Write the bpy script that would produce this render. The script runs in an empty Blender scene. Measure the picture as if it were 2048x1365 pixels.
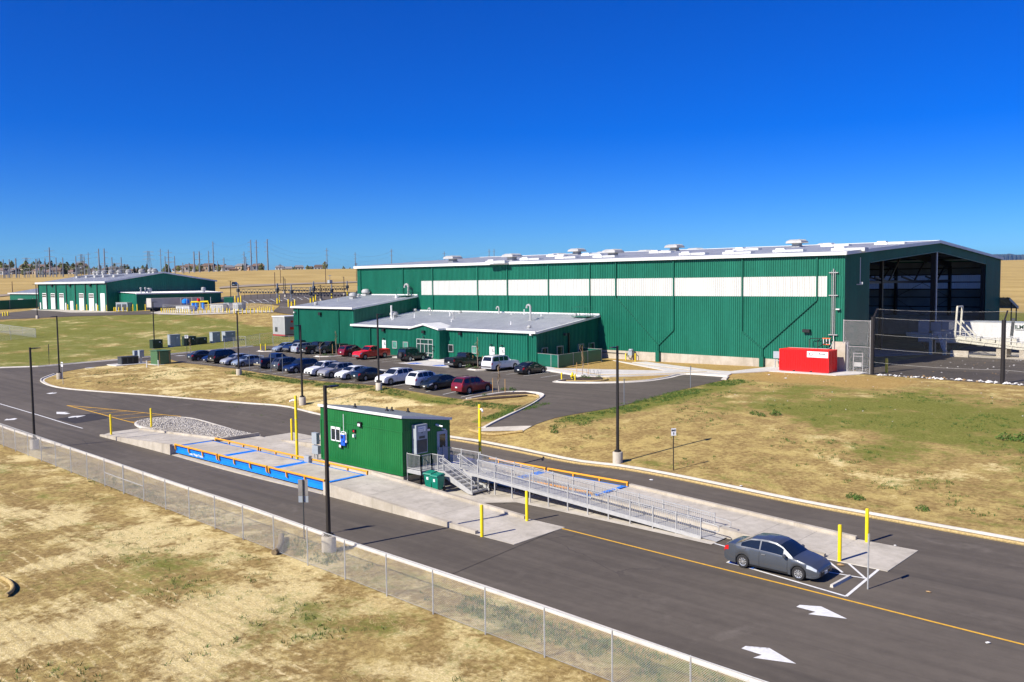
import bpy, bmesh, math, random
import numpy as np
from mathutils import Vector, Matrix
S = bpy.context.scene
COL = S.collection
R = math.radians

# ------------------------------------------------------------------ camera
# World axes follow the site grid: x runs along the long green building towards
# the yard, y runs away from the camera into the building, z is up.
F, PITCH, ROLL, YAW, CH = 1775.0, .0681, .0113, -.744, 13.5
CX, CY = 1024.0, 682.5
_cp, _sp, _cr, _sr = math.cos(PITCH), math.sin(PITCH), math.cos(ROLL), math.sin(ROLL)
_M0 = Matrix(((1, 0, 0), (0, -_sp, -_cp), (0, _cp, -_sp)))
_RR = Matrix(((_cr, _sr, 0), (-_sr, _cr, 0), (0, 0, 1)))
_SITE = Matrix(((math.cos(YAW), -math.sin(YAW), 0), (math.sin(YAW), math.cos(YAW), 0), (0, 0, 1)))  # site -> camera-levelled
MC = (_RR @ _M0) @ _SITE          # site direction -> (right, down, forward)
CAM = Vector((42.1654, -103.8973, CH))
cam_d = bpy.data.cameras.new("camera")
cam_d.sensor_width = 36.0
cam_d.lens = 36.0 * F / 2048.0
cam_d.clip_start, cam_d.clip_end = 0.5, 90000.0
cam = bpy.data.objects.new("camera", cam_d)
COL.objects.link(cam)
rt, dn, fw = MC[0], MC[1], MC[2]
cam.matrix_world = Matrix(((rt[0], -dn[0], -fw[0], CAM[0]), (rt[1], -dn[1], -fw[1], CAM[1]), (rt[2], -dn[2], -fw[2], CAM[2]), (0, 0, 0, 1)))
S.camera = cam

# ------------------------------------------------------------------ light
SUN_EL = R(38.5)
SUN_D = R(12.5)
TOSUN = Vector((-math.sin(SUN_D) * math.cos(SUN_EL), -math.cos(SUN_D) * math.cos(SUN_EL), math.sin(SUN_EL)))
sun_d = bpy.data.lights.new("sun", 'SUN')
sun_d.energy = 5.0
sun_d.angle = R(0.5)
sun_d.color = (1.0, .925, .80)
sun = bpy.data.objects.new("sun", sun_d)
COL.objects.link(sun)
sun.rotation_euler = TOSUN.to_track_quat('Z', 'Y').to_euler()
sun.location = (0, -60, 80)
W = bpy.data.worlds.new("World")
S.world = W
W.use_nodes = True
wn, wl = W.node_tree.nodes, W.node_tree.links
wn.clear()
sky = wn.new('ShaderNodeTexSky')
sky.sky_type = 'NISHITA'
sky.sun_disc = False
sky.sun_elevation = SUN_EL
sky.sun_rotation = math.atan2(TOSUN.x, TOSUN.y)
sky.altitude = 1600
sky.air_density = 1.0
sky.dust_density = .6
sky.ozone_density = 4.0
hs = wn.new('ShaderNodeHueSaturation')
hs.inputs['Hue'].default_value = .512
hs.inputs['Saturation'].default_value = 1.55
bg = wn.new('ShaderNodeBackground')
bg.inputs['Strength'].default_value = .068
wo = wn.new('ShaderNodeOutputWorld')
wl.new(sky.outputs[0], hs.inputs['Color'])
tint = wn.new('ShaderNodeMix'); tint.data_type = 'RGBA'; tint.blend_type = 'MULTIPLY'; tint.inputs[0].default_value = 1.0
tint.inputs[7].default_value = (.40, .82, 1.36, 1)
wl.new(hs.outputs[0], tint.inputs[6])
wl.new(tint.outputs[2], bg.inputs['Color'])
wl.new(bg.outputs[0], wo.inputs['Surface'])
S.view_settings.view_transform = 'Standard'
S.view_settings.look = 'None'
S.view_settings.exposure = 0.56
S.view_settings.gamma = 1.0
S.cycles.max_bounces = 6
S.cycles.transparent_max_bounces = 12
S.cycles.use_denoising = True

# ------------------------------------------------------------------ pixel -> place helpers (photo pixels, 2048 wide)
def ray(px, py):
    c = Vector(((px - CX) / F, (py - CY) / F, 1.0))
    return MC.transposed() @ c
def az(px, py, z):
    r = ray(px, py); return CAM + r * ((z - CAM.z) / r.z)
def av(px, py, v):
    r = ray(px, py); return CAM + r * ((v - CAM.y) / r.y)
def au(px, py, u):
    r = ray(px, py); return CAM + r * ((u - CAM.x) / r.x)
def aD(px, py, d):
    return CAM + ray(px, py) * d

# ground heights: control points with known heights, joined by a thin plate spline
_ctl = []
def _c(px, py, z=None, d=None):
    p = az(px, py, z) if d is None else aD(px, py, d)
    _ctl.append((p.x, p.y, p.z if z is None else z))
for q in [(0, 860, 0), (300, 955, 0), (680, 1080, 0), (1078, 1216, 0), (1489, 1360, 0), (1024, 1365, 0), (0, 1365, 0), (2048, 1365, 0), (2048, 1290, 0),
          (1117, 1057, 0), (1600, 1160, 0), (905, 1060, 0), (1832, 1104, 0), (640, 985, 0), (345, 905, 0), (230, 868, .02),
          (1900, 1080, .03), (2048, 1084, .08), (1600, 1005, .06), (1200, 925, .15), (1000, 889, .2), (902, 872, .25), (640, 826, .35), (520, 808, .45),
          (254, 787, .7), (132, 777, .8), (84, 763, .95), (0, 760, .85), (0, 800, .45), (150, 830, .25), (-300, 760, 1.0), (-300, 900, .2),
          (1231, 920, .5), (605, 808, .8), (752, 776, 1.75), (114, 750, 1.3), (465, 738, 1.85), (880, 735, 1.88), (1000, 740, 1.88), (1040, 770, 1.8),
          (700, 720, 1.9), (450, 720, 1.9), (560, 700, 2.0), (1222, 717, 2.1), (1318, 724.5, 2.05), (1400, 728, 2.12), (1520, 733, 2.22), (1570, 735, 2.28),
          (1740, 748, 2.28), (2004, 768, 2.2), (1990, 720, 2.3), (1880, 700, 2.3), (2300, 800, 2.0), (2300, 700, 2.4), (1060, 851, 1.25), (1231, 815, 1.6), (1341, 786, 1.9), (1100, 800, 1.65),
          (152, 727, 1.5), (0, 736, 1.4), (300, 712, 1.85), (1700, 900, 1.0), (2048, 950, .75), (-300, 730, 1.5)]:
    _c(*q)
_ctl += [(-30, 20, 2.2), (-60, 30, 2.3), (-90, 10, 2.3), (-10, 40, 2.3), (-80, 60, 3.0), (-30, 75, 2.8), (-75, -8, 2.1), (-50, -8, 2.0), (0, 75, 3.0)]
for q in [(309, 697, 160), (75, 638, 215.6), (216, 623.3, 237), (77, 618, 280), (540, 600, 250), (600, 604, 235), (500, 585, 330), (-200, 640, 215), (-300, 600, 330), (470, 568.5, 520), (690, 566, 480),
          (2030, 605, 300), (2200, 600, 300), (2030, 560, 430)]:
    _c(q[0], q[1], None, q[2])
for q in [(-500, 572, 640), (-200, 566, 640), (20, 561, 640), (110, 555, 700), (350, 547, 860), (520, 541, 900), (620, 539.5, 900), (715, 538, 900), (1000, 536, 900), (1500, 540, 700), (2030, 521, 900), (2400, 512, 900), (2900, 505, 900)]:
    _c(q[0], q[1], None, q[2])
for q in [(-500, 545, 1500), (60, 540, 1500), (350, 549, 1500), (650, 547, 1500), (1400, 540, 1500), (2040, 530, 1500), (2800, 520, 1500), (-500, 562, 5000), (400, 555, 5000), (1300, 548, 5000), (2100, 541, 5000), (2900, 535, 5000)]:
    _c(q[0], q[1], None, q[2])
_ctl += [(120, -140, 0), (-120, -190, 0), (200, -60, 1.0), (0, -400, -1), (-500, -400, 0), (500, -300, 0), (0, -5000, 0), (5000, -3000, 10), (-5000, -3000, 10)]
_P = np.array(_ctl)
def _k(r2):
    return np.where(r2 > 1e-9, .5 * r2 * np.log(np.maximum(r2, 1e-9)), 0.0)
def _fit(P, lam):
    n = len(P)
    X = P[:, :2] / 100.0
    A = np.zeros((n + 3, n + 3))
    d = X[:, None] - X[None]
    A[:n, :n] = _k((d ** 2).sum(-1)) + lam * np.eye(n)
    A[:n, n:] = np.c_[np.ones(n), X]
    A[n:, :n] = A[:n, n:].T
    return np.linalg.solve(A, np.r_[P[:, 2], 0, 0, 0]), X
_W, _X = _fit(_P, .0008)
def gz(x, y):
    q = np.array([x, y]) / 100.0
    r2 = ((_X - q) ** 2).sum(-1)
    return float(_k(r2) @ _W[:-3] + _W[-3] + _W[-2] * q[0] + _W[-1] * q[1])
def gzn(xy):
    out = np.empty(len(xy))
    for i in range(0, len(xy), 4000):
        q = xy[i:i + 4000] / 100.0
        r2 = ((q[:, None] - _X[None]) ** 2).sum(-1)
        out[i:i + 4000] = _k(r2) @ _W[:-3] + _W[-3] + q @ _W[-2:]
    return out
def G(px, py, dz=0.0):
    """where the sight line through a photo pixel meets the ground"""
    r = ray(px, py)
    t, dt = 12.0, 2.0
    f = lambda t: CAM.z + r.z * t - gz(CAM.x + r.x * t, CAM.y + r.y * t) - dz
    while t < 6000:
        if f(t + dt) < 0:
            a, b = t, t + dt
            for _ in range(30):
                m = (a + b) / 2
                if f(m) < 0: b = m
                else: a = m
            return CAM + r * ((a + b) / 2)
        t += dt
        dt = max(2.0, t * .03)
    return CAM + r * 1500.0
def at(x, y, dz=0.0):
    return Vector((x, y, gz(x, y) + dz))

# ------------------------------------------------------------------ mesh helpers
def root_of(o):
    while o is not None and o.parent is not None: o = o.parent
    return o
class MB:
    def __init__(self): self.v, self.f, self.m = [], [], []; self.cur = 0
    def add(self, vs, fs):
        n = len(self.v); self.v += [tuple(p) for p in vs]
        self.f += [tuple(i + n for i in q) for q in fs]; self.m += [self.cur] * len(fs)
    def box(self, x0, x1, y0, y1, z0, z1):
        if x0 > x1: x0, x1 = x1, x0
        if y0 > y1: y0, y1 = y1, y0
        if z0 > z1: z0, z1 = z1, z0
        self.add([(x0, y0, z0), (x1, y0, z0), (x1, y1, z0), (x0, y1, z0), (x0, y0, z1), (x1, y0, z1), (x1, y1, z1), (x0, y1, z1)],
                 [(0, 3, 2, 1), (4, 5, 6, 7), (0, 1, 5, 4), (1, 2, 6, 5), (2, 3, 7, 6), (3, 0, 4, 7)])
    def bar(self, p0, p1, w, h, up=(0, 0, 1)):
        p0, p1 = Vector(p0), Vector(p1); d = (p1 - p0).normalized(); u = Vector(up)
        s = d.cross(u)
        if s.length < 1e-4: s = d.cross(Vector((1, 0, 0)))
        s.normalize(); u = s.cross(d); s *= w / 2; u *= h / 2
        self.add([p0 - s - u, p0 + s - u, p0 + s + u, p0 - s + u, p1 - s - u, p1 + s - u, p1 + s + u, p1 - s + u],
                 [(0, 1, 2, 3), (7, 6, 5, 4), (0, 4, 5, 1), (1, 5, 6, 2), (2, 6, 7, 3), (3, 7, 4, 0)])
    def tube(self, p0, p1, r, n=8, r1=None, cap=True):
        p0, p1 = Vector(p0), Vector(p1); d = (p1 - p0)
        if d.length < 1e-6: return
        d.normalize(); a = d.orthogonal().normalized(); b = d.cross(a)
        r1 = r if r1 is None else r1
        k = [(math.cos(2 * math.pi * i / n), math.sin(2 * math.pi * i / n)) for i in range(n)]
        vs = [p0 + (a * c + b * s) * r for c, s in k] + [p1 + (a * c + b * s) * r1 for c, s in k]
        fs = [(i, (i + 1) % n, n + (i + 1) % n, n + i) for i in range(n)]
        if cap: fs += [tuple(range(n - 1, -1, -1)), tuple(range(n, 2 * n))]
        self.add(vs, fs)
    def path(self, pts, r, n=8):
        for a, b in zip(pts[:-1], pts[1:]): self.tube(a, b, r, n)
    def prism(self, poly, z0, z1):
        n = len(poly)
        self.add([(p[0], p[1], z0) for p in poly] + [(p[0], p[1], z1) for p in poly],
                 [tuple(range(n - 1, -1, -1)), tuple(range(n, 2 * n))] + [(i, (i + 1) % n, n + (i + 1) % n, n + i) for i in range(n)])
    def extrude(self, poly, vec):
        """closed 3-D polygon pushed along vec"""
        n = len(poly); vec = Vector(vec)
        self.add([Vector(p) for p in poly] + [Vector(p) + vec for p in poly],
                 [tuple(range(n - 1, -1, -1)), tuple(range(n, 2 * n))] + [(i, (i + 1) % n, n + (i + 1) % n, n + i) for i in range(n)])
    def lathe(self, prof, c=(0, 0, 0), n=16):
        vs, fs = [], []
        for r, z in prof:
            for i in range(n):
                a = 2 * math.pi * i / n
                vs.append((c[0] + r * math.cos(a), c[1] + r * math.sin(a), c[2] + z))
        for j in range(len(prof) - 1):
            for i in range(n):
                k = (i + 1) % n
                fs.append((j * n + i, j * n + k, (j + 1) * n + k, (j + 1) * n + i))
        fs.append(tuple(range(n - 1, -1, -1))); fs.append(tuple(range((len(prof) - 1) * n, len(prof) * n)))
        self.add(vs, fs)
    def ribs(self, O, A, B, La, Lb, N, pitch=.3048, h=.075, wb=.12, wt=.08, minor=False):
        """ribbed metal sheet: ribs run along B and repeat along A; Lb is a length or a function of the A distance"""
        O, A, B, N = Vector(O), Vector(A).normalized(), Vector(B).normalized(), Vector(N).normalized()
        fb = Lb if callable(Lb) else (lambda a: (0.0, Lb))
        prof = []
        x = pitch / 2
        prof.append((0, 0))
        while x < La - wb:
            prof += [(x - wb / 2, 0), (x - wt / 2, h), (x + wt / 2, h), (x + wb / 2, 0)]
            x += pitch
        prof.append((La, 0))
        vs, fs = [], []
        for a, d in prof:
            b0, b1 = fb(a)
            vs += [O + A * a + B * b0 + N * d, O + A * a + B * b1 + N * d]
        for i in range(len(prof) - 1):
            fs.append((2 * i, 2 * i + 2, 2 * i + 3, 2 * i + 1))
        self.add(vs, fs)
    def build(self, name, mat, parent=None, smooth=None):
        me = bpy.data.meshes.new(name)
        vs = self.v
        if parent is not None:
            rt_ = root_of(parent)
            mi = (Matrix.Translation(rt_.location) @ Matrix.Rotation(rt_.rotation_euler.z, 4, 'Z')).inverted()
            if mi != Matrix.Identity(4): vs = [tuple(mi @ Vector(p)) for p in vs]
        me.from_pydata(vs, [], self.f)
        for m in (mat if isinstance(mat, (list, tuple)) else [mat]): me.materials.append(m)
        if any(self.m): me.polygons.foreach_set('material_index', self.m)
        if smooth is not None:
            me.shade_smooth()
            me.set_sharp_from_angle(angle=R(smooth))
        me.update()
        o = bpy.data.objects.new(name, me); COL.objects.link(o)
        if parent is not None: o.parent = parent
        return o
def recalc(o):
    bm = bmesh.new(); bm.from_mesh(o.data); bmesh.ops.recalc_face_normals(bm, faces=bm.faces); bm.to_mesh(o.data); bm.free()
    return o
def tag(o, label, cat, group=None, kind=None):
    if label: o['label'] = label
    if cat: o['category'] = cat
    if group: o['group'] = group
    if kind: o['kind'] = kind
    return o
def thing(name, label, cat, loc=(0, 0, 0), rz=0.0, group=None):
    o = bpy.data.objects.new(name, None); COL.objects.link(o)
    o.empty_display_size = .3
    o.location = loc; o.rotation_euler = (0, 0, rz)
    return tag(o, label, cat, group)
def setting(o):
    o['kind'] = 'structure'; return o
def kids(o): return [c for c in o.children]
def copy_tree(o, parent=None):
    c = o.copy(); COL.objects.link(c)
    if parent is not None: c.parent = parent
    for ch in list(o.children): copy_tree(ch, c)
    return c
def dup(o, loc, rz=None, label=None, group=None):
    c = copy_tree(o); c.location = loc
    if rz is not None: c.rotation_euler = (0, 0, rz)
    if label: c['label'] = label
    if group: c['group'] = group
    return c
def text(s, size, O, X, Y, name, mat, parent, depth=.004, align='LEFT', bold=0.0):
    cu = bpy.data.curves.new(name, 'FONT'); cu.body = s; cu.size = size; cu.align_x = align; cu.extrude = depth; cu.offset = bold
    tmp = bpy.data.objects.new(name, cu); COL.objects.link(tmp)
    bpy.context.view_layer.update()
    me = bpy.data.meshes.new_from_object(tmp.evaluated_get(bpy.context.evaluated_depsgraph_get()))
    bpy.data.objects.remove(tmp); bpy.data.curves.remove(cu)
    O, X, Y = Vector(O), Vector(X).normalized(), Vector(Y).normalized(); Z = X.cross(Y)
    mb = MB(); mb.add([O + X * v.co.x + Y * v.co.y + Z * v.co.z for v in me.vertices], [tuple(p.vertices) for p in me.polygons])
    bpy.data.meshes.remove(me)
    return mb.build(name, mat, parent)

# ------------------------------------------------------------------ materials
def mat_base(name):
    m = bpy.data.materials.new(name); m.use_nodes = True
    n, l = m.node_tree.nodes, m.node_tree.links
    return m, n, l, n['Principled BSDF']
def simple(name, col, rough=.6, metal=0.0, var=.12, scale=3.0, bump=0.0, bscale=40.0, spec=.5, coat=0.0):
    """a plain paint, plastic or metal with slight procedural unevenness"""
    m, n, l, b = mat_base(name)
    tc = n.new('ShaderNodeTexCoord')
    nz = n.new('ShaderNodeTexNoise'); nz.inputs['Scale'].default_value = scale; nz.inputs['Detail'].default_value = 6
    l.new(tc.outputs['Object'], nz.inputs['Vector'])
    mr = n.new('ShaderNodeMapRange'); mr.inputs[1].default_value = .3; mr.inputs[2].default_value = .7
    mr.inputs[3].default_value = 1 - var; mr.inputs[4].default_value = 1 + var
    l.new(nz.outputs[0], mr.inputs[0])
    mx = n.new('ShaderNodeMix'); mx.data_type = 'RGBA'; mx.blend_type = 'MULTIPLY'; mx.inputs[0].default_value = 1.0
    mx.inputs[6].default_value = (*col, 1)
    l.new(mr.outputs[0], mx.inputs[7])
    l.new(mx.outputs[2], b.inputs['Base Color'])
    b.inputs['Roughness'].default_value = rough; b.inputs['Metallic'].default_value = metal
    b.inputs['Specular IOR Level'].default_value = spec
    b.inputs['Coat Weight'].default_value = coat
    b.inputs['Coat Roughness'].default_value = .05
    if bump:
        n2 = n.new('ShaderNodeTexNoise'); n2.inputs['Scale'].default_value = bscale; n2.inputs['Detail'].default_value = 5
        l.new(tc.outputs['Object'], n2.inputs['Vector'])
        bp = n.new('ShaderNodeBump'); bp.inputs['Strength'].default_value = bump; bp.inputs['Distance'].default_value = .02
        l.new(n2.outputs[0], bp.inputs['Height']); l.new(bp.outputs[0], b.inputs['Normal'])
    return m
def N(n, kind, **kw):
    x = n.new(kind)
    for k, v in kw.items(): setattr(x, k, v)
    return x
class Graph:
    """tiny helper to write node maths in lines"""
    def __init__(self, m): self.n, self.l = m.node_tree.nodes, m.node_tree.links
    def noise(self, vec, scale, detail=5, rough=.55, dist=0.0):
        x = self.n.new('ShaderNodeTexNoise'); x.inputs['Scale'].default_value = scale; x.inputs['Detail'].default_value = detail
        x.inputs['Roughness'].default_value = rough; x.inputs['Distortion'].default_value = dist
        self.l.new(vec, x.inputs['Vector']); return x.outputs[0]
    def mapping(self, vec, scale=(1, 1, 1), rot=(0, 0, 0), loc=(0, 0, 0)):
        x = self.n.new('ShaderNodeMapping'); x.inputs['Scale'].default_value = scale; x.inputs['Rotation'].default_value = rot; x.inputs['Location'].default_value = loc
        self.l.new(vec, x.inputs['Vector']); return x.outputs[0]
    def math(self, op, a, b=None, c=None):
        x = self.n.new('ShaderNodeMath'); x.operation = op
        for i, q in enumerate((a, b, c)):
            if q is None: continue
            if isinstance(q, (int, float)): x.inputs[i].default_value = q
            else: self.l.new(q, x.inputs[i])
        return x.outputs[0]
    def ramp(self, v, lo, hi, a=0.0, b=1.0):
        x = self.n.new('ShaderNodeMapRange'); x.interpolation_type = 'SMOOTHSTEP'
        for i, q in enumerate((v, lo, hi, a, b)):
            if isinstance(q, (int, float)): x.inputs[i].default_value = q
            else: self.l.new(q, x.inputs[i])
        return x.outputs[0]
    def mix(self, f, a, b, mode='MIX'):
        x = self.n.new('ShaderNodeMix'); x.data_type = 'RGBA'; x.blend_type = mode
        for i, q in ((0, f), (6, a), (7, b)):
            if isinstance(q, (int, float)): x.inputs[i].default_value = q
            elif isinstance(q, tuple): x.inputs[i].default_value = (*q, 1)
            else: self.l.new(q, x.inputs[i])
        return x.outputs[2]
    def attr(self, name):
        x = self.n.new('ShaderNodeAttribute'); x.attribute_name = name; return x.outputs['Fac']
    def pos(self):
        return self.n.new('ShaderNodeNewGeometry').outputs['Position']
    def bump(self, h, strength, dist, b):
        x = self.n.new('ShaderNodeBump'); x.inputs['Strength'].default_value = strength; x.inputs['Distance'].default_value = dist
        self.l.new(h, x.inputs['Height']); self.l.new(x.outputs[0], b.inputs['Normal'])

def mk_ground():
    m, n, l, b = mat_base('field_ground'); g = Graph(m)
    P = g.pos(); straw, green, far, dirt = g.attr('straw'), g.attr('green'), g.attr('far'), g.attr('dirt')
    n1 = g.noise(P, .14, 9, .62, .3); n2 = g.noise(P, .55, 8, .6); n3 = g.noise(P, 3.2, 8, .7)
    fib = g.noise(g.mapping(P, (6, 22, 6), (0, 0, .5)), 1.0, 6, .7, .8)
    fib2 = g.noise(g.mapping(P, (20, 5, 6), (0, 0, .2)), 1.0, 6, .7, .8)
    fibre = g.math('MAXIMUM', fib, fib2)
    # base soil to dry grass
    soil = g.mix(g.ramp(n3, .35, .68), (.235, .16, .058), (.40, .285, .112))
    tan = g.mix(g.ramp(fibre, .42, .75), (.42, .315, .105), (.66, .52, .21))
    c = g.mix(g.ramp(g.math('ADD', n2, g.math('MULTIPLY', n3, .55)), .66, .98), soil, tan)
    # straw mulch
    sv = g.math('ADD', g.math('ADD', g.math('MULTIPLY', n1, .9), g.math('MULTIPLY', n2, .55)), g.math('ADD', g.math('MULTIPLY', n3, .32), g.math('MULTIPLY', straw, .55)))
    sm = g.ramp(sv, 1.19, 1.33)
    strawc = g.mix(g.ramp(fibre, .45, .72), (.58, .455, .19), (.94, .81, .47))
    c = g.mix(g.math('MULTIPLY', sm, .95), c, strawc)
    # drill rows of the seeded field
    sx = g.n.new('ShaderNodeSeparateXYZ'); g.l.new(P, sx.inputs[0])
    row = g.math('SINE', g.math('ADD', g.math('MULTIPLY', sx.outputs[1], 9.5), g.math('MULTIPLY', g.noise(P, .5, 4, .6), 5.0)))
    rm = g.math('MULTIPLY', g.ramp(g.math('ADD', row, g.math('MULTIPLY', g.math('SUBTRACT', n3, .5), 2.2)), .80, 1.25), g.math('MULTIPLY', g.ramp(g.attr('rows'), .1, .6), g.ramp(g.noise(P, .2, 4, .6), .42, .62)))
    c = g.mix(g.math('MULTIPLY', rm, .8), c, (.80, .66, .36))
    rd = g.math('MULTIPLY', g.ramp(g.math('SUBTRACT', 0.0, row), .3, 1.0), g.math('MULTIPLY', g.attr('rows'), .22))
    c = g.mix(rd, c, (.19, .12, .05))
    # green growth
    g1 = g.noise(g.mapping(P, (1, 1, 1), (0, 0, 0), (37, 11, 0)), .17, 8, .62, .4); g2 = g.noise(P, 1.1, 8, .68); g3 = g.noise(P, 6.5, 6, .7)
    gv = g.math('ADD', g.math('ADD', g1, g.math('MULTIPLY', g2, .55)), g.math('ADD', g.math('MULTIPLY', g3, .42), g.math('MULTIPLY', green, .75)))
    gm = g.ramp(gv, 1.27, 1.50)
    gcol = g.mix(g.ramp(g3, .35, .7), (.085, .11, .010), (.24, .25, .06))
    c = g.mix(g.math('MULTIPLY', gm, .88), c, gcol)
    # bare soil strips
    dv = g.ramp(g.math('ADD', dirt, g.math('MULTIPLY', g.math('SUBTRACT', n2, .5), .8)), .45, .75)
    c = g.mix(g.math('MULTIPLY', dv, .85), c, g.mix(g.ramp(n3, .3, .7), (.31, .20, .065), (.46, .315, .11)))
    # distant dry prairie
    fn = g.noise(g.mapping(P, (.012, .05, 1), (0, 0, .74)), 1.0, 8, .6); fn2 = g.noise(P, .35, 6, .7)
    fc = g.mix(g.ramp(fn, .3, .7), (.38, .26, .09), (.54, .39, .15))
    fc = g.mix(g.ramp(fn2, .3, .75), fc, g.mix(.5, fc, (.27, .22, .09)))
    c = g.mix(far, c, fc)
    l.new(c, b.inputs['Base Color']); b.inputs['Roughness'].default_value = .95; b.inputs['Specular IOR Level'].default_value = .1
    h = g.math('ADD', g.math('MULTIPLY', fibre, .5), g.math('ADD', g.math('MULTIPLY', n3, .9), g.math('MULTIPLY', g3, .35)))
    g.bump(h, .75, .10, b)
    return m
def mk_asphalt():
    m, n, l, b = mat_base('asphalt'); g = Graph(m); P = g.pos()
    big = g.noise(P, .09, 6, .6, .5); streak = g.noise(g.mapping(P, (.05, 1.3, 1)), 1.0, 7, .6, .4); fine = g.noise(P, 30, 4, .7); mid = g.noise(P, 1.6, 6, .65)
    v = g.math('ADD', g.math('MULTIPLY', big, .35), g.math('ADD', g.math('MULTIPLY', streak, .45), g.math('ADD', g.math('MULTIPLY', mid, .25), g.math('MULTIPLY', fine, .25))))
    c = g.mix(g.ramp(v, .45, .85), (.080, .0675, .053), (.137, .1165, .092))
    dust = g.ramp(g.math('ADD', g.noise(P, .22, 7, .6, .8), g.math('MULTIPLY', mid, .3)), .72, .95)
    c = g.mix(g.math('MULTIPLY', dust, .5), c, (.19, .165, .135))
    trk = g.ramp(g.noise(g.mapping(P, (.022, .62, 1)), 1.0, 4, .5, .3), .56, .70)
    c = g.mix(g.math('MULTIPLY', trk, .45), c, (.060, .052, .043))
    vo = n.new('ShaderNodeTexVoronoi'); vo.feature = 'DISTANCE_TO_EDGE'; vo.inputs['Scale'].default_value = .085
    wv = n.new('ShaderNodeVectorMath'); wv.operation = 'ADD'; nn = n.new('ShaderNodeTexNoise'); nn.inputs['Scale'].default_value = .7; nn.inputs['Detail'].default_value = 6; l.new(P, nn.inputs['Vector']); l.new(P, wv.inputs[0]); l.new(nn.outputs['Color'], wv.inputs[1]); l.new(wv.outputs[0], vo.inputs['Vector'])
    ck = g.math('MULTIPLY', g.ramp(vo.outputs['Distance'], .0035, .0005), g.ramp(g.noise(P, .06, 3), .5, .62))
    c = g.mix(g.math('MULTIPLY', ck, .6), c, (.035, .030, .027))
    scf = g.math('MULTIPLY', g.ramp(g.noise(g.mapping(P, (3.0, .35, 1), (0, 0, .6)), 1.0, 5, .7, 1.5), .66, .74), g.ramp(g.noise(P, .11, 3), .52, .66))
    c = g.mix(g.math('MULTIPLY', scf, .35), c, (.24, .21, .18))
    l.new(c, b.inputs['Base Color']); b.inputs['Roughness'].default_value = .82; b.inputs['Specular IOR Level'].default_value = .3
    g.bump(fine, .25, .01, b)
    return m
def mk_concrete(name, a, c2, stain=.5, board=False):
    m, n, l, b = mat_base(name); g = Graph(m); P = g.pos()
    big = g.noise(P, .35, 7, .62, .3); mid = g.noise(P, 2.2, 7, .65); fine = g.noise(P, 25, 4, .6)
    v = g.math('ADD', g.math('MULTIPLY', big, .6), g.math('ADD', g.math('MULTIPLY', mid, .35), g.math('MULTIPLY', fine, .15)))
    c = g.mix(g.ramp(v, .38, .75), a, c2)
    st = g.noise(g.mapping(P, (.9, .9, .12)), 1.0, 6, .6, .4)
    c = g.mix(g.math('MULTIPLY', g.ramp(st, .5, .72), stain), c, tuple(x * .62 for x in a))
    l.new(c, b.inputs['Base Color']); b.inputs['Roughness'].default_value = .85; b.inputs['Specular IOR Level'].default_value = .25
    g.bump(mid, .15, .02, b)
    return m
def mk_panel(name, col, col2, rough=.45, metal=0.0):
    """painted sheet steel with faint weathering and oil-canning"""
    m, n, l, b = mat_base(name); g = Graph(m); P = g.pos()
    v = g.noise(g.mapping(P, (.5, .5, .08)), 1.0, 6, .6, .3); w = g.noise(P, 1.7, 5, .6)
    c = g.mix(g.ramp(g.math('ADD', g.math('MULTIPLY', v, .7), g.math('MULTIPLY', w, .3)), .35, .68), col, col2)
    l.new(c, b.inputs['Base Color']); b.inputs['Roughness'].default_value = rough; b.inputs['Metallic'].default_value = metal
    b.inputs['Specular IOR Level'].default_value = .4
    g.bump(g.noise(P, .9, 3, .5), .04, .05, b)
    return m
def mk_trans(name, col, amt):
    m, n, l, b = mat_base(name); g = Graph(m); P = g.pos()
    c = g.mix(g.ramp(g.noise(g.mapping(P, (2.0, 2.0, .3)), 1.0, 5), .3, .7), tuple(x * .93 for x in col), col)
    l.new(c, b.inputs['Base Color']); b.inputs['Roughness'].default_value = .4
    t = n.new('ShaderNodeBsdfTranslucent'); l.new(c, t.inputs['Color'])
    mx = n.new('ShaderNodeMixShader'); mx.inputs[0].default_value = amt
    l.new(b.outputs[0], mx.inputs[1]); l.new(t.outputs[0], mx.inputs[2])
    l.new(mx.outputs[0], n['Material Output'].inputs['Surface'])
    return m
def mk_glass(name, col, rough=.06):
    m, n, l, b = mat_base(name); g = Graph(m)
    c = g.mix(g.ramp(g.noise(g.pos(), 1.3, 3), .35, .65), tuple(x * .7 for x in col), col)
    l.new(c, b.inputs['Base Color']); b.inputs['Roughness'].default_value = rough; b.inputs['Specular IOR Level'].default_value = .8
    return m
def mk_gravel():
    m, n, l, b = mat_base('river_rock'); g = Graph(m); P = g.pos()
    vo = n.new('ShaderNodeTexVoronoi'); vo.inputs['Scale'].default_value = 5.5; l.new(P, vo.inputs['Vector'])
    sep = n.new('ShaderNodeSeparateColor'); l.new(vo.outputs['Color'], sep.inputs[0])
    c = g.mix(sep.outputs[0], (.34, .305, .25), (.70, .65, .56))
    c = g.mix(g.ramp(vo.outputs['Distance'], .30, .62), c, (.19, .165, .13))
    l.new(c, b.inputs['Base Color']); b.inputs['Roughness'].default_value = .8
    g.bump(g.math('SUBTRACT', 1.0, vo.outputs['Distance']), 1.0, .15, b)
    return m
M = {}
M['ground'] = mk_ground()
M['asphalt'] = mk_asphalt()
M['patch'] = simple('new_asphalt', (.036, .031, .030), .85, var=.2, scale=2)
M['concrete'] = mk_concrete('concrete_slab', (.40, .365, .30), (.58, .535, .455), .45)
M['cwall'] = mk_concrete('concrete_wall', (.38, .335, .26), (.55, .50, .42), .55)
M['kerb'] = mk_concrete('kerb_concrete', (.52, .485, .42), (.70, .66, .59), .25)
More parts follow.
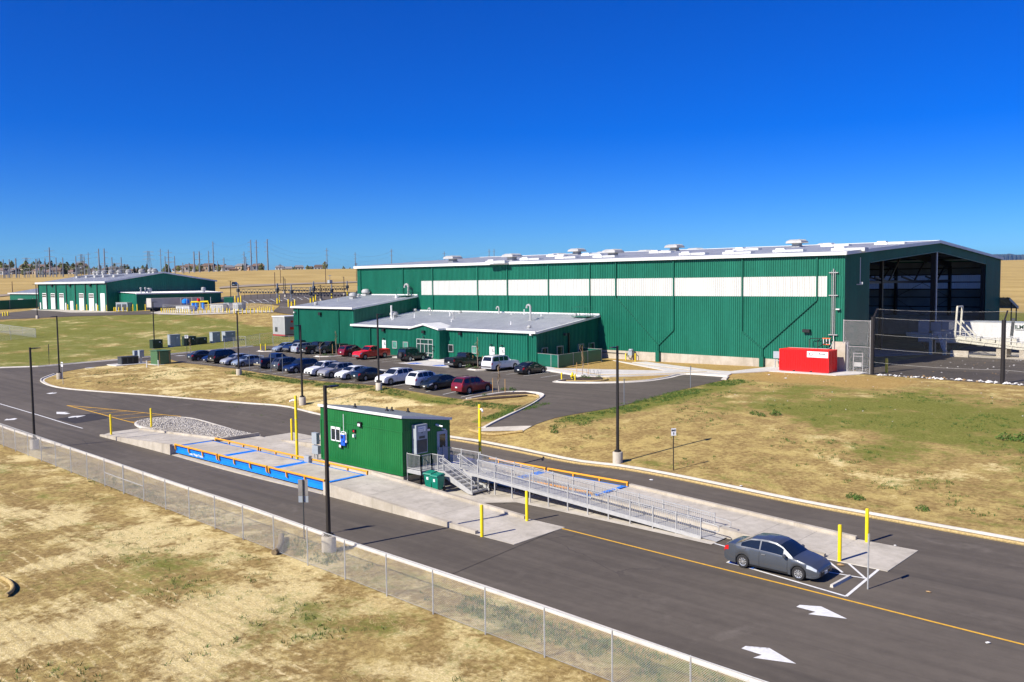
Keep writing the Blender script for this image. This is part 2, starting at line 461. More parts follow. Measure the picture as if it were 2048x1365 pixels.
M['walk'] = mk_concrete('pale_concrete', (.50, .48, .45), (.66, .64, .60), .2)
M['mulch'] = simple('bark_mulch', (.055, .033, .018), .95, var=.5, scale=9, bump=.8, bscale=14)
M['gravel'] = mk_gravel()
M['dirt'] = simple('dirt_track', (.30, .24, .165), .95, var=.2, scale=.2)
M['green'] = mk_panel('green_steel', (.006, .120, .074), (.010, .160, .102), .42)
M['green_trim'] = mk_panel('green_trim', (.004, .098, .062), (.006, .12, .076), .4)
M['white_panel'] = mk_trans('fibreglass_panel', (.66, .67, .63), .04); M['white_panel2'] = mk_trans('translucent_panel', (.50, .62, .74), .30); M['liner'] = simple('insulation_liner', (.30, .33, .36), .8, var=.15, scale=.6)
M['white'] = mk_panel('white_steel', (.66, .66, .65), (.74, .74, .73), .4)
M['roof'] = mk_panel('galvalume_roof', (.50, .51, .51), (.61, .62, .61), .5, .0)
M['vent'] = mk_panel('galvanised_steel', (.33, .335, .335), (.42, .425, .42), .55, .0)
M['booth'] = mk_panel('booth_siding', (.006, .125, .028), (.010, .160, .038), .5)
M['shingle'] = simple('roof_shingle', (.165, .185, .19), .9, var=.25, scale=6, bump=.4, bscale=20)
M['yellow'] = simple('safety_yellow', (.80, .60, .008), .42, var=.08, scale=4)
M['orange'] = simple('rail_orange', (.80, .335, .018), .4, var=.08)
M['blue'] = simple('scale_blue', (.003, .22, .80), .45, var=.12, scale=2)
M['mark_white'] = simple('road_paint_white', (.72, .72, .70), .7, var=.12, scale=6)
M['mark_yellow'] = simple('road_paint_yellow', (.72, .40, .035), .7, var=.14, scale=6)
M['mark_blue'] = simple('road_paint_blue', (.012, .12, .55), .7, var=.1)
M['bronze'] = simple('dark_bronze', (.021, .018, .017), .42, var=.15, scale=3)
M['black'] = simple('black_plastic', (.012, .012, .013), .5, var=.2)
M['rubber'] = simple('rubber', (.016, .016, .017), .8, var=.2)
M['galv'] = simple('galvanised_pipe', (.40, .405, .40), .5, .2, var=.15, scale=8)
M['alu'] = simple('mill_aluminium', (.40, .40, .39), .5, .0, var=.1, scale=5)
M['wire'] = simple('galvanised_wire', (.62, .62, .60), .5, .0, var=.1)
M['net'] = simple('black_netting', (.030, .033, .038), .7, var=.1)
M['grey_cab'] = simple('grey_cabinet', (.33, .37, .40), .5, var=.08, scale=2)
M['dkgreen'] = simple('transformer_green', (.022, .042, .022), .45, var=.15)
M['lggreen'] = simple('vault_green', (.075, .16, .070), .5, var=.1)
M['dkgrey'] = simple('dark_grey_metal', (.055, .06, .062), .5, var=.15)
M['red'] = simple('container_red', (.80, .006, .006), .4, var=.06, scale=1.5)
M['cream'] = simple('cream_paint', (.60, .58, .49), .5, var=.10, scale=2)
M['teal'] = simple('teal_cart', (.006, .20, .13), .45, var=.1)
M['glass'] = mk_glass('dark_glass', (.022, .03, .034))
M['tglass'] = mk_glass('green_tint_glass', (.10, .30, .23), .12)
M['wood'] = simple('weathered_wood', (.115, .075, .045), .9, var=.3, scale=6)
M['wattle'] = simple('straw_wattle', (.42, .31, .13), .95, var=.3, scale=10, bump=.6, bscale=30)
M['stake'] = simple('pine_stake', (.50, .30, .12), .8, var=.2)
M['sign_white'] = simple('sign_white', (.78, .79, .80), .4, var=.04)
M['sign_back'] = simple('sign_aluminium', (.30, .285, .265), .5, .3, var=.1)
M['sign_blue'] = simple('sign_blue', (.01, .10, .42), .4, var=.05)
M['ink'] = simple('black_ink', (.015, .015, .018), .5, var=.05)
M['steelpole'] = simple('grey_steel_pole', (.20, .225, .26), .55, .2, var=.12, scale=.5)
M['paper'] = simple('litter_white', (.74, .73, .71), .8, var=.15)
M['cardboard'] = simple('litter_cardboard', (.42, .27, .12), .85, var=.2)
# ------------------------------------------------------------------ ground, roads, kerbs, paint
def axis(lo, hi, a, b, step, grow):
    xs = [a]
    while xs[-1] < b: xs.append(xs[-1] + step)
    d = step
    while xs[-1] < hi: d *= grow; xs.append(xs[-1] + d)
    d = step
    while xs[0] > lo: d *= grow; xs.insert(0, xs[0] - d)
    return np.array(xs)
def sst(x, a, b):
    t = np.clip((x - a) / (b - a), 0, 1); return t * t * (3 - 2 * t)
def box_w(x, y, x0, x1, y0, y1, s=3.0):
    return sst(x, x0 - s, x0 + s) * (1 - sst(x, x1 - s, x1 + s)) * sst(y, y0 - s, y0 + s) * (1 - sst(y, y1 - s, y1 + s))
gx = axis(-7000, 7000, -135, 62, 1.5, 1.07)
gy = axis(-2500, 7500, -112, 48, 1.5, 1.07)
GXX, GYY = np.meshgrid(gx, gy)
xy = np.c_[GXX.ravel(), GYY.ravel()]
zz = gzn(xy)
nx, ny = len(gx), len(gy)
idx = np.arange(nx * ny).reshape(ny, nx)
quads = np.c_[idx[:-1, :-1].ravel(), idx[:-1, 1:].ravel(), idx[1:, 1:].ravel(), idx[1:, :-1].ravel()]
me = bpy.data.meshes.new('field_ground')
me.from_pydata(np.c_[xy, zz].tolist(), [], quads.tolist())
X_, Y_ = xy[:, 0], xy[:, 1]
dist = np.hypot(X_ - CAM.x, Y_ - CAM.y)
fore = 1 - sst(Y_, -80.5, -79.0)
strip_ = box_w(X_, Y_, -80, 60, -79.8, -77, .5)
isle = box_w(X_, Y_, -92, -22, -57, -42, 2)
isle_edge = box_w(X_, Y_, -66, -12, -43.5, -40.5, 1.2)
rfield = box_w(X_, Y_, -9, 120, -52, -3, 2)
rgreen = box_w(X_, Y_, -7.5, -3.5, -46, -14, 1.5) + .75 * box_w(X_, Y_, -2, 70, -34, -12, 6) + .5 * box_w(X_, Y_, 12, 80, -47, -20, 8)
lfield = box_w(X_, Y_, -190, -99, -70, 2, 4)
bstrip = box_w(X_, Y_, -34, -8, -19, 1, 1)
far = sst(dist, 250, 330) * np.maximum(sst(Y_, 20, 40), sst(dist, 330, 400))
wob = .5 + .5 * np.sin(X_ * .31 + 1.3 * np.sin(Y_ * .17)) * np.sin(Y_ * .27 + X_ * .11)
straw = .66 * fore + .58 * strip_ + .62 * isle + .36 * rfield + .62 * lfield + .1 * bstrip
green = .36 * fore + (.16 + .42 * sst(X_, 2, 14)) * strip_ + .26 * isle + .50 * isle_edge + (.24 * rfield + .46 * np.clip(rgreen, 0, 1)) + .70 * lfield + .25 * bstrip
green += .8 * box_w(X_, Y_, -14.5, -12, -48, -38, 1.0) + .35 * box_w(X_, Y_, 5, 60, -53, -51.5, .6) + .8 * box_w(X_, Y_, -40, 120, 72, 190, 12) * (1 - far)
rows_ = (1 - sst(Y_, -86, -82.5)) * (1 - sst(X_ + (Y_ + 90) * .8, 16, 24))
# furrows pressed into the field by the fence, and wheel-worn bare soil
dirt = .62 * box_w(X_, Y_, -45, -10, -81.6, -79.6, .5) * wob + .55 * box_w(X_, Y_, -2, 18, -82.0, -79.8, .6) + .42 * rfield * (1 - np.clip(rgreen, 0, 1)) + .75 * bstrip + .5 * box_w(X_, Y_, -33, -8, -52, -46, 2) + .55 * box_w(X_, Y_, -6, 10, -14, -4, 2)
for nm, val in (('straw', straw), ('green', green), ('far', far), ('dirt', dirt), ('rows', rows_)):
    a = me.attributes.new(nm, 'FLOAT', 'POINT'); a.data.foreach_set('value', np.clip(val, 0, 1).astype(np.float32))
me.materials.append(M['ground']); me.shade_smooth()
ground = bpy.data.objects.new('field_ground', me); COL.objects.link(ground)
setting(ground)

def drape_bm(poly, dz, maxlen=2.5):
    bm = bmesh.new()
    f = bm.faces.new([bm.verts.new((p[0], p[1], 0)) for p in poly])
    bmesh.ops.triangulate(bm, faces=bm.faces[:])
    for _ in range(9):
        le = [e for e in bm.edges if e.calc_length() > maxlen]
        if not le: break
        bmesh.ops.subdivide_edges(bm, edges=le, cuts=1)
        bmesh.ops.triangulate(bm, faces=[f for f in bm.faces if len(f.verts) > 3])
    pts = np.array([(v.co.x, v.co.y) for v in bm.verts])
    z = gzn(pts)
    for v, h in zip(bm.verts, z): v.co.z = h + dz
    bmesh.ops.recalc_face_normals(bm, faces=bm.faces)
    if sum(f.normal.z for f in bm.faces) < 0: bmesh.ops.reverse_faces(bm, faces=bm.faces)
    return bm
def drape(name, poly, mat, dz, maxlen=2.5, skirt=0.0):
    bm = drape_bm(poly, dz, maxlen)
    if skirt:
        be = [e for e in bm.edges if e.is_boundary]
        r = bmesh.ops.extrude_edge_only(bm, edges=be)
        for v in r['geom']:
            if isinstance(v, bmesh.types.BMVert): v.co.z -= skirt
        bmesh.ops.recalc_face_normals(bm, faces=bm.faces)
    me = bpy.data.meshes.new(name); bm.to_mesh(me); bm.free(); me.materials.append(mat)
    o = bpy.data.objects.new(name, me); COL.objects.link(o); return o
def gp(*px): return [tuple(G(x, y)[:2]) for x, y in px]
def resample(pts, step, closed=False):
    out = []
    q = [Vector(p[:2]) for p in pts]
    if closed: q.append(q[0])
    for a, b in zip(q[:-1], q[1:]):
        k = max(1, int((b - a).length / step))
        out += [a.lerp(b, i / k) for i in range(k)]
    if not closed: out.append(q[-1])
    return out
def spline(pts, k=6):
    q = [Vector(p[:2]) for p in pts]; q = [q[0] * 2 - q[1]] + q + [q[-1] * 2 - q[-2]]
    out = []
    for i in range(1, len(q) - 2):
        a, b, c, d = q[i - 1:i + 3]
        for j in range(k):
            t = j / k
            out.append(.5 * ((2 * b) + (c - a) * t + (2 * a - 5 * b + 4 * c - d) * t * t + (3 * b - a - 3 * c + d) * t ** 3))
    out.append(q[-2]); return out
def offset(q, d):
    out = []
    for i, p in enumerate(q):
        t = (q[min(i + 1, len(q) - 1)] - q[max(i - 1, 0)]).normalized()
        out.append(p + Vector((-t.y, t.x)) * d)
    return out
def sweep(name, pts, prof, mat, closed=False, step=1.5, base=None):
    """sweep a (sideways, height) profile along a ground line; sideways is to the left of travel"""
    q = resample(pts, step, closed)
    n = len(q); m = len(prof); vs, fs = [], []
    for i, p in enumerate(q):
        a, b = (q[(i + 1) % n], q[i - 1]) if closed else (q[min(i + 1, n - 1)], q[max(i - 1, 0)])
        t = (a - b).normalized(); nrm = Vector((-t.y, t.x))
        for s, h in prof:
            w = p + nrm * s
            vs.append((w.x, w.y, (gz(p.x, p.y) if base is None else base) + h))
    for i in range(n if closed else n - 1):
        k = (i + 1) % n
        for j in range(m - 1):
            fs.append((i * m + j, k * m + j, k * m + j + 1, i * m + j + 1))
    mb = MB(); mb.add(vs, fs)
    if not closed: mb.add([], []); mb.f += [tuple(range(m))[::-1], tuple(range((n - 1) * m, n * m))]; mb.m += [0, 0]
    return recalc(mb.build(name, mat))
KERB = [(-.34, -.03), (-.34, .035), (-.02, .03), (.02, .15), (.16, .155), (.17, -.1)]        # road on the right of travel
KERB_L = [(.46, -.03), (.46, .035), (.02, .03), (-.02, .15), (-.16, .155), (-.17, -.1)]

near_k = [(-200, 795), (0, 853), (150, 902), (300, 953.5), (490, 1016), (680, 1082.5), (880, 1149), (1078, 1216), (1280, 1287), (1489, 1360), (1800, 1470)]
near_k = [tuple(G(x, y)[:2]) for x, y in near_k]
far_px = [(2500, 1166), (2048, 1083.7), (1600, 1003), (1200, 928.4), (1000, 891), (902, 875), (770, 852), (639, 830), (520, 809.6), (381, 798.7), (254, 788.5), (180, 783), (132, 778.4), (101, 772.3), (85, 765), (84, 760), (93, 755.5), (110, 749.5)]
far_k = [tuple(p) for p in spline(gp(*far_px), 4)]
acc_edge = gp((110, 749.5), (130, 744), (152, 740), (185, 735), (221, 731), (300, 722.3), (342, 718.7), (358, 718.3))
up_edge = gp((-250, 741), (0, 736.5), (76, 734), (152, 727.6), (241, 720), (305, 713.6), (343, 709), (448, 698.8), (506, 693.2), (548, 690.5))
road = near_k + [(60, -84), (75, -70)] + far_k + acc_edge[1:] + [(-93.2, -38.9), (-93.2, -33.5)] + up_edge[::-1][2:-1] + [up_edge[0]] + [(-150, -90)]
# the weigh road and the access road
weigh_poly = near_k + [(70, -86), (80, -60)] + far_k + acc_edge[1:6] + gp((305, 713.6), (241, 720), (152, 727.6), (76, 734), (0, 736.5), (-250, 741))
weigh_road = setting(drape('weigh_road', weigh_poly, M['asphalt'], .03))
lot = [tuple(p) for p in acc_edge[5:]] + [(-90.0, -38.6), (-86.8, -39.6), (-82, -40.4), (-22.6, -40.9), (-21.6, -36.0), (-19.6, -34.4), (-17.0, -34.9), (-15.2, -37.6), (-13.6, -41.0), (-12.2, -45.2), (-11.3, -49.6),
       (-7.1, -48.4), (-7.2, -44.8), (-6.2, -37.5), (-6.9, -26.9), (-7.3, -15), (-8.4, -12.35), (-13.9, -12.5), (-13.9, -17), (-14.5, -21), (-17.5, -24.6), (-22.2, -26.6), (-22.9, -24.4), (-23.1, -20.9), (-29.9, -18.2), (-36, -17.7), (-50, -17.1), (-55, -16.8), (-62.9, -16.9), (-63.2, -13.9), (-93.5, -13.9), (-93.6, -9)] + [tuple(p) for p in up_edge[::-1][1:5]]
parking_lot = setting(drape('parking_lot', lot, M['asphalt'], .025))
setting(drape('dead_end_apron', [(-11.5, -50.4), (-7.0, -49.2), (-7.1, -48.0), (-11.3, -49.2)], M['concrete'], .045, 1.5))
yard = setting(drape('tipping_yard', [(2.6, -1.9), (60, -3.4), (90, 40), (90, 75), (3.0, 75), (1.0, 67), (.6, 2)], M['asphalt'], .02, 4))
setting(drape('yard_apron', [(3.9, 27.6), (40, 25.2), (40, 36), (3.9, 38.5)], M['concrete'], .035, 4))
# distant paved areas
setting(drape('shop_forecourt', gp((-120, 632), (0, 628), (77, 619.3), (216, 624.5), (300, 622.5), (400, 620), (400, 627.5), (225, 631.5), (150, 633.2), (60, 637.5), (0, 640), (-120, 648)), M['asphalt'], .05, 8))
setting(drape('shop_apron', gp((70, 618.4), (216, 624), (240, 625.6), (140, 626.4), (60, 621)), M['concrete'], .10, 8))
setting(drape('truck_lot', gp((400, 606), (450, 594), (520, 589.5), (600, 586.5), (715, 586.5), (740, 600), (740, 640), (640, 640), (588, 631), (545, 625), (560, 612)), M['asphalt'], .12, 8))
setting(drape('gas_station_pad', gp((300, 627), (318, 630.2), (380, 631.5), (448, 629), (548, 626.2), (545, 622), (440, 622), (330, 622)), M['concrete'], .14, 6))
far_track = [(tuple(G(x, y)[:2])) for x, y in [(-60, 593), (0, 592), (30, 590)]]
setting(drape('far_track', gp((-80, 591.5), (0, 590.6), (28, 588.5), (28, 592), (0, 594.5), (-80, 595.5)), M['dirt'], .25, 10))
setting(drape('dirt_track', gp((438, 575.5), (470, 571.8), (520, 569.6), (600, 567.3), (716, 564), (716, 566.3), (600, 570.2), (530, 573.2), (470, 576.4), (438, 578.6)), M['dirt'], .30, 12))

# kerbs: each run is its own piece
near_line = [Vector(p) for p in near_k]
setting(sweep('kerb', near_line, [(s_ * (.25 if s_ < -.1 else .9), h_ * .8) for s_, h_ in KERB], M['kerb']))
setting(sweep('kerb', [Vector(p) for p in far_k], KERB, M['kerb']))
setting(sweep('kerb', [Vector(p) for p in up_edge[:-1]][::-1], KERB_L[::1], M['kerb']))
for q in ([(-22.4, -40.7), (-21.5, -36.0), (-19.6, -34.5), (-17.1, -35.0), (-15.3, -37.7), (-13.7, -41.0), (-12.3, -45.2), (-11.4, -49.4)],
          [(-8.5, -12.4), (-13.9, -12.5), (-13.9, -17), (-14.5, -21), (-17.5, -24.5), (-22.0, -26.5), (-22.9, -24.4), (-23.1, -20.9), (-29.9, -18.2), (-36.0, -17.7), (-49.2, -17.2)],
          [(-7.3, -15), (-8.4, -12.4)]):
    s_ = spline(q, 5)
    setting(sweep('kerb', s_, KERB_L if q[0][0] > -22 and q[0][1] > -13 or q[0][0] > -8 else KERB, M['kerb'], step=.8))
# straw wattles laid along bare edges
def wattle(label, pts, r=.11):
    mb = MB(); q = resample(spline(pts, 5), .5)
    p3 = [at(p.x, p.y, r * .8) for p in q]
    mb.path(p3, r, 7)
    tag(mb.build('straw_wattle', M['wattle'], None, 50), label, 'wattle', 'straw wattles edging the grass')
wattle('straw wattle curving round the bark island at the end of the parked cars', [(-22.0, -41.6), (-20.2, -38.4), (-17.8, -36.2), (-15.9, -36.9), (-14.6, -39.4), (-13.2, -43.5)])
wattle('straw wattle along the edge of the bare plot by the pale path', [(-31.6, -15.6), (-26, -17.2), (-21.6, -18.6), (-17.4, -15.6), (-12.6, -9.9)])
wattle('straw wattle along the grass at the closed end of the side drive', [(-12.2, -50.4), (-9.2, -50.8), (-6.9, -49.4)])
wattle('long straw wattle beside the far kerb of the weigh road', [tuple(p) for p in offset([Vector(q) for q in far_k[:26]], .75)][::2], .10)
wattle('straw wattle behind the fire hydrant at the corner bark bed', [(-21.7, -25.4), (-19.2, -24.4), (-18.4, -22.3), (-19.4, -20.9)])

# pale paths and slabs
setting(drape('front_walk', [(-62.9, -16.85), (-55, -16.75), (-50, -17.05), (-36, -17.6), (-30, -18.1), (-23.2, -20.8), (-20.0, -19.4), (-17.0, -15.9), (-12.3, -10.2), (-13.2, -9.3), (-19.5, -16.1), (-23.4, -18.2), (-31.3, -15.3), (-36.2, -14.6), (-36.2, -13.95), (-63.1, -13.95)], M['walk'], .14, 1.5, .2))
setting(drape('rear_walk', [(-31.8, -2.6), (-13.6, -9.9), (-9.4, -9.6), (-8.9, -11.4), (-14.0, -11.7), (-20.2, -16.5), (-21.9, -16.0), (-16.8, -10.9)], M['walk'], .10, 1.5, .2))
setting(drape('building_walk', [(-27.0, -1.35), (-13, -7.2), (-9.9, -7.0), (-9.7, -8.8), (-14, -8.9), (-28.2, -3.1)], M['walk'], .06, 1.5, .2))
setting(drape('equipment_pad', [(-9.2, -.1), (2.9, -.1), (2.9, -2.4), (1.2, -5.0), (-7.0, -5.0), (-10.8, -11.0), (-11.5, -10.2)], M['walk'], .08, 1.5, .3))
setting(drape('accessible_bay_slab', [(-55.1, -22.4), (-43.6, -22.5), (-43.6, -17.3), (-55.1, -16.9)], M['walk'], .045, 1.5))
setting(drape('bark_bed', [(-22.2, -40.2), (-21.2, -36.0), (-19.6, -34.8), (-17.6, -35.4), (-18.3, -37.6), (-20.6, -40.4)], M['mulch'], .13, 1.0, .2))
setting(drape('bark_bed', [(-22.6, -25.0), (-22.8, -21.4), (-20.2, -20.6), (-18.8, -22.6), (-19.6, -25.2), (-21.6, -26.2)], M['mulch'], .13, 1.0, .2))
for c, hw in (((-39.6, -20.5), 1.25), ((-73.6, -20.6), 1.3), ((-90.6, -20.2), 1.6)):
    isl = [(c[0] - hw, c[1] + 3.4), (c[0] - hw, c[1] - 1.2), (c[0] - hw * .5, c[1] - 2.3), (c[0] + hw * .5, c[1] - 2.3), (c[0] + hw, c[1] - 1.2), (c[0] + hw, c[1] + 3.4)]
    setting(sweep('kerb', [Vector(p) for p in isl], KERB_L[::1] if False else KERB, M['kerb'], True, .6))
    setting(drape('bark_bed', [(p[0] * .86 + c[0] * .14, p[1] * .93 + (c[1] + .5) * .07) for p in isl], M['mulch'], .12, 1.0))

# painted lines and arrows
def line(name, a, b, w, mat, dz=.042):
    a, b = Vector(a[:2]), Vector(b[:2]); t = (b - a).normalized(); nn = Vector((-t.y, t.x)) * w / 2
    return drape(name, [a - nn, b - nn, b + nn, a + nn], mat, dz, 1.5)
def paint(name, a, b, w=.11, mat=None, dz=.042):
    return setting(line(name, a, b, w, mat or M['mark_white'], dz))
paint('yellow_edge_line', G(1117, 1057), G(2300, 1355), .13, M['mark_yellow'])
paint('lane_line', G(-60, 792), G(165.5, 858), .14)
for a, b in (((134, 812), (276, 849)), ((134, 812), (362, 834))): paint('hatch_line', G(*a), G(*b), .16, M['mark_yellow'])
for t in (.2, .34, .48, .62, .76, .9):
    a = Vector(G(134, 812)).lerp(Vector(G(276, 849)), t); b = Vector(G(134, 812)).lerp(Vector(G(362, 834)), min(1, t * 1.1 + .02))
    paint('hatch_line', a, b, .12, M['mark_yellow'])
setting(drape('new_asphalt_patch', gp((110, 839), (182, 828), (219, 832.5), (214, 838), (150, 848.5)), M['patch'], .037))
def arrow(tail, tip, w=1.15, shaft=.30, frac=.40):
    a, b = Vector(tail[:2]), Vector(tip[:2]); d = (b - a); L_ = d.length; d.normalize(); s = Vector((-d.y, d.x)); h = a + d * L_ * frac; hb = a + d * L_ * (frac - .05)
    return setting(drape('lane_arrow', [a - s * shaft / 2, h - s * shaft / 2, hb - s * w / 2, b, hb + s * w / 2, h + s * shaft / 2, a + s * shaft / 2], M['mark_white'], .042, 1.5))
arrow(G(1596, 1214), G(1694, 1240)); arrow(G(1487, 1297), G(1592, 1330))
arrow(G(32, 838), G(8, 842), 1.3, .5, .5); arrow(G(136, 829), G(113, 825), 1.3, .5, .5); arrow(G(113, 787), G(92, 788), 1.2, .5, .5); arrow(G(137, 836.5), G(172, 832), 1.2, .4, .4)
arrow(G(170, 737.5), G(193, 735.5), 1.0, .4); arrow(G(370, 712), G(348, 712.5), 1.0, .4)
arrow((-48.6, -29.6), (-51.6, -29.8), 1.1, .45)
# accessible bay by the near car
paint('bay_line', G(1481, 1133), G(1692, 1195), .13); paint('bay_line', G(1692, 1195), G(1757, 1141), .13); paint('bay_line', G(1650, 1119.5), G(1757, 1141), .11)
paint('bay_line', G(1632, 1142), G(1731, 1159), .11); paint('bay_line', G(1652, 1121), G(1685, 1147), .11); paint('bay_line', G(1697, 1129), G(1731, 1159), .11)
paint('edge_line', G(1408, 1083), G(1455, 1096), .12)
sq = gp((1452, 1127), (1463, 1120.5), (1518, 1135), (1510, 1142))
setting(drape('bay_symbol_border', sq, M['mark_white'], .042, 1))
cq = sum((Vector(p) for p in sq), Vector((0, 0))) / 4
setting(drape('bay_symbol_panel', [cq + (Vector(p) - cq) * .86 for p in sq], M['mark_blue'], .047, 1))
# stall lines of the car park
for k in range(23):
    u = -83.6 + k * 2.72
    if u < -21.5: paint('stall_line', (u, -40.2), (u, -35.0), .10)
for u in [-88.0, -85.3, -82.6, -79.9, -77.2] + [-71.9 + 2.7 * k for k in range(7)]: paint('stall_line', (u, -17.4), (u, -22.6), .10)
for u in (-37.7, -34.9, -32.2, -29.4, -26.6): paint('stall_line', (u, -19.0), (u, -24.2), .10)
for u in (-52.8, -47.6):
    setting(drape('bay_symbol_panel', [(u - .8, -21.9), (u + .8, -21.9), (u + .8, -20.3), (u - .8, -20.3)], M['mark_blue'], .052, 1))
    paint('bay_symbol_figure', (u - .1, -21.6), (u - .1, -20.8), .16, None, .058); paint('bay_symbol_figure', (u - .1, -21.2), (u + .45, -21.25), .14, None, .058)
paint('lot_seam', (-21, -30), (-8, -29.5), .05, M['patch'])
paint('road_seam', G(1118, 1060), G(905, 1150), .035, M['patch'])
# ------------------------------------------------------------------ the long green building
XU, YV, ZU = Vector((1, 0, 0)), Vector((0, 1, 0)), Vector((0, 0, 1))
wh = thing('warehouse', 'huge long green steel building with a white band and an open right end', 'building', (-46, 0, 2.0))
U0, U1, VB = -93.0, 0.0, 67.3
SLOPE, RV = .0628, 33.65
def roof_z(v): return 16.42 + SLOPE * (v if v < RV else VB - v)
mb = MB()
BU0, BU1, BZ0, BZ1 = -74.9, -2.12, 11.15, 13.6
mb.ribs((U0, 0, 3.3), XU, ZU, U1 - 1.25 - U0, BZ0 - 3.3, -YV)
mb.ribs((U1 - 1.25, 0, 5.82), XU, ZU, 1.25, BZ0 - 5.82, -YV)
mb.ribs((U0, 0, BZ0), XU, ZU, BU0 - U0, BZ1 - BZ0, -YV)
mb.ribs((BU1, 0, BZ0), XU, ZU, U1 - BU1, BZ1 - BZ0, -YV)
mb.ribs((U0, 0, BZ1), XU, ZU, U1 - U0, 16.1 - BZ1, -YV)
mb.build('long_wall', M['green'], wh)
mb = MB(); mb.ribs((BU0, 0, BZ0), XU, ZU, BU1 - BU0, BZ1 - BZ0, -YV); mb.build('translucent_band', M['white_panel'], wh)
mb = MB(); mb.box(U0 + .1, U1 - 1.31, -.06, .22, .8, 3.3)
k = U0 + 3
mb.build('concrete_base', M['cwall'], wh)
mb = MB(); mb.box(-1.28, .32, -.28, .9, .8, 5.80); mb.build('corner_pier', M['cwall'], wh)
# gable wall at the right end with its huge opening
O0, O1 = 7.65, 58.5
def head_z(v): return 15.26 + (17.0 - 15.26) * (v - O0) / (33.4 - O0) if v < 33.4 else 15.32 + (17.0 - 15.32) * (O1 - v) / (O1 - 33.4)
mb = MB()
top = lambda v: roof_z(v) - .26
mb.ribs((0, 0, 0), YV, ZU, O0, lambda a: (5.82 if a < 1 else 2.0, top(a)), XU)
mb.ribs((0, O0, 0), YV, ZU, O1 - O0, lambda a: (head_z(a + O0), top(a + O0)), XU)
mb.ribs((0, O1, 0), YV, ZU, VB - O1, lambda a: (2.0, top(a + O1)), XU)
mb.build('gable_wall', M['green'], wh)
mb = MB(); mb.ribs((U0, VB, 0), YV * -1, ZU, VB, lambda a: (2.0, top(VB - a)), -XU); mb.build('end_wall', M['green'], wh)
mb = MB(); mb.ribs((U1, VB, 2.0), -XU, ZU, U1 - U0, BZ0 - 2.0, YV); mb.ribs((U1, VB, BZ1), -XU, ZU, U1 - U0, 16.1 - BZ1, YV)
mb.build('rear_wall', M['green'], wh)
mb = MB(); mb.ribs((U1, VB, BZ0), -XU, ZU, U1 - U0, BZ1 - BZ0, YV); mb.build('rear_translucent_band', M['white_panel2'], wh)
mb = MB()
mb.ribs((U0 - .35, -.35, roof_z(-.35)), XU, Vector((0, 1, SLOPE)), U1 - U0 + .7, RV + .35, ZU, .61, .06, .12, .05)
mb.ribs((U0 - .35, VB + .35, roof_z(VB + .35)), XU, Vector((0, -1, SLOPE)), U1 - U0 + .7, RV + .35, ZU, .61, .06, .12, .05)
mb.box(U0 - .35, U1 + .35, RV - .35, RV + .35, roof_z(RV) + .03, roof_z(RV) + .12)
mb.build('roof', M['roof'], wh)
for v in (-.52, VB + .36): mb = MB(); mb.box(U0 - .4, U1 + .4, v, v + .16, 16.05, 16.47); mb.build('gutter', M['white'], wh)
for u in (U1 + .36, U0 - .44):
    mb = MB()
    for a, b in ((-.4, RV), (VB + .4, RV)): mb.bar((u + .04, a, roof_z(a) - .11), (u + .04, b, roof_z(b) - .11), .08, .42)
    mb.build('rake_trim', M['white'], wh)
mb = MB()
for a, b in ((O0, 33.4), (O1, 33.4)): mb.bar((.06, a, head_z(a) - .03), (.06, b, head_z(b) - .03), .12, .08)
mb.box(-.02, .05, -.02, .05, 5.83, 16.05); mb.box(-.02, .05, VB - .05, VB + .03, 2, 16.05)
mb.build('opening_trim', M['green_trim'], wh)
# insulation lining inside
for z0, z1 in ((6.35, BZ0 - .02), (BZ1 + .02, 15.9)): mb = MB(); mb.box(U0 + .4, -.5, VB - .11, VB - .09, z0, z1); mb.build('insulation_liner', M['liner'], wh)
mb = MB(); mb.add([(U0 + .4, .3, roof_z(.3) - .1), (-.5, .3, roof_z(.3) - .1), (-.5, RV, roof_z(RV) - .1), (U0 + .4, RV, roof_z(RV) - .1), (-.5, VB - .3, roof_z(VB - .3) - .1), (U0 + .4, VB - .3, roof_z(VB - .3) - .1)], [(0, 1, 2, 3), (3, 2, 4, 5)]); mb.build('insulation_liner', M['liner'], wh)
# frame inside
mb = MB()
for v in (O0 - .1, 33.4, O1 + .1):
    mb.box(-.75, -.12, v - .28, v + .28, 2.0, head_z(min(max(v, O0), O1)) + .2)
for u in [-8 - 9.4 * i for i in range(9)]:
    for v in (.5, VB - .5): mb.box(u - .22, u + .22, v - .35, v + .35, 2.0, 15.2)
    for a, b in ((.4, RV), (VB - .4, RV)): mb.bar((u, a, 15.4), (u, b, roof_z(RV) - .7), .3, 1.0)
    if u > -40:
        mb.box(u - .25, u + .25, RV - .25, RV + .25, 2, roof_z(RV) - 1)
for u in (-8, -17.4):
    for k in range(11):
        v = 2.5 + k * 5.7; mb.bar((u, v, 12.6 + (.8 if k % 2 else 0)), (u, v + 5.7, roof_z(min(v + 5.7, 60)) - .9) if k % 2 == 0 else (u, v + 5.7, 12.6), .2, .24)
    mb.bar((u, .6, 12.6), (u, VB - .6, 12.6), .25, .35)
mb.build('steel_frame', M['bronze'], wh)
mb = MB()
for z in (4.2, 5.9, 7.9, 9.6, 11.05, 12.3, 13.65, 14.8):
    mb.box(U0 + .3, -.4, VB - .34, VB - .12, z - .09, z + .09)
    mb.box(U0 + .3, -.4, .12, .34, z - .09, z + .09)
for v in [2.2 + 3.1 * i for i in range(21)]: mb.bar((U0 + .3, v, roof_z(v) - .16), (-.2, v, roof_z(v) - .16), .08, .2)
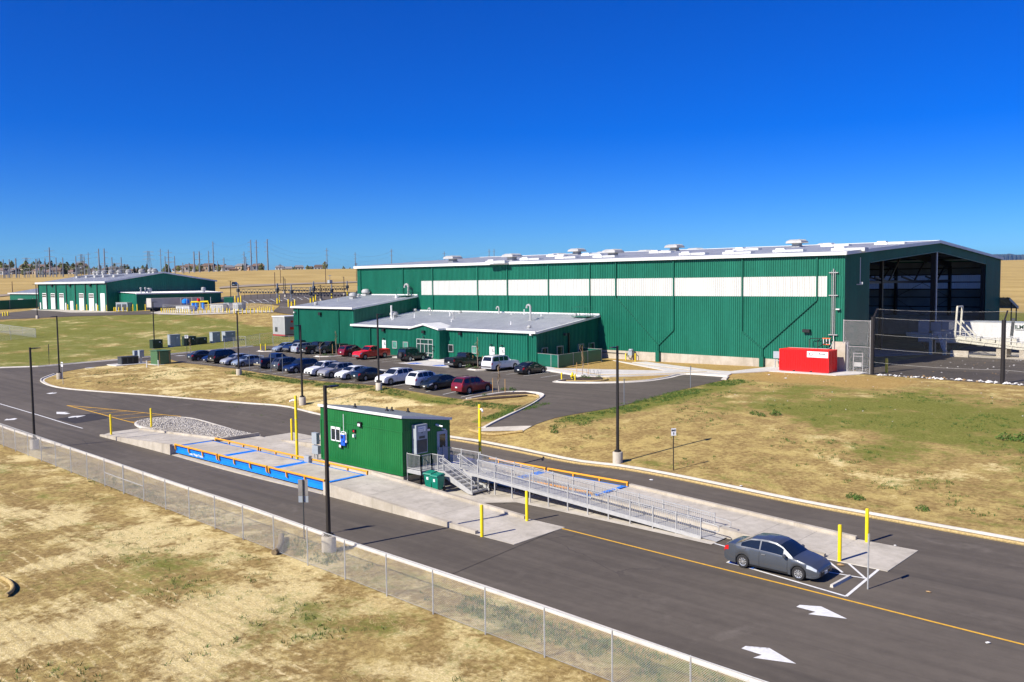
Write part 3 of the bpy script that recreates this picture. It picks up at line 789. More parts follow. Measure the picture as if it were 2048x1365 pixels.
for u in (-17.4, -45.6): 
    for p, q in (((u, 3.2), (u + 9.4, 9.4)), ((u, 9.4), (u + 9.4, 3.2)), ((u, 9.6), (u + 9.4, 14.8)), ((u, 14.8), (u + 9.4, 9.6))): mb.tube((p[0], VB - .5, p[1]), (q[0], VB - .5, q[1]), .04, 5)
mb.build('wall_girt', M['bronze'], wh)
mb = MB(); mb.box(U0 + .4, -.9, VB - 1.2, VB - .5, 2.0, 6.3); mb.build('push_wall', M['cwall'], wh)
mb = MB(); mb.box(U0 + .4, -1.3, .45, 1.0, 2.0, 5.6); mb.build('push_wall', M['cwall'], wh)
mb = MB(); mb.box(U0 + .2, .5, .2, VB - .2, 1.9, 2.28); mb.build('floor_slab', M['concrete'], wh)
for v in (33.4,): 
    mb = MB(); mb.box(-.08, .02, v - .08, v + .30, 2.0, head_z(v)); mb.build('opening_post', M['galv'], wh)
for u, v in ((-6, 12), (-6, 24), (-9, 42), (-14, 15), (-16, 38)): mb = MB(); mb.lathe([(.05, .35), (.12, .3), (.28, 0), (.02, 0)], (u, v, 13.2), 10); mb.build('bay_lamp', M['dkgrey'], wh)
# downspouts on the long wall
def spout(pts, w=.17, name='downspout', mat='green_trim', par=wh):
    mb = MB()
    for a, b in zip(pts[:-1], pts[1:]): mb.bar(a, b, w, .14, (0, 1, 0))
    return mb.build(name, M[mat], par)
def fv(px, py, v=-.13): return av(px, py, v)
for px, yb in ((721, 590), (806, 586), (865, 622), (955, 622), (1014.5, 624), (1096.5, 627), (1179.5, 628)):
    a = fv(px, 560); b = fv(px + 1.2, yb)
    spout([(a.x, -.14, 16.05), (a.x, -.14, b.z)])
a = fv(1231.6, 560).x; b = fv(1233, 595); c = fv(1317, 690); spout([(a, -.14, 16.05), (a, -.14, b.z)]); spout([(a, -.14, b.z), (c.x - .1, -.14, c.z)], .07)
a = fv(1347, 560).x; b = fv(1347, 660); spout([(a, -.14, 16.05), (a, -.14, b.z), (c.x, -.14, c.z), (c.x, -.14, 3.4)]); jx = c.x
a = fv(1484.5, 560).x; b = fv(1484.5, 663); d = fv(1525, 697); spout([(a, -.14, 16.05), (a, -.14, b.z)]); spout([(a, -.14, b.z), (d.x - .1, -.14, d.z)], .12)
a = fv(1634, 560).x; b = fv(1634, 600); spout([(a, -.14, 16.05), (a, -.14, b.z), (d.x, -.14, d.z), (d.x, -.14, 3.5)])
for x in (jx, d.x):
    mb = MB(); mb.box(x - .28, x + .28, -.50, -.07, 1.9, 3.55); mb.build('downspout_guard', M['green_trim'], wh)
# conduit riser and brackets by the red container
mb = MB(); p = fv(1668, 538); q = fv(1666, 690)
for dx, r in ((0, .07), (-.22, .03), (.22, .03)): mb.tube((p.x + dx, -.22, p.z - abs(dx)), (p.x + dx, -.22, q.z + 1.2), r, 7)
for z in (14.0, 11.3, 6.6): mb.box(p.x - .55, p.x + .55, -.26, -.06, z - .05, z + .05)
mb.build('conduit_riser', M['galv'], wh)
mb = MB(); s = fv(1614, 663); mb.box(s.x - .45, s.x + .45, -.5, -.04, s.z - .12, s.z + .25); mb.build('wall_light', M['black'], wh)
mb = MB(); s = fv(1675, 619); mb.box(s.x - .1, s.x + .35, -.45, -.05, s.z - .06, s.z + .08); mb.build('security_camera', M['white'], wh); mb = MB(); mb.tube((.45, 3.6, 12.6), (.45, 3.6, 15.8), .04, 6); mb.box(.1, .75, 3.4, 3.6, 12.5, 12.6); mb.box(.5, .85, 3.3, 3.5, 12.6, 12.85); mb.build('security_camera', M['white'], wh)
# roof ventilators and skylights
def on_roof(px, py):
    r = ray(px, py); f = lambda t: CAM.z + r.z * t - roof_z(CAM.y + r.y * t)
    t = (16.42 - SLOPE * 0 + SLOPE * CAM.y - CAM.z) / (r.z - SLOPE * r.y)
    return CAM + r * t
def ventilator(c, par, s=1.0):
    mb = MB(); x, y, z = c
    mb.box(x - 1.0 * s, x + 1.0 * s, y - 1.0 * s, y + 1.0 * s, z - .5, z + .35 * s)
    mb.prism([(x - .85 * s, y - .85 * s), (x + .85 * s, y - .85 * s), (x + .85 * s, y + .85 * s), (x - .85 * s, y + .85 * s)], z + .3 * s, z + .95 * s)
    v = mb.build('roof_ventilator', M['vent'], par)
    mb = MB(); w, h0, h1 = 1.95 * s, .92 * s, 1.75 * s
    lo = [(x - w, y - w, z + h0), (x + w, y - w, z + h0), (x + w, y + w, z + h0), (x - w, y + w, z + h0)]
    mid = [(x - w * .92, y - w * .92, z + h0 + .5 * s), (x + w * .92, y - w * .92, z + h0 + .5 * s), (x + w * .92, y + w * .92, z + h0 + .5 * s), (x - w * .92, y + w * .92, z + h0 + .5 * s)]
    hi = [(x - w * .55, y - w * .7, z + h1), (x + w * .55, y - w * .7, z + h1), (x + w * .55, y + w * .7, z + h1), (x - w * .55, y + w * .7, z + h1)]
    vs = lo + mid + hi
    mb.add(vs, [(0, 1, 5, 4), (1, 2, 6, 5), (2, 3, 7, 6), (3, 0, 4, 7), (4, 5, 9, 8), (5, 6, 10, 9), (6, 7, 11, 10), (7, 4, 8, 11), (8, 9, 10, 11), (3, 2, 1, 0)])
    for i in range(9):
        yy = y - w * .85 + i * w * 1.7 / 8
        mb.bar((x + w + .03, yy, z + h0 + .05), (x + w * .60, yy, z + h1 + .03), .07, .07)
    mb.build('hood', M['vent'], v)
for px, py in ((906, 525), (1024, 522), (1154, 510), (1226, 514), (1349, 503), (1594, 495)):
    ventilator(on_roof(px, py), wh, .66)
for u in (-78, -66, -56, -45, -20): ventilator(Vector((u, 41.5, roof_z(41.5) - .15)), wh, .7)
for px, py in ((985, 526), (1053, 521), (1105, 514), (1124, 518), (1175, 512), (1200, 516), (1312, 507), (1374, 511), (1462, 509), (1481, 502), (1563, 505), (1657, 494), (1681, 502), (1765, 490)):
    c = on_roof(px, py); mb = MB(); x, y, z = c
    mb.prism([(x - .9, y - .7), (x + .9, y - .7), (x + .9, y + .7), (x - .9, y + .7)], z - .2, z + .3); mb.prism([(x - .6, y - .5), (x + .6, y - .5), (x + .6, y + .5), (x - .6, y + .5)], z + .3, z + .5); h_ = mb.build('roof_hatch', M['white'], wh)
    mb = MB(); mb.box(x + .92, x + 3.2, y - .6, y + .6, z - .15, z + .3); mb.build('louver', M['roof'], h_)
mb = MB(); mb.box(.2, 4.6, VB + .6, VB + 6.5, 1.9, 2.0)
ca = thing('canopy', 'small lean-to canopy on posts at the far right corner of the long green building', 'canopy', (-6, VB + 3, 2.4))
mb = MB(); mb.ribs((-12, VB + .4, 9.6), XU, Vector((0, 1, -.28)), 13.5, 6.4, ZU, .61); mb.build('canopy_roof', M['roof'], ca)
mb = MB(); mb.bar((-12, VB + 6.5, 7.75), (1.5, VB + 6.5, 7.75), .15, .5); mb.bar((1.45, VB + .4, 9.35), (1.45, VB + 6.5, 7.65), .08, .5); mb.build('canopy_fascia', M['vent'], ca)
for u in (1.2, -5, -11):
    for v in (VB + 2.9, VB + 6.3): mb = MB(); mb.tube((u, v, 2.0), (u, v, 7.6 if v > VB + 4 else 8.6), .11, 8); mb.build('canopy_post', M['bronze'], ca)

# ------------------------------------------------------------------ tall block and office in front of it
def shed_block(t, u0, u1, v0, zf, zb, base, left=True, right=True):
    mb = MB(); mb.ribs((u0, v0, base), XU, ZU, u1 - u0, zf - base, -YV); mb.build('front_wall', M['green'], t)
    sl = (zb - zf) / (0 - v0)
    if right: mb = MB(); mb.ribs((u1, v0, 0), YV, ZU, -v0 - .06, lambda a: (base, zf + sl * a), XU); mb.build('side_wall', M['green'], t)
    if left: mb = MB(); mb.ribs((u0, -.06, 0), -YV, ZU, -v0 - .06, lambda a: (base, zf + sl * (-v0 - a)), -XU); mb.build('side_wall', M['green'], t)
    mb = MB(); d = Vector((0, 1, sl))
    mb.ribs((u0 - .3, v0 - .3, zf + .22 - .3 * sl), XU, d, u1 - u0 + .6, math.hypot(1, sl) * (-v0 + .24), ZU, .61, .10, .15, .06)
    mb.build('roof', M['roof'], t)
    mb = MB(); mb.box(u0 - .34, u1 + .34, v0 - .46, v0 - .31, zf - .05, zf + .27); mb.build('gutter', M['white'], t)
    mb = MB()
    for u, ok in ((u1 + .34, right), (u0 - .34, left)):
        if ok: mb.bar((u, v0 - .3, zf + .07 - .3 * sl), (u, -.08, zb + .07), .08, .30)
    mb.box(u0 - .3, u1 + .3, -.2, -.05, zb + .20, zb + .42)
    mb.build('rake_trim', M['white'], t)
    return sl
tb = thing('storage_block', 'tall green lean-to block with a pale shed roof, left of the office roof', 'building', (-84.7, -7, 2.0))
shed_block(tb, -93.35, -76.1, -14.0, 9.12, 10.85, 1.6)
of = thing('office', 'low green office building with a pale shed roof and a gabled glass entrance', 'building', (-56, -7, 2.0))
SLO = shed_block(of, -76.03, -36.24, -14.0, 6.38, 8.12, 1.4, left=False)
def wallbox(name, px0, py0, px1, py1, v, mat, par, d0=.02, d1=.08, mb=None):
    a, b = av(px0, py0, v), av(px1, py1, v)
    m_ = MB(); m_.box(a.x, b.x, v - d1, v + d0, a.z, b.z); return m_.build(name, M[mat], par)
def window(px0, py0, px1, py1, v, par, glass='tglass', fr=.09, frame='galv'):
    a, b = av(px0, py0, v), av(px1, py1, v); x0, x1, z0, z1 = a.x, b.x, b.z, a.z
    m_ = MB(); m_.box(x0, x1, v - .05, v + .03, z0, z1); w = m_.build('window', M[glass], par)
    m_ = MB(); m_.box(x0 - fr, x0, v - .10, v + .03, z0 - fr, z1 + fr); m_.box(x1, x1 + fr, v - .10, v + .03, z0 - fr, z1 + fr); m_.box(x0, x1, v - .10, v + .03, z1, z1 + fr); m_.box(x0, x1, v - .14, v + .03, z0 - fr, z0)
    m_.build('frame', M[frame], w); return w
def mandoor(px0, py0, px1, py1, v, par, mat='white', lite=True):
    a, b = av(px0, py0, v), av(px1, py1, v)
    m_ = MB(); m_.box(a.x, b.x, v - .09, v + .03, b.z, a.z); d = m_.build('door', M[mat], par); w = b.x - a.x; h = a.z - b.z
    if lite: m_ = MB(); m_.box(a.x + w * .62, a.x + w * .76, v - .11, v - .085, b.z + h * .38, b.z + h * .74); m_.build('door_glass', M['glass'], d)
    m_ = MB(); m_.box(a.x + w * .84, a.x + w * .92, v - .15, v - .085, b.z + h * .44, b.z + h * .50); m_.build('handle', M['galv'], d)
    return d
def lightbox(px, py, v, par, s=.25, dark='black'):
    a = av(px, py, v); m_ = MB(); m_.box(a.x - s, a.x + s, v - .38, v, a.z - s * .3, a.z + s * .8); m_.prism([(a.x - s, v - .38), (a.x + s, v - .38), (a.x + s * .8, v - .05), (a.x - s * .8, v - .05)], a.z - s * .8, a.z - s * .3)
    return m_.build('wall_light', M[dark], par)
VO = -14.04
window(786, 683.5, 794, 696.5, VO, of); window(807.5, 685, 816, 698, VO, of)
window(898, 690.5, 906.5, 703.5, VO, of, 'glass'); window(945.5, 693.5, 954, 706.5, VO, of)
mandoor(765, 680.5, 772.6, 697, VO, of); mandoor(979.6, 693.5, 990, 712, VO, of); mandoor(999.5, 695, 1010, 713, VO, of)
for p in ((768.7, 660.5), (922, 667.7)): lightbox(*p, VO, of)
for p in ((769, 677.5), (983.5, 690), (1005, 691.5)): lightbox(*p, VO, of, .09, 'dkgrey')
lightbox(641.5, 628, VO, tb, .32); lightbox(591, 625, VO, tb, .15, 'white'); lightbox(1064, 669.5, VO, of, .16, 'white')
for px, b_, t_, par in ((741, 1.5, 6.3, of), (994, 1.5, 6.3, of), (1055, 1.5, 6.3, of), (598, 1.6, 9.0, tb), (678.5, 1.6, 9.0, tb), (890, 1.5, 6.3, of)):
    x = av(px, 690, VO - .1).x; spout([(x, VO - .12, t_), (x, VO - .12, b_)], .15, par=par)
# entrance bay
eu0, eu1, ev = av(822, 690, -15.7).x, av(877.5, 690, -15.7).x, -15.7
em = (eu0 + eu1) / 2; ze, zr = 6.35, 6.95
mb = MB(); mb.ribs((eu0, ev, 0), XU, ZU, eu1 - eu0, lambda a: (1.5, ze + (zr - ze) * (1 - abs(a / (eu1 - eu0) * 2 - 1))), -YV)
mb.ribs((eu1, ev, 1.5), YV, ZU, 1.7, ze - 1.5, XU); mb.ribs((eu0, ev + 1.7, 1.5), -YV, ZU, 1.7, ze - 1.5, -XU)
eb = mb.build('entrance_bay', M['green'], of)
mb = MB()
for a, b in (((eu0 - .25, ze - .02), (em, zr + .06)), ((eu1 + .25, ze - .02), (em, zr + .06))):
    mb.extrude([(a[0], ev - .3, a[1] + .02), (b[0], ev - .3, b[1] + .02), (b[0], ev - .3, b[1] + .30), (a[0], ev - .3, a[1] + .28)], (0, 3.6, 0))
mb.build('entrance_roof', M['white'], eb)
a, b = av(834.3, 677.6, ev), av(866.6, 715.2, ev)
mb = MB(); mb.box(a.x, b.x, ev - .04, ev + .02, b.z, a.z); gl = mb.build('entrance_glass', M['glass'], of)
mb = MB(); wdt, hgt = b.x - a.x, a.z - b.z
for fx in (0, .235, .49, .725, 1): mb.box(a.x + wdt * fx - .05, a.x + wdt * fx + .05, ev - .11, ev - .02, b.z, a.z if fx != .49 else b.z + hgt * .72)
for fz in (0.015, .23, .72, .985): mb.box(a.x, b.x, ev - .10, ev - .03, b.z + hgt * fz - .05, b.z + hgt * fz + .05)
mb.box(a.x + wdt * .27, a.x + wdt * .47, ev - .10, ev - .03, b.z + .1, b.z + .35); mb.box(a.x + wdt * .51, a.x + wdt * .70, ev - .10, ev - .03, b.z + .1, b.z + .35)
mb.build('frame', M['alu'], gl)
lightbox(848.7, 664, ev, of); lightbox(849, 674.5, ev, of, .09, 'dkgrey'); lightbox(869, 693, ev, of, .07, 'dkgrey'); lightbox(869, 701, ev, of, .07, 'dkgrey')
# right side wall of the office: windows in shade
for p in ((1083.5, 697.5, 1094, 706), (1114, 694, 1125, 706), (1156, 690, 1166, 705), (1177, 687.5, 1187, 701)):
    a, b = au(p[0], p[1], -36.2), au(p[2], p[3], -36.2); mb = MB(); mb.box(-36.2, -36.13, a.y, b.y, b.z - .5, a.z); w = mb.build('window', M['glass'], of)
    mb = MB(); z0 = b.z - .5
    for q in ((a.y - .09, a.y, z0 - .09, a.z + .09), (b.y, b.y + .09, z0 - .09, a.z + .09), (a.y, b.y, a.z, a.z + .09), (a.y, b.y, z0 - .09, z0)): mb.box(-36.2, -36.08, *q)
    mb.build('frame', M['galv'], w)
x = au(1136.5, 690, -36.2).y; mb = MB(); mb.box(-36.2, -36.0, x - .12, x + .12, 1.6, 6.1); mb.build('downspout', M['bronze'], of)
x = au(1128.5, 669.5, -36.2); mb = MB(); mb.box(-36.2, -35.8, x.y - .2, x.y + .2, x.z - .15, x.z + .2); mb.build('wall_light', M['dkgrey'], of)
# ladders with cages
def roof_ladder(par, u, v, z0, z1, side):
    mb = MB()
    for dv in (-.28, .28): mb.bar((u + .22, v + dv, z0), (u + .22, v + dv, z1 + 1.3), .06, .05)
    k = z0 + .15
    while k < z1: mb.tube((u + .22, v - .28, k), (u + .22, v + .28, k), .02, 5); k += .31
    for q in ((-2.2, -.9), (-2.2, .9), (.2, -.9), (.2, .9)): mb.tube((u + q[0], v + q[1], z1), (u + q[0], v + q[1], z1 + 1.45), .03, 6)
    for z in (z1 + .75, z1 + 1.42):
        mb.path([(u + .2, v - .9, z), (u - 2.2, v - .9, z), (u - 2.2, v + .9, z), (u + .2, v + .9, z)], .028, 6)
    mb.box(u - 2.2, u + .4, v - .95, v + .95, z1 - .02, z1 + .06)
    return mb.build('ladder', M['green_trim'], par)
roof_ladder(of, -36.2, -2.6, 2.6, 8.15, 1); roof_ladder(tb, -76.1, -1.9, 8.3, 11.0, 1)
# pipes, goosenecks and fans on the two roofs
def rz(par, v): return (6.60 + SLO * (v + 14)) if par is of else (9.34 + (10.85 - 9.12) / 14 * (v + 14))
def rpt(par, px, py):
    r = ray(px, py); s = SLO if par is of else (10.85 - 9.12) / 14; b0 = rz(par, 0)
    t = (b0 + s * CAM.y - CAM.z) / (r.z - s * r.y); return CAM + r * t
def gooseneck(par, px, py, h=1.0, r=.11):
    c = rpt(par, px, py); mb = MB()
    mb.lathe([(r * 2.2, -.05), (r * 2.0, .06), (r, .16)], c, 10)
    pts = [c + Vector((0, 0, .05)), c + Vector((0, 0, h))] + [c + Vector((-r * 2.4 * (1 - math.cos(a)), 0, h + r * 2.4 * math.sin(a))) for a in (.5, 1.05, 1.6, 2.2, 2.75, 3.14)] + [c + Vector((-r * 4.8, 0, h - .15))]
    mb.path(pts, r, 8); mb.build('gooseneck_vent', M['vent'], par, 40)
def stack(par, px, py, h=.5, r=.075, mat='white'):
    c = rpt(par, px, py); mb = MB(); mb.lathe([(r * 1.9, -.04), (r * 1.9, .06), (r, .1), (r, h), (r * .8, h)], c, 8); mb.build('vent_pipe', M[mat], par, 40)
def fan(par, px, py, s=1.0):
    c = rpt(par, px, py); mb = MB(); mb.box(c.x - .35 * s, c.x + .35 * s, c.y - .35 * s, c.y + .35 * s, c.z - .1, c.z + .25 * s)
    mb.lathe([(.3 * s, .25 * s), (.55 * s, .38 * s), (.55 * s, .6 * s), (.38 * s, .8 * s), (.1, .85 * s)], c, 12); mb.build('roof_fan', M['vent'], par, 40)
for p in ((861, 630.5, .9), (907, 639.5, .8), (998, 628.5, .9)): gooseneck(of, *p)
gooseneck(of, 1061, 642.3, 2.0, .15)
for p in ((899.5, 634, .75), (903, 644.5), (1022.5, 630.5), (1048.5, 630.5, .9), (1082.5, 633.5), (1022, 650)): stack(of, *p)
for p in ((920.5, 627.5), (1058.5, 657.5), (1151, 633)): fan(of, p[0], p[1], .55)
stack(of, 783, 637.5, 2.2, .14); fan(of, 788, 636, 1.3); stack(of, 829, 636, .7); fan(of, 830, 624.5, .7); stack(of, 784.5, 641, .5); stack(of, 787, 639.5, .7)
fan(tb, 706.5, 598.5, 1.4); fan(tb, 732, 592, 1.5); stack(tb, 676.5, 603.5, .7, .08, 'galv'); fan(tb, 632, 611, .7); stack(tb, 792.5, 597, .7, .2); gooseneck(tb, 817, 592.5, 1.6, .2); fan(tb, 717, 594.5, .7)

# ------------------------------------------------------------------ the workshop far left
SU0, SU1, SV0, SV1, SZ = -246.5, -197.8, -2.62, 28.9, 6.0
sh = thing('workshop', 'distant green gabled workshop with a row of white roller doors, at the far left', 'building', (-222, 13, 6.4))
SR = 13.15; sro = lambda v: 14.32 + (2.5 / (SR - SV0)) * (v - SV0 if v < SR else (SV1 - v) * (SR - SV0) / (SV1 - SR))
mb = MB(); mb.ribs((SU0, SV0, SZ), XU, ZU, SU1 - SU0, 14.3 - SZ, -YV, .61, .04); mb.build('front_wall', M['green'], sh)
mb = MB(); mb.ribs((SU1, SV0, 0), YV, ZU, SV1 - SV0, lambda a: (SZ, sro(a + SV0) - .05), XU, .61, .04); mb.build('gable_wall', M['green'], sh)
mb = MB(); mb.ribs((SU0, SV1, 0), -YV, ZU, SV1 - SV0, lambda a: (SZ, sro(SV1 - a) - .05), -XU, .61, .04); mb.ribs((SU1, SV1, SZ), -XU, ZU, SU1 - SU0, 14.3 - SZ, YV, .61, .04); mb.build('back_wall', M['green'], sh)
mb = MB(); sl1, sl2 = 2.5 / (SR - SV0), 2.5 / (SV1 - SR)
mb.ribs((SU0 - .4, SV0 - .4, 14.3), XU, Vector((0, 1, sl1)), SU1 - SU0 + .8, (SR - SV0 + .4) * math.hypot(1, sl1), ZU, .61, .06)
mb.ribs((SU0 - .4, SV1 + .4, 14.3), XU, Vector((0, -1, sl2)), SU1 - SU0 + .8, (SV1 - SR + .4) * math.hypot(1, sl2), ZU, .61, .06); mb.build('roof', M['roof'], sh)
mb = MB(); mb.box(SU0 - .5, SU1 + .5, SV0 - .6, SV0 - .42, 14.0, 14.5)
for a, b in ((SV0 - .4, SR), (SV1 + .4, SR)): mb.bar((SU1 + .45, a, 14.32), (SU1 + .45, b, 16.85), .1, .4)
mb.build('gutter', M['white'], sh)
vs_ = SV0 - .05
def c5(x, y): return (60 + x / 10.24, 540 + y / 10.24)
for x0, x1, y0, y1 in ((252, 345, 478, 805), (424, 522, 482, 808), (598, 703, 482, 815), (1003, 1112, 482, 832), (1203, 1318, 484, 840)):
    d = wallbox('roller_door', *c5(x0 + 4, y0), *c5(x1 + 4, y1), vs_, 'white', sh)
    a, b = av(*c5(x0 + 4, y0), vs_), av(*c5(x1 + 4, y1), vs_); m_ = MB(); w = b.x - a.x; h = a.z - b.z
    for r0 in (.74, .865):
        for c in range(4): m_.box(a.x + w * (.06 + .23 * c), a.x + w * (.06 + .23 * c + .19), vs_ - .11, vs_ - .075, b.z + h * r0, b.z + h * (r0 + .085))
    m_.build('door_window', M['glass'], d)
wallbox('roller_door', *c5(1442, 482), *c5(1548, 848), vs_, 'white', sh); wallbox('roller_door', *c5(826, 640), *c5(896, 828), vs_, 'white', sh)
for x0, x1, y0, y1 in ((208, 233, 668, 800), (726, 752, 678, 822), (1347, 1375, 692, 845)): wallbox('door', *c5(x0, y0), *c5(x1, y1), vs_, 'white', sh)
for x in (180, 352, 540, 750, 932, 1142, 1380, 1580): 
    a = av(*c5(x, 500), vs_).x; spout([(a, vs_ - .1, 14.2), (a, vs_ - .1, 6.5)], .3, par=sh, mat='bronze')
for p in ((457, 320), (827, 318), (1245, 315)): lightbox(*c5(*p), vs_, sh, .45)
for px in (190.5, 203, 219, 237, 257, 283.5, 301.5, 309.5, 182):
    r = ray(px, 545 if px > 215 else 547); u = -240 + (px - 182) / 128 * 40
    x, y, z = u, SR - 1.2, sro(SR) - .25
    m_ = MB(); m_.box(x - .55, x + .55, y - .55, y + .55, z - .4, z + .55); m_.lathe([(.6, .55), (.85, .7), (.85, .95), (.62, 1.0), (.70, 1.1), (.70, 1.25), (.25, 1.42)], (x, y, z), 12); m_.build('roof_ventilator', M['vent'], sh, 30)
for u in (-238, -231, -225, -219, -212): m_ = MB(); m_.box(u - .6, u + .6, 5.5, 8.5, sro(6) - .1, sro(8.5) + .25); m_.build('roof_skylight', M['vent'], sh)
# lean-to on its gable
lc = G(274, 622.3); lu = lc.x; lv0 = lc.y
lv1 = au(442.5, 600, lu).y
for _q in (0,):
    mb = MB(); mb.ribs((lu, lv0, 0), YV, ZU, lv1 - lv0, lambda a: (SZ, 11.0), XU, .61, .04); mb.ribs((SU1, lv0, 0), XU, ZU, lu - SU1, lambda a: (SZ, 11.35 - .35 * a / (lu - SU1)), -YV, .61, .04)
    lt = mb.build('lean_to', M['green'], sh)
    mb = MB(); mb.ribs((SU1, lv0 - .3, 11.55), YV, Vector((lu - SU1 + .4, 0, -.35)), lv1 - lv0 + .6, math.hypot(lu - SU1 + .4, .35), ZU, .61, .08); mb.box(lu + .3, lu + .5, lv0 - .3, lv1 + .3, 10.95, 11.25); mb.build('lean_to_roof', M['white'], lt)
    mb = MB(); a = au(290, 603, lu + .06); b = au(300, 623, lu + .06); mb.box(lu + .03, lu + .1, a.y, b.y, b.z, a.z); mb.build('door', M['grey_cab'], sh)
    for px, py in ((282, 586), (291, 586.5)):
        a = au(px, py, lu - 2); mb = MB(); mb.tube((a.x, a.y, 11.2), (a.x, a.y, 12.4), .17, 8); mb.lathe([(.3, 0), (.3, .3), (.15, .4)], (a.x, a.y, 12.4), 8); mb.build('flue', M['vent'], lt)
    for px, py in ((299, 580), (407, 580)):
        a = au(px, py, lu - 2); mb = MB(); mb.lathe([(.4, 0), (.45, .3), (.6, .45), (.6, 1.2), (.45, 1.4)], (a.x, a.y, 11.2), 10); mb.build('roof_fan', M['vent'], lt, 30)
# low annex on the workshop's left
av0 = 5.0; a0 = av(19.5, 590, av0); an = thing('workshop_annex', 'low green annex with a pale roof behind the left end of the workshop', 'building', (-255, 8, 6.4))
mb = MB(); mb.ribs((a0.x, av0, SZ), XU, ZU, SU0 - a0.x - .05, 10.9 - SZ, -YV, .61, .04); mb.ribs((a0.x, av0 + 18, SZ), -YV, ZU, 18, 10.9 - SZ, -XU, .61); mb.build('wall', M['green'], an)
mb = MB(); mb.ribs((a0.x - .4, av0 - .4, 11.05), XU, Vector((0, 1, .16)), SU0 - a0.x + .3, 18, ZU, .61, .06); mb.box(a0.x - .4, SU0 - .1, av0 - .55, av0 - .41, 10.8, 11.2); mb.build('roof', M['roof'], an)
mb = MB(); mb.box(a0.x + 10, a0.x + 15, av0 - .8, av0 - .1, 8.6, 9.2); mb.tube((a0.x + 22, av0 - .2, 7), (a0.x + 22, av0 - .2, 9.5), .12, 6); mb.build('wall_vent', M['vent'], an)
# semi trailer parked by the workshop
tr0 = G(303, 624.5); tl = thing('semi_trailer', 'dull grey box semi trailer parked along the workshop lean-to', 'trailer', (tr0.x, tr0.y, gz(tr0.x, tr0.y)), 0)
tv1 = au(408, 604, tr0.x).y; tz = gz(tr0.x, tr0.y); tzt = au(300, 597.3, tr0.x).z
mb = MB(); mb.box(tr0.x - 2.6, tr0.x, tr0.y, tv1, tz + 1.15, tzt); mb.build('cargo_box', simple('dull_trailer_steel', (.52, .49, .43), .5, .0, .1, .5), tl)
mb = MB(); mb.box(tr0.x - 2.4, tr0.x - .2, tr0.y + .3, tv1 - .3, tz + .85, tz + 1.14); mb.box(tr0.x - 1.9, tr0.x - .7, tv1 - 3, tv1 - 2.6, tz, tz + .9); mb.build('chassis', M['dkgrey'], tl)
for dv in (1.3, 2.65):
    for du in (-2.45, -.25): mb = MB(); mb.tube((tr0.x + du - .13, tr0.y + dv, tz + .5), (tr0.x + du + .13, tr0.y + dv, tz + .5), .5, 14); mb.build('wheel', M['rubber'], tl)
# ------------------------------------------------------------------ weigh station
def ramp_mesh(mb, u0, u1, v0, v1, z0, z1):
    """concrete wedge: top runs from z0 at u0 to z1 at u1"""
    mb.add([(u0, v0, -.3), (u1, v0, -.3), (u1, v1, -.3), (u0, v1, -.3), (u0, v0, z0), (u1, v0, z1), (u1, v1, z1), (u0, v1, z0)],
           [(0, 3, 2, 1), (4, 5, 6, 7), (0, 1, 5, 4), (1, 2, 6, 5), (2, 3, 7, 6), (3, 0, 4, 7)])
def weigh_ramp(label, u0, um, u1, v0, v1, zt, side, curbs):
    """u1 is the scale end, um where the apron turns into the rising ramp, u0 the road end"""
    t = thing('concrete_ramp', label, 'ramp', ((u0 + u1) / 2, (v0 + v1) / 2, 0), 0, 'concrete ramps of the weighbridges')
    mb = MB(); n = 7
    for i in range(n):
        a, b = um + (u1 - um) * i / n, um + (u1 - um) * (i + 1) / n
        e = .008 * side
        za, zb = .05 + (zt - .05) * i / n, .05 + (zt - .05) * (i + 1) / n
        ramp_mesh(mb, *((a + e, b - e) if side > 0 else (b - e, a + e)), v0 + .26, v1 - .26, *((za, zb) if side > 0 else (zb, za)))
    mb.build('ramp_slab', M['concrete'], t)
    mb = MB(); lo, hi = min(u0, um), max(u0, um)
    mb.box(lo, hi - .01, v0, v1, -.3, .05); mb.build('apron', M['concrete'], t)
    for v, cu in zip((v0, v1 - .24), curbs):
        mb = MB(); a, b = min(cu), max(cu)
        if side > 0: ramp_mesh(mb, a, b, v, v + .24, .22 + zt * (a - um) / (u1 - um), zt + .16)
        else: ramp_mesh(mb, a, b, v, v + .24, zt + .16, .22 + zt * (b - um) / (u1 - um))
        mb.build('curb_wall', M['cwall'], t)
    return t
weigh_ramp('concrete ramp rising to the near weighbridge beside the grey rock island', -39.6, -37.9, -24.9, -71.15, -66.9, .70, 1, ((-38.1, -24.9), (-39.0, -24.9)))
weigh_ramp('concrete ramp sloping down from the near weighbridge towards the yellow edge line', 12.0, 9.2, -4.45, -71.15, -67.0, .70, -1, ((9.2, -4.45), (9.2, -4.45)))
weigh_ramp('concrete ramp sloping down beside the aluminium walkway, behind the parked near sedan', 27.8, 24.8, 10.75, -63.1, -59.0, .70, -1, ((24.8, 10.75), (24.8, 10.75)))
weigh_ramp('concrete ramp of the far weighbridge hidden behind the green booth', -26.2, -23.0, -9.75, -62.35, -58.9, .70, 1, ((-23, -9.75), (-23, -9.75)))
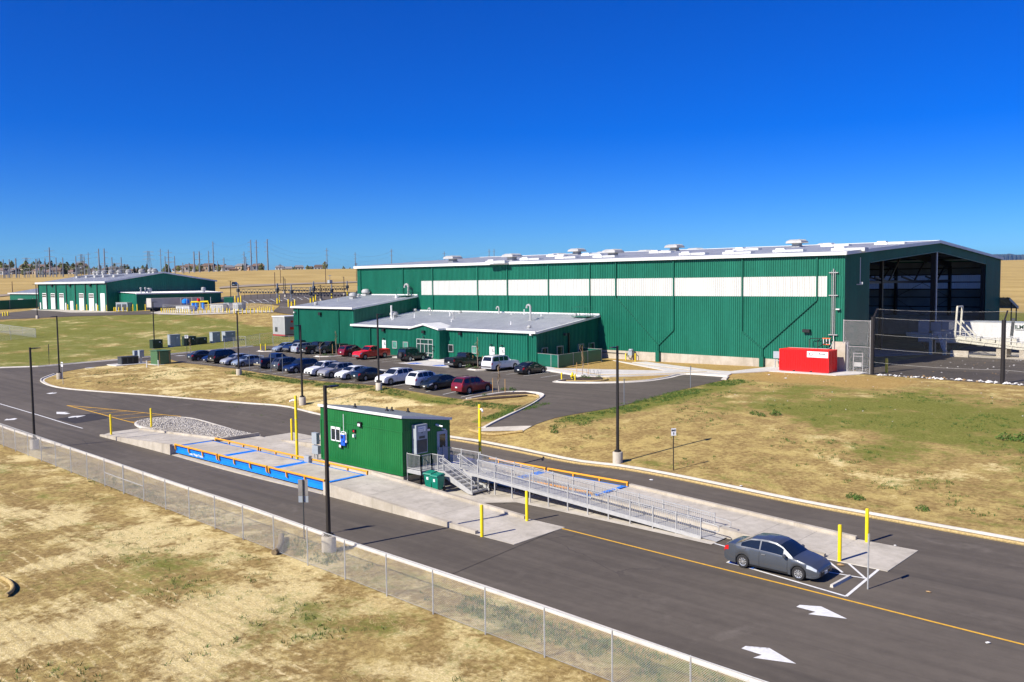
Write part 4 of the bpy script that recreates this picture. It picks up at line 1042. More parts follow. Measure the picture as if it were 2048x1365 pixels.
def weighbridge(label, u0, u1, v0, v1, zt):
    t = thing('weighbridge', label, 'weighbridge', ((u0 + u1) / 2, (v0 + v1) / 2, 0), 0, 'weighbridges')
    mb = MB(); mb.box(u0 + .02, u1 - .02, v0 + .2, v1 - .2, -.2, .15); mb.box(u0 + .02, u1 - .02, v0 - .38, v0 + .18, -.2, .05); mb.build('pit_footing', M['cwall'], t)
    L = (u1 - u0) / 3
    for k in range(3):
        a, b = u0 + k * L + .03, u0 + (k + 1) * L - .03
        mb = MB(); mb.box(a + .3, b - .3, v0 + .25, v1 - .25, zt - .2, zt); mb.build('deck_slab', M['concrete'], t)
        mb = MB(); mb.box(a, a + .3, v0 + .25, v1 - .25, zt - .2, zt + .004); mb.build('deck_joint', M['blue'], t); mb = MB(); mb.box(b - .3, b, v0 + .25, v1 - .25, zt - .2, zt + .004); mb.build('deck_joint', M['blue'], t)
        for v, s in ((v0, -1), (v1, 1)):
            mb = MB(); c = v + .12 * -s
            mb.box(a, b, c - .12, c + .12, .20, zt - .14); mb.box(a, b, c - .12 - (.05 if s < 0 else 0), c + .12 + (.05 if s > 0 else 0), .20, .26); mb.box(a, b, c - .12 - (.04 if s < 0 else 0), c + .12 + (.04 if s > 0 else 0), zt - .13, zt - .05); mb.build('side_beam', M['blue'], t)
            mb = MB(); y = v - .1 * -s
            y = v + s * .12
            mb.tube((a + .06, y, zt + .16), (b - .06, y, zt + .16), .07, 10); g_ = mb.build('guide_rail', M['orange'], t, 50)
            for i in range(4):
                x = a + .12 + (b - a - .24) * i / 3; mb = MB()
                yy = v + s * .06
                mb.extrude([(x - .05, yy, zt + .14), (x - .05, yy + s * .12, zt + .1), (x - .05, yy + s * .09, zt - .20), (x - .05, yy - s * .0, zt - .32)], (.1, 0, 0)); recalc(mb.build('rail_bracket', M['orange'], g_))
    return t
wb = weighbridge('weighbridge with blue sides and orange guide rails, nearest the chain-link fence', -24.75, -4.6, -70.72, -67.5, .70)
weighbridge('second weighbridge with blue sides behind the aluminium walkway', -9.6, 10.6, -62.4, -59.1, .70)
text('Avery Weigh-Tronix', .25, (-22.55, -70.76, .30), XU, ZU, 'lettering', M['sign_white'], wb, .006, 'LEFT', .006)
# slabs round the booth
setting(drape('booth_slab', [(-26.3, -66.9), (-2.4, -66.9), (-2.4, -62.45), (-26.3, -62.45)], M['concrete'], .34, 2, .5))
setting(drape('booth_pad', [(-2.4, -66.9), (3.6, -66.9), (6.2, -64.6), (19.6, -64.65), (19.6, -63.2), (10.7, -63.2), (10.7, -62.65), (-2.4, -62.65)], M['concrete'], .06, 2))
# loose rock island
rb = [(-26.4, -66.6), (-26.2, -62.5), (-35.0, -61.6), (-40.5, -61.3), (-42.6, -62.3), (-43.4, -64.2), (-42.2, -65.9), (-40.2, -66.55)]
rs = [tuple(p) for p in spline(rb[1:], 4)] + [rb[0]]
o = drape('rock_bed', rs, M['gravel'], .16, .8)
for v in o.data.vertices:
    cx_ = min(abs(v.co.y + 64.1) / 2.6, 1); v.co.z += .22 * (1 - cx_ ** 2) * (1 if v.co.x > -41 else .4)
o.data.shade_smooth()
rng = random.Random(4); mb = MB()
for i in range(2600):
    x, y = rng.uniform(-43, -26.6), rng.uniform(-66.4, -61.9)
    if x < -40.5 and abs(y + 64) > 1.6 or y > -62.2 - .06 * (x + 26) * -1 + 1: continue
    z = gz(x, y) + .17 + .22 * (1 - min(abs(y + 64.1) / 2.6, 1) ** 2) * (1 if x > -41 else .4)
    r = rng.uniform(.05, .11); a = rng.random() * 6; ca, sa = math.cos(a), math.sin(a); k = rng.uniform(.6, 1)
    q = [(r * ca, r * sa, 0), (-r * sa * k, r * ca * k, .02), (-r * ca, -r * sa, 0), (r * sa * k, -r * ca * k, -.01), (0.01, 0, r * .7)]
    mb.add([(x + p[0], y + p[1], z + p[2]) for p in q], [(0, 1, 4), (1, 2, 4), (2, 3, 4), (3, 0, 4)])
tag(o, 'loose grey river rock heaped in the kerbed island', 'rocks', None, 'stuff')
tag(mb.build('loose_rock', simple('rock_pieces', (.46, .43, .38), .85, var=.45, scale=7)), 'grey stones lying over the kerbed rock island', 'rocks', None, 'stuff')
setting(sweep('kerb', [Vector(p) for p in rs], [(-.02, -.1), (-.02, .2), (-.2, .2), (-.2, -.1)][::-1], M['kerb'], False, .6))
mb = MB(); mb.box(-26.3, -26.15, -66.6, -62.4, 0, .5); setting(mb.build('kerb', M['cwall']))

# ------------------------------------------------------------------ the booth
BU, BE, BV, BW = -11.65, -2.5, -66.15, -61.85
bz0, bzf, bzb = .64, 4.55, 3.92
bo = thing('scale_house', 'bright green weigh booth with sloping shingle roof and white sliding window', 'booth', ((BU + BE) / 2, (BV + BW) / 2, 0))
def clad(mb, O, A, L, f, Nn):
    mb.ribs(O, A, ZU, L, f, Nn, .2, .012, .02, .012)
mb = MB()
clad(mb, (BU, BV, 0), XU, BE - BU, lambda a: (bz0, bzf), -YV)
clad(mb, (BE, BV, 0), YV, BW - BV, lambda a: (bz0, bzf + (bzb - bzf) * a / (BW - BV)), XU)
clad(mb, (BE, BW, 0), -XU, BE - BU, lambda a: (bz0, bzb), YV)
clad(mb, (BU, BW, 0), -YV, BW - BV, lambda a: (bz0, bzb + (bzf - bzb) * a / (BW - BV)), -XU)
mb.build('wall', M['booth'], bo)
mb = MB()
for z0, z1 in ((bz0, bz0 + .14), (3.55, 3.64)): mb.box(BU, BE, BV - .035, BV - .014, z0, z1); mb.box(BE + .014, BE + .035, BV, BW, z0, z1 if z0 > 1 else z1)
for x in (BU + .05, BE - .05): mb.box(x - .06, x + .06, BV - .037, BV - .016, bz0 + .14, 3.55)
mb.build('wall_trim', M['booth'], bo)
mb = MB(); sl = (bzb - bzf) / (BW - BV)
mb.extrude([(BU - .08, BV - .1, bzf + .02 - .1 * sl), (BE + .08, BV - .1, bzf + .02 - .1 * sl), (BE + .08, BV - .1, bzf + .13 - .1 * sl), (BU - .08, BV - .1, bzf + .13 - .1 * sl)], (0, BW - BV + .2, sl * (BW - BV + .2)))
mb.build('roof', M['shingle'], bo)
mb = MB(); mb.box(BU - .1, BE + .1, BV - .15, BV - .105, bzf - .03, bzf + .15); mb.bar((BE + .105, BV - .12, bzf + .07), (BE + .105, BW + .1, bzb + .05), .03, .18); mb.build('drip_edge', M['white'], bo)
mb = MB(); mb.box(BU + .06, BE - .06, BV + .06, BW - .06, 0.0, bz0); mb.build('plinth', M['cwall'], bo)
def rr(px, py):
    r = ray(px, py); t = (bzf + .15 + sl * (CAM.y - BV) - CAM.z) / (r.z - sl * r.y); return CAM + r * t
for px, py in ((710, 815), (774, 822), (784, 822), (816, 824.5)):
    c = rr(px, py); mb = MB(); mb.tube(c - Vector((0, 0, .05)), c + Vector((0, 0, .28)), .06, 8); mb.lathe([(.16, 0), (.14, .05), (.07, .1)], c, 10); mb.build('vent_pipe', M['black'], bo)
a, b = av(663.5, 852.5, BV), av(682, 884, BV)
mb = MB(); mb.box(a.x, b.x, BV - .03, BV + .05, b.z, a.z); w = mb.build('window', M['glass'], bo)
mb = MB()
for q in ((a.x - .02, a.x + .03), (b.x - .03, b.x + .02), ((a.x + b.x) / 2 - .035, (a.x + b.x) / 2 + .035)): mb.box(*q, BV - .075, BV - .02, b.z, a.z)
mb.box(a.x + .06, b.x - .06, BV - .075, BV - .02, b.z, b.z + .07); mb.box(a.x + .06, b.x - .06, BV - .075, BV - .02, a.z - .16, a.z); mb.build('frame', M['sign_white'], w)
mb = MB()
for q in ((a.x - .13, a.x - .03, b.z - .1, a.z + .1), (b.x + .03, b.x + .13, b.z - .1, a.z + .1), (a.x - .03, b.x + .03, a.z + .01, a.z + .1), (a.x - .03, b.x + .03, b.z - .1, b.z - .01)): mb.box(q[0], q[1], BV - .045, BV - .013, q[2], q[3])
mb.build('window_trim', M['booth'], bo)
# driver kiosk
k = av(691, 880, BV); mb = MB(); mb.box(k.x - .42, k.x + .38, BV - .05, BV - .015, k.z - .55, k.z + .75); mb.build('kiosk_board', M['booth'], bo)
mb = MB(); mb.box(k.x - .24, k.x + .22, BV - .24, BV - .055, k.z - .38, k.z + .40); kb = mb.build('kiosk', simple('kiosk_blue', (.01, .10, .62), .4), bo)
mb = MB(); mb.box(k.x - .16, k.x + .02, BV - .262, BV - .242, k.z + .12, k.z + .32); mb.box(k.x + .06, k.x + .13, BV - .262, BV - .242, k.z - .15, k.z - .02); mb.build('kiosk_screen', M['ink'], kb)
mb = MB(); yy = BV - .14
mb.path([(k.x - .3, yy, k.z - .05), (k.x - .3, yy, k.z + .5), (k.x - .22, yy, k.z + .58), (k.x + .2, yy, k.z + .58), (k.x + .28, yy, k.z + .5), (k.x + .28, yy, k.z - .1)], .025, 6)
for s in (-.3, .28): mb.lathe([(.07, -.07), (.07, .07)], (k.x + s, yy, k.z - .08), 8)
mb.tube((k.x, yy, k.z + .58), (k.x, yy, k.z + 1.85), .022, 6); mb.box(k.x - .27, k.x + .24, BV - .28, BV - .055, k.z + .41, k.z + .47); mb.build('kiosk_conduit', M['sign_white'], bo)
def wl(px, py, w, h, name='wall_light', lens=True):
    c = av(px, py, BV); mb = MB(); mb.box(c.x - w, c.x + w, BV - .16, BV - .015, c.z - h, c.z + h); q = mb.build(name, M['black'], bo)
    if lens: mb = MB(); mb.box(c.x - w * .7, c.x + w * .55, BV - .175, BV - .162, c.z - h * .7, c.z + h * .35); mb.build('lens', M['sign_white'], q)
wl(721.5, 849, .2, .17); wl(684, 891, .17, .17)
c = av(709.5, 862.5, BV); mb = MB(); mb.box(c.x - .17, c.x + .17, BV - .12, BV - .015, c.z - .1, c.z + .12); q = mb.build('traffic_signal', M['black'], bo)
mb = MB(); mb.box(c.x - .02, c.x + .08, BV - .135, BV - .122, c.z - .05, c.z + .06); mb.build('signal_lens', M['red'], q)
mb = MB(); mb.box(c.x - .02, c.x + .12, BV - .2, BV - .015, c.z - .42, c.z - .2); mb.build('camera', M['sign_white'], bo)
mb = MB(); mb.box(BU + .72, BU + .80, BV - .045, BV - .013, 2.2, 3.3); mb.build('yellow_decal', M['yellow'], bo)
# shaded end wall: air conditioner, door, light
a0, a1 = au(823.5, 852, BE), au(845, 902, BE)
mb = MB(); mb.box(BE + .02, BE + .46, -65.35, -64.35, 2.05, 3.98); ac = mb.build('air_conditioner', M['grey_cab'], bo)
mb = MB(); mb.box(BE + .462, BE + .475, -65.28, -64.42, 2.12, 2.98); mb.box(BE + .462, BE + .475, -65.1, -64.6, 3.06, 3.22); mb.box(BE + .462, BE + .475, -64.9, -64.78, 3.4, 3.46); mb.build('grille', M['dkgrey'], ac)
mb = MB(); mb.box(BE + .462, BE + .48, -65.17, -64.53, 3.52, 3.86); lb = mb.build('label_plate', M['sign_white'], ac)
text("Eubank's", .14, (BE + .482, -65.13, 3.70), YV, ZU, 'label_text', M['sign_blue'], lb, .002)
text('303-777-1287', .075, (BE + .482, -65.11, 3.58), YV, ZU, 'label_text', M['ink'], lb, .002)
mb = MB(); mb.box(BE + .0, BE + .05, -63.1, -62.15, 1.13, 3.22); dr = mb.build('door', simple('grey_blue_door', (.30, .36, .45), .5), bo)
mb = MB(); mb.box(BE + .052, BE + .06, -62.88, -62.36, 2.1, 3.0); mb.build('door_glass', M['glass'], dr); mb = MB(); mb.box(BE + .052, BE + .13, -63.04, -62.95, 1.95, 2.15); mb.build('handle', M['galv'], dr)
mb = MB(); mb.box(BE + .0, BE + .2, -64.25, -63.85, 3.4, 3.62); q = mb.build('wall_light', M['black'], bo); mb = MB(); mb.box(BE + .202, BE + .21, -64.2, -63.9, 3.42, 3.55); mb.build('lens', M['sign_white'], q)
mb = MB(); mb.tube((BE, -63.15, 3.72), (BE + .25, -63.1, 3.66), .08, 8); mb.tube((BE + .25, -63.1, 3.66), (BE + .5, -63.0, 3.62), .06, 8); mb.build('camera', M['sign_white'], bo)
mb = MB(); mb.tube((BE, -62.6, 3.35), (BE + .3, -62.55, 3.33), .05, 8); mb.build('camera', M['sign_white'], bo)

# ------------------------------------------------------------------ aluminium platform, stairs and ramp
DK = 1.12
pf = thing('access_platform', 'silver aluminium stairs and railed landing at the shaded end of the green booth', 'stairs', (-.5, -64.5, .06))
mb = MB(); mb.prism([(-2.44, -65.85), (-1.05, -65.85), (-1.05, -64.9), (.15, -64.9), (.15, -63.5), (1.2, -63.5), (1.2, -62.6), (-2.44, -62.6)], DK - .05, DK); mb.build('deck', M['alu'], pf)
mb = MB()
for a, b in (((-2.44, -65.86), (-1.05, -65.86)), ((-1.05, -65.86), (-1.05, -64.92)), ((-1.05, -64.92), (.15, -64.92))): mb.bar((a[0], a[1], DK - .15), (b[0], b[1], DK - .15), .06, .2)
mb.build('fascia', M['alu'], pf)
def rail(par, p0, p1, z0, z1, h=1.03, sp=.115, feet=None, posts=True, n=None, name='railing'):
    p0, p1 = Vector((*p0, z0)), Vector((*p1, z1)); L = (p1 - p0).length
    mb = MB(); up = Vector((0, 0, h))
    mb.bar(p0 + up, p1 + up, .045, .04); mb.bar(p0 + Vector((0, 0, .09)), p1 + Vector((0, 0, .09)), .04, .035)
    k = int(L / sp)
    for i in range(1, k): q = p0.lerp(p1, i / k); mb.bar(q + Vector((0, 0, .09)), q + up, .019, .019, (1, 0, 0))
    r_ = mb.build(name, M['alu'], par)
    if posts:
        n = n or max(1, round(L / 1.48))
        for i in range(n + 1):
            mb = MB(); q = p0.lerp(p1, i / n); mb.bar(Vector((q.x, q.y, .03 if feet is None else feet)), q + Vector((0, 0, h + .06)), .06, .06, (1, 0, 0)); mb.build('railing_post', M['alu'], r_)
    return r_
rail(pf, (-2.42, -65.85), (-1.05, -65.85), DK, DK, n=1); rail(pf, (-1.05, -65.85), (-1.05, -64.9), DK, DK, n=1); rail(pf, (-1.05, -64.9), (.12, -64.9), DK, DK, n=2); rail(pf, (-2.42, -62.6), (1.2, -62.6), DK, DK, n=2)
mb = MB(); ns = 6; su0, su1, sv0, sv1 = .15, 2.75, -65.0, -63.55
for i in range(ns):
    x = su0 + (su1 - su0) * i / ns + .08; z = DK - (i + 1) * (DK - .08) / (ns + .6)
    mb.box(x, x + .34, sv0, sv1, z - .04, z); mb.box(x + .31, x + .36, sv0, sv1, z - .1, z - .0)
mb.build('stair_treads', M['alu'], pf)
for v in (sv0 - .03, sv1 + .03):
    mb = MB(); mb.extrude([(su0, v - .025, DK), (su0 + .12, v - .025, DK + .05), (su1 + .12, v - .025, .16), (su1 + .12, v - .025, .03), (su1 - .25, v - .025, .03), (su0, v - .025, DK - .32)], (0, .05, 0)); recalc(mb.build('stair_stringer', M['alu'], pf))
    rail(pf, (su0 + .05, v), (su1 + .05, v), DK, .12, .95, .13, .03, True, 1, 'stair_railing')
    mb = MB(); vv = v + (.07 if v > -64.3 else -.07)
    mb.path([(su0 - .15, vv, DK + .62), (su0 - .25, vv, DK + .70), (su0 - .25, vv, DK + .84), (su0 - .15, vv, DK + .9), (su0 + .05, vv, DK + .88), (su1 + .1, vv, .98), (su1 + .3, vv, .93), (su1 + .38, vv, .82), (su1 + .3, vv, .66), (su1 + .1, vv, .68), (su0 + .05, vv, DK + .60), (su0 - .15, vv, DK + .62)], .024, 6)
    mb.build('handrail', M['alu'], pf, 60)
rp = thing('access_ramp', 'long silver aluminium wheelchair ramp with railings beside the far weighbridge', 'ramp', (10, -63.5, .06))
RU0, RU1, RA, RB = 1.2, 18.7, -64.12, -62.78
zr = lambda u: DK + (.10 - DK) * max(0, (u - 2.4)) / (RU1 - 2.4)
mb = MB()
mb.add([(RU0, RA, DK), (2.4, RA, DK), (RU1 + .9, RA, .06), (RU1 + .9, RB, .06), (2.4, RB, DK), (RU0, RB, DK), (RU0, RA, DK - .05), (2.4, RA, DK - .05), (RU1 + .9, RA, .055), (RU1 + .9, RB, .055), (2.4, RB, DK - .05), (RU0, RB, DK - .05)],
       [(0, 1, 4, 5), (1, 2, 3, 4), (6, 11, 10, 7), (7, 10, 9, 8), (0, 6, 7, 1), (1, 7, 8, 2), (5, 4, 10, 11), (4, 3, 9, 10)])
mb.build('ramp_deck', M['alu'], rp)
for v in (RA - .03, RB + .03):
    mb = MB(); mb.bar((RU0, v, DK - .07), (2.4, v, DK - .07), .05, .2); mb.bar((2.4, v, DK - .07), (RU1, v, .1), .05, .2); mb.build('ramp_stringer', M['alu'], rp)
    r0 = rail(rp, (2.5 if v < -63.5 else RU0, v), (RU1, v), zr(2.5), zr(RU1), .98, .115, .05, True, 11)
    mb = MB(); vv = v + (.09 if v < -63.5 else -.09)
    mb.path([(2.3, vv, zr(2.3) + .86), (RU1, vv, zr(RU1) + .84), (RU1 + .9, vv, .88), (RU1 + 1.0, vv, .8), (RU1 + 1.0, vv, .62), (RU1 + .9, vv, .55), (RU1, vv, .58)], .024, 6); mb.build('handrail', M['alu'], rp, 60)

# carts, cabinets
def cart(x, y, rz, label):
    t = thing('wheelie_bin', label, 'bin', (x, y, .06), rz, 'teal wheeled bins')
    mb = MB(); vs = []
    for s, z in ((.24, .12), (.27, .5), (.31, .98)): vs += [(-s, -s * 1.05, z), (s, -s * 1.05, z), (s, s * 1.05, z), (-s, s * 1.05, z)]
    R_ = t.matrix_basis if False else Matrix.Translation(Vector((x, y, .06))) @ Matrix.Rotation(rz, 4, 'Z')
    W_ = lambda q: [tuple(R_ @ Vector(p)) for p in q]
    mb.add(W_(vs), [(3, 2, 1, 0)] + [(4 * j + i, 4 * j + (i + 1) % 4, 4 * j + 4 + (i + 1) % 4, 4 * j + 4 + i) for j in range(2) for i in range(4)] + [(8, 9, 10, 11)]); mb.build('bin_body', M['teal'], t)
    mb = MB(); mb.add(W_([(-.34, -.40, .98), (.34, -.40, .98), (.34, .38, 1.02), (-.34, .38, 1.02), (-.30, -.36, 1.06), (.30, -.36, 1.06), (.30, .30, 1.13), (-.30, .30, 1.13)]), [(0, 3, 2, 1), (4, 5, 6, 7), (0, 1, 5, 4), (1, 2, 6, 5), (2, 3, 7, 6), (3, 0, 4, 7)]); mb.build('lid', M['teal'], t)
    for s in (-.28, .28):
        mb = MB(); a, b = W_([(s - .04, .3, .13), (s + .04, .3, .13)]); mb.tube(a, b, .13, 12); mb.build('wheel', M['rubber'], t)
    mb = MB(); a, b = W_([(-.26, .40, .98), (.26, .40, .98)]); mb.tube(a, b, .02, 6); mb.build('handle', M['black'], t)
    mb = MB(); q = W_([(-.1, -.302, .62), (.06, -.302, .62), (.06, -.31, .8), (-.1, -.31, .8)]); mb.add(q, [(0, 1, 2, 3)]); mb.extrude([Vector(p) for p in q], R_.to_3x3() @ Vector((0, -.01, 0))); mb.build('bin_label', M['sign_white'], t)
cart(-.42, -65.6, .15, 'teal wheeled bin under the landing, left of the pair'); cart(.42, -65.75, .05, 'teal wheeled bin nearest the stairs, right of the pair')
cb = thing('meter_cabinet', 'grey electrical boxes on a steel frame at the left end of the green booth', 'cabinet', (-13.2, -65.3, .34))
mb = MB()
for x in (-13.75, -12.75): mb.box(x - .03, x + .03, -65.33, -65.27, .3, 2.25)
for z in (.9, 1.7, 2.2): mb.box(-13.72, -12.78, -65.32, -65.28, z - .03, z + .03)
mb.build('frame', M['galv'], cb)
mb = MB(); mb.box(-13.6, -13.0, -65.62, -65.34, 1.45, 2.3); mb.build('upper_box', M['grey_cab'], cb)
mb = MB(); mb.box(-13.6, -12.85, -65.62, -65.34, .72, 1.35); mb.build('lower_box', M['grey_cab'], cb); mb = MB(); mb.tube((-13.2, -65.45, .3), (-13.2, -65.45, .72), .09, 8); mb.build('conduit', M['galv'], cb)
sb = thing('junction_box', 'small grey junction box by the back orange guide rail, left of the booth', 'box', (-11.3, -67.55, .34)); mb = MB(); mb.box(-11.6, -11.0, -67.7, -67.45, .34, 1.15); mb.build('box_body', M['galv'], sb); mb = MB(); mb.box(-11.55, -11.05, -67.72, -67.70, .45, 1.1); mb.build('box_cover', M['vent'], sb)
# ------------------------------------------------------------------ lamp posts
def lamp(label, x, y, rz, h=7.6, two=False):
    z = gz(x, y) - .04
    t = thing('lamp_post', label, 'lamp post', (x, y, z), rz, 'lamp posts of the site')
    R_ = Matrix.Translation(Vector((x, y, z))) @ Matrix.Rotation(rz, 4, 'Z'); w = lambda *p: tuple(R_ @ Vector(p))
    mb = MB(); mb.lathe([(.36, -.3), (.36, .80), (.33, .84)], (x, y, z), 20); mb.build('concrete_footing', M['cwall'], t, 40)
    mb = MB(); vs = []
    for s, zz_ in ((.082, .85), (.066, .84 + h)): vs += [w(-s, -s, zz_), w(s, -s, zz_), w(s, s, zz_), w(-s, s, zz_)]
    mb.add(vs, [(3, 2, 1, 0), (4, 5, 6, 7)] + [(i, (i + 1) % 4, 4 + (i + 1) % 4, 4 + i) for i in range(4)])
    p = mb.build('pole', M['bronze'], t)
    mb = MB(); q = [w(a * .17, b * .17, .84) for a, b in ((-1, -1), (1, -1), (1, 1), (-1, 1))]; mb.prism([(v[0], v[1]) for v in q], z + .84, z + .98); mb.build('base_cover', M['bronze'], p)
    for s in ((1, -1) if two else (1,)):
        mb = MB(); H = .84 + h - .1
        mb.add([w(s * .06, -.05, H - .05), w(s * .22, -.05, H - .02), w(s * .22, .05, H - .02), w(s * .06, .05, H - .05), w(s * .06, -.05, H + .05), w(s * .22, -.05, H + .03), w(s * .22, .05, H + .03), w(s * .06, .05, H + .05)], [(0, 3, 2, 1), (4, 5, 6, 7), (0, 1, 5, 4), (1, 2, 6, 5), (2, 3, 7, 6), (3, 0, 4, 7)])
        mb.add([w(s * .22, -.17, H - .03), w(s * .80, -.15, H + .0), w(s * .80, .15, H + .0), w(s * .22, .17, H - .03), w(s * .22, -.15, H + .06), w(s * .76, -.12, H + .05), w(s * .76, .12, H + .05), w(s * .22, .15, H + .06)], [(0, 3, 2, 1), (4, 5, 6, 7), (0, 1, 5, 4), (1, 2, 6, 5), (2, 3, 7, 6), (3, 0, 4, 7)])
        recalc(mb.build('lamp_head', M['bronze'], t))
    return t
UPV, DNV = math.pi / 2, -math.pi / 2
lamp('dark lamp post behind the near chain-link fence, in front of the green booth', 5.61, -77.95, UPV)
lamp('dark lamp post by the chain-link fence at the left edge of the weigh road', -36.04, -77.27, UPV)
lamp('dark lamp post in the dry grass right of the booth, near an exit sign', 5.11, -52.6, DNV)
lamp('dark lamp post in the straw directly behind the left end of the booth', -36.8, -50.72, DNV)
lamp('dark lamp post at the grass edge in front of the white wagon', -34.42, -42.4, UPV)
lamp('dark lamp post at the rounded tip of the straw island, beside an exit sign', -81.84, -58.2, DNV)
lamp('dark lamp post in front of the pale silver sedans in the front row', -62.22, -43.2, UPV)
lamp('dark lamp post standing behind the grooved green vault', *aD(309, 697, 160)[:2], UPV)
lamp('dark lamp post on the forecourt corner before the distant workshop', *aD(75, 638, 215.6)[:2], DNV, 7.6)
def topz(p, px, py):
    r = ray(px, py); d = math.hypot(p.x - CAM.x, p.y - CAM.y); return CAM.z + r.z * d / math.hypot(r.x, r.y)
for (bx, by, tx, ty, lab, two) in ((462, 606, 462, 561.5, 'dark twin-headed lamp post right of the gas compressors', True), (571, 595, 570.8, 557.5, 'dark lamp post inside the truck lot, shorter of a close pair', False), (567.6, 587.5, 567.3, 553.5, 'dark lamp post inside the truck lot, taller of a close pair', False), (642.3, 602.5, 641.8, 577.5, 'short brown lamp post among the gantries', False), (688.5, 592, 688, 553.5, 'dark lamp post beside the last gantry, near the long building', False)):
    p = G(bx, by); lamp(lab, p.x, p.y, DNV, max(3.5, topz(p, tx, ty) - p.z - .84), two)

# ------------------------------------------------------------------ bollards and camera posts
def bollard(label, p, h, r=.09, group='yellow bollards'):
    t = MB(); x, y, z = p
    t.lathe([(r, -.2), (r, h - .05), (r * .85, h - .012), (r * .4, h)], (x, y, z), 14)
    o = t.build('bollard', M['yellow'], None, 35)
    for v in o.data.vertices: v.co -= Vector(p)
    o.location = p
    return tag(o, label, 'bollard', group)
def A(px, py, z): return az(px, py, z)
bollard('yellow bollard on the ramp apron, nearest the chain-link fence on the right', A(964, 1074, .02), 1.72)
bollard('yellow bollard on the ramp apron beside the aluminium walkway', A(1054, 1043, .02), 1.74)
bollard('yellow bollard between the parked near sedan and the concrete ramp', A(1679, 1122, .05), 1.75)
bollard('yellow bollard at the far kerb end of the ramp, behind the bare sign post', A(1733.5, 1085, .03), 1.75)
bollard('yellow bollard at the left tip of the weighbridge ramp, beside the open road', A(222.5, 869.5, .05), 1.85)
bollard('yellow bollard against the rounded rock island', A(303, 857, .1), 1.9)
bollard('yellow bollard just left of the tall yellow camera post behind the weighbridge', A(584, 882, .1), 1.9)
def camera_post(label, base, tx, ty, side):
    h = topz(base, tx, ty) - base.z
    t = thing('camera_post', label, 'camera post', base, 0, 'tall yellow camera posts')
    mb = MB(); mb.lathe([(.105, -.2), (.105, h - .05), (.09, h - .01), (.05, h)], tuple(base), 14); p = mb.build('post', M['yellow'], t, 35)
    for k in (.3, .62, .93): mb = MB(); mb.lathe([(.112, 0), (.112, .03)], (base.x, base.y, base.z + h * k), 14); mb.build('strap', M['galv'], p)
    mb = MB(); c = base + Vector((0, 0, h - .35)); d = Vector((side * .12, 0, 0)); mb.tube(c + d, c + d * 2.6 + Vector((0, -.05, 0)), .07, 8); mb.tube(c + d * 2.6 + Vector((0, -.05, 0)), c + d * 4.2 + Vector((0, -.2, -.12)), .055, 8); mb.build('camera', M['sign_white'], t)
camera_post('tall yellow camera post left of the green booth', A(594.5, 918, .34), 591.5, 791.5, -1)
camera_post('tall yellow camera post right of the green booth, behind the railings', A(960.5, 930, .34), 958.4, 809, 1)
for px, py, ty, lab in ((1123.3, 761, 745.5, 'yellow bollard left of the yellow hydrant'), (1150.3, 763.5, 748, 'yellow bollard right of the yellow hydrant'), (1251.6, 721, 706.7, 'yellow bollard left of the gas meter on the long wall'), (1270.5, 723.5, 707, 'yellow bollard right of the gas meter on the long wall'),
                        (521.8, 701.5, 688, 'yellow bollard on the small kerbed island, left of two'), (531.4, 702.5, 688, 'yellow bollard on the small kerbed island, right of two')):
    p = G(px, py); bollard(lab, p, topz(p, px, ty) - p.z, .085)
c5l = [(212, 800), (388, 808), (563, 815), (780, 828), (965, 830), (1168, 838), (1392, 848), (1580, 850), (318, 806), (495, 812), (676, 822), (862, 828), (1087, 838), (1290, 846), (1518, 853)]
for i, (x, y) in enumerate(c5l):
    p = G(*c5(x, y + 3)); bollard('small yellow bollard guarding the white doors of the distant workshop', p, 1.45 + (.3 if i < 8 else -.1), .13 if i < 8 else .09, 'bollards along the workshop doors')
for x, y in ((1725, 850), (1758, 850), (1823, 852), (1910, 853), (1995, 852)):
    p = G(*c5(x, y)); bollard('short yellow bollard around the grey box by the workshop gable', p, 1.1, .13, 'bollards by the workshop gable')
c6 = lambda x, y: (260 + x / 10.24, 540 + y / 10.24)
for x, y, h in ((30, 842, 1.2), (65, 847, 1.8), (150, 845, 1.8), (318, 838, 1.7)):
    p = G(*c6(x, y)); bollard('yellow bollard at the corner of the workshop lean-to', p, h, .12, 'bollards by the workshop lean-to')
cng = [(x, y) for x, y in zip([645, 687, 725, 773, 815, 862, 905, 948, 993, 1047, 1092, 1140, 1185, 1237, 1310, 1398, 1485, 1572, 1655, 1742, 1825, 1910, 1993], [885, 888, 890, 892, 894, 896, 898, 900, 902, 905, 907, 909, 911, 913, 908, 903, 898, 894, 890, 888, 888, 888, 886])]
cng = [c6(*q) for q in cng] + [(440 + x / 6.827, 540 + y / 6.827) for x, y in ((98, 598), (132, 600), (195, 604), (252, 606), (308, 602), (362, 598), (418, 595), (470, 592), (520, 592), (577, 590), (632, 587), (683, 584), (730, 580), (545, 572), (603, 570), (655, 568), (385, 566))]
for q in cng: p = G(*q); bollard('small yellow bollard in the row round the fenced gas compressors', p, 1.25, .12, 'bollards round the gas compressors')
for px, py in ((6, 633.2), (11, 632.6), (16, 632)): p = G(px, py); bollard('stubby yellow bollard on the grass tip at the left edge of the photo', p, 1.1, .16, 'bollards at the left edge')

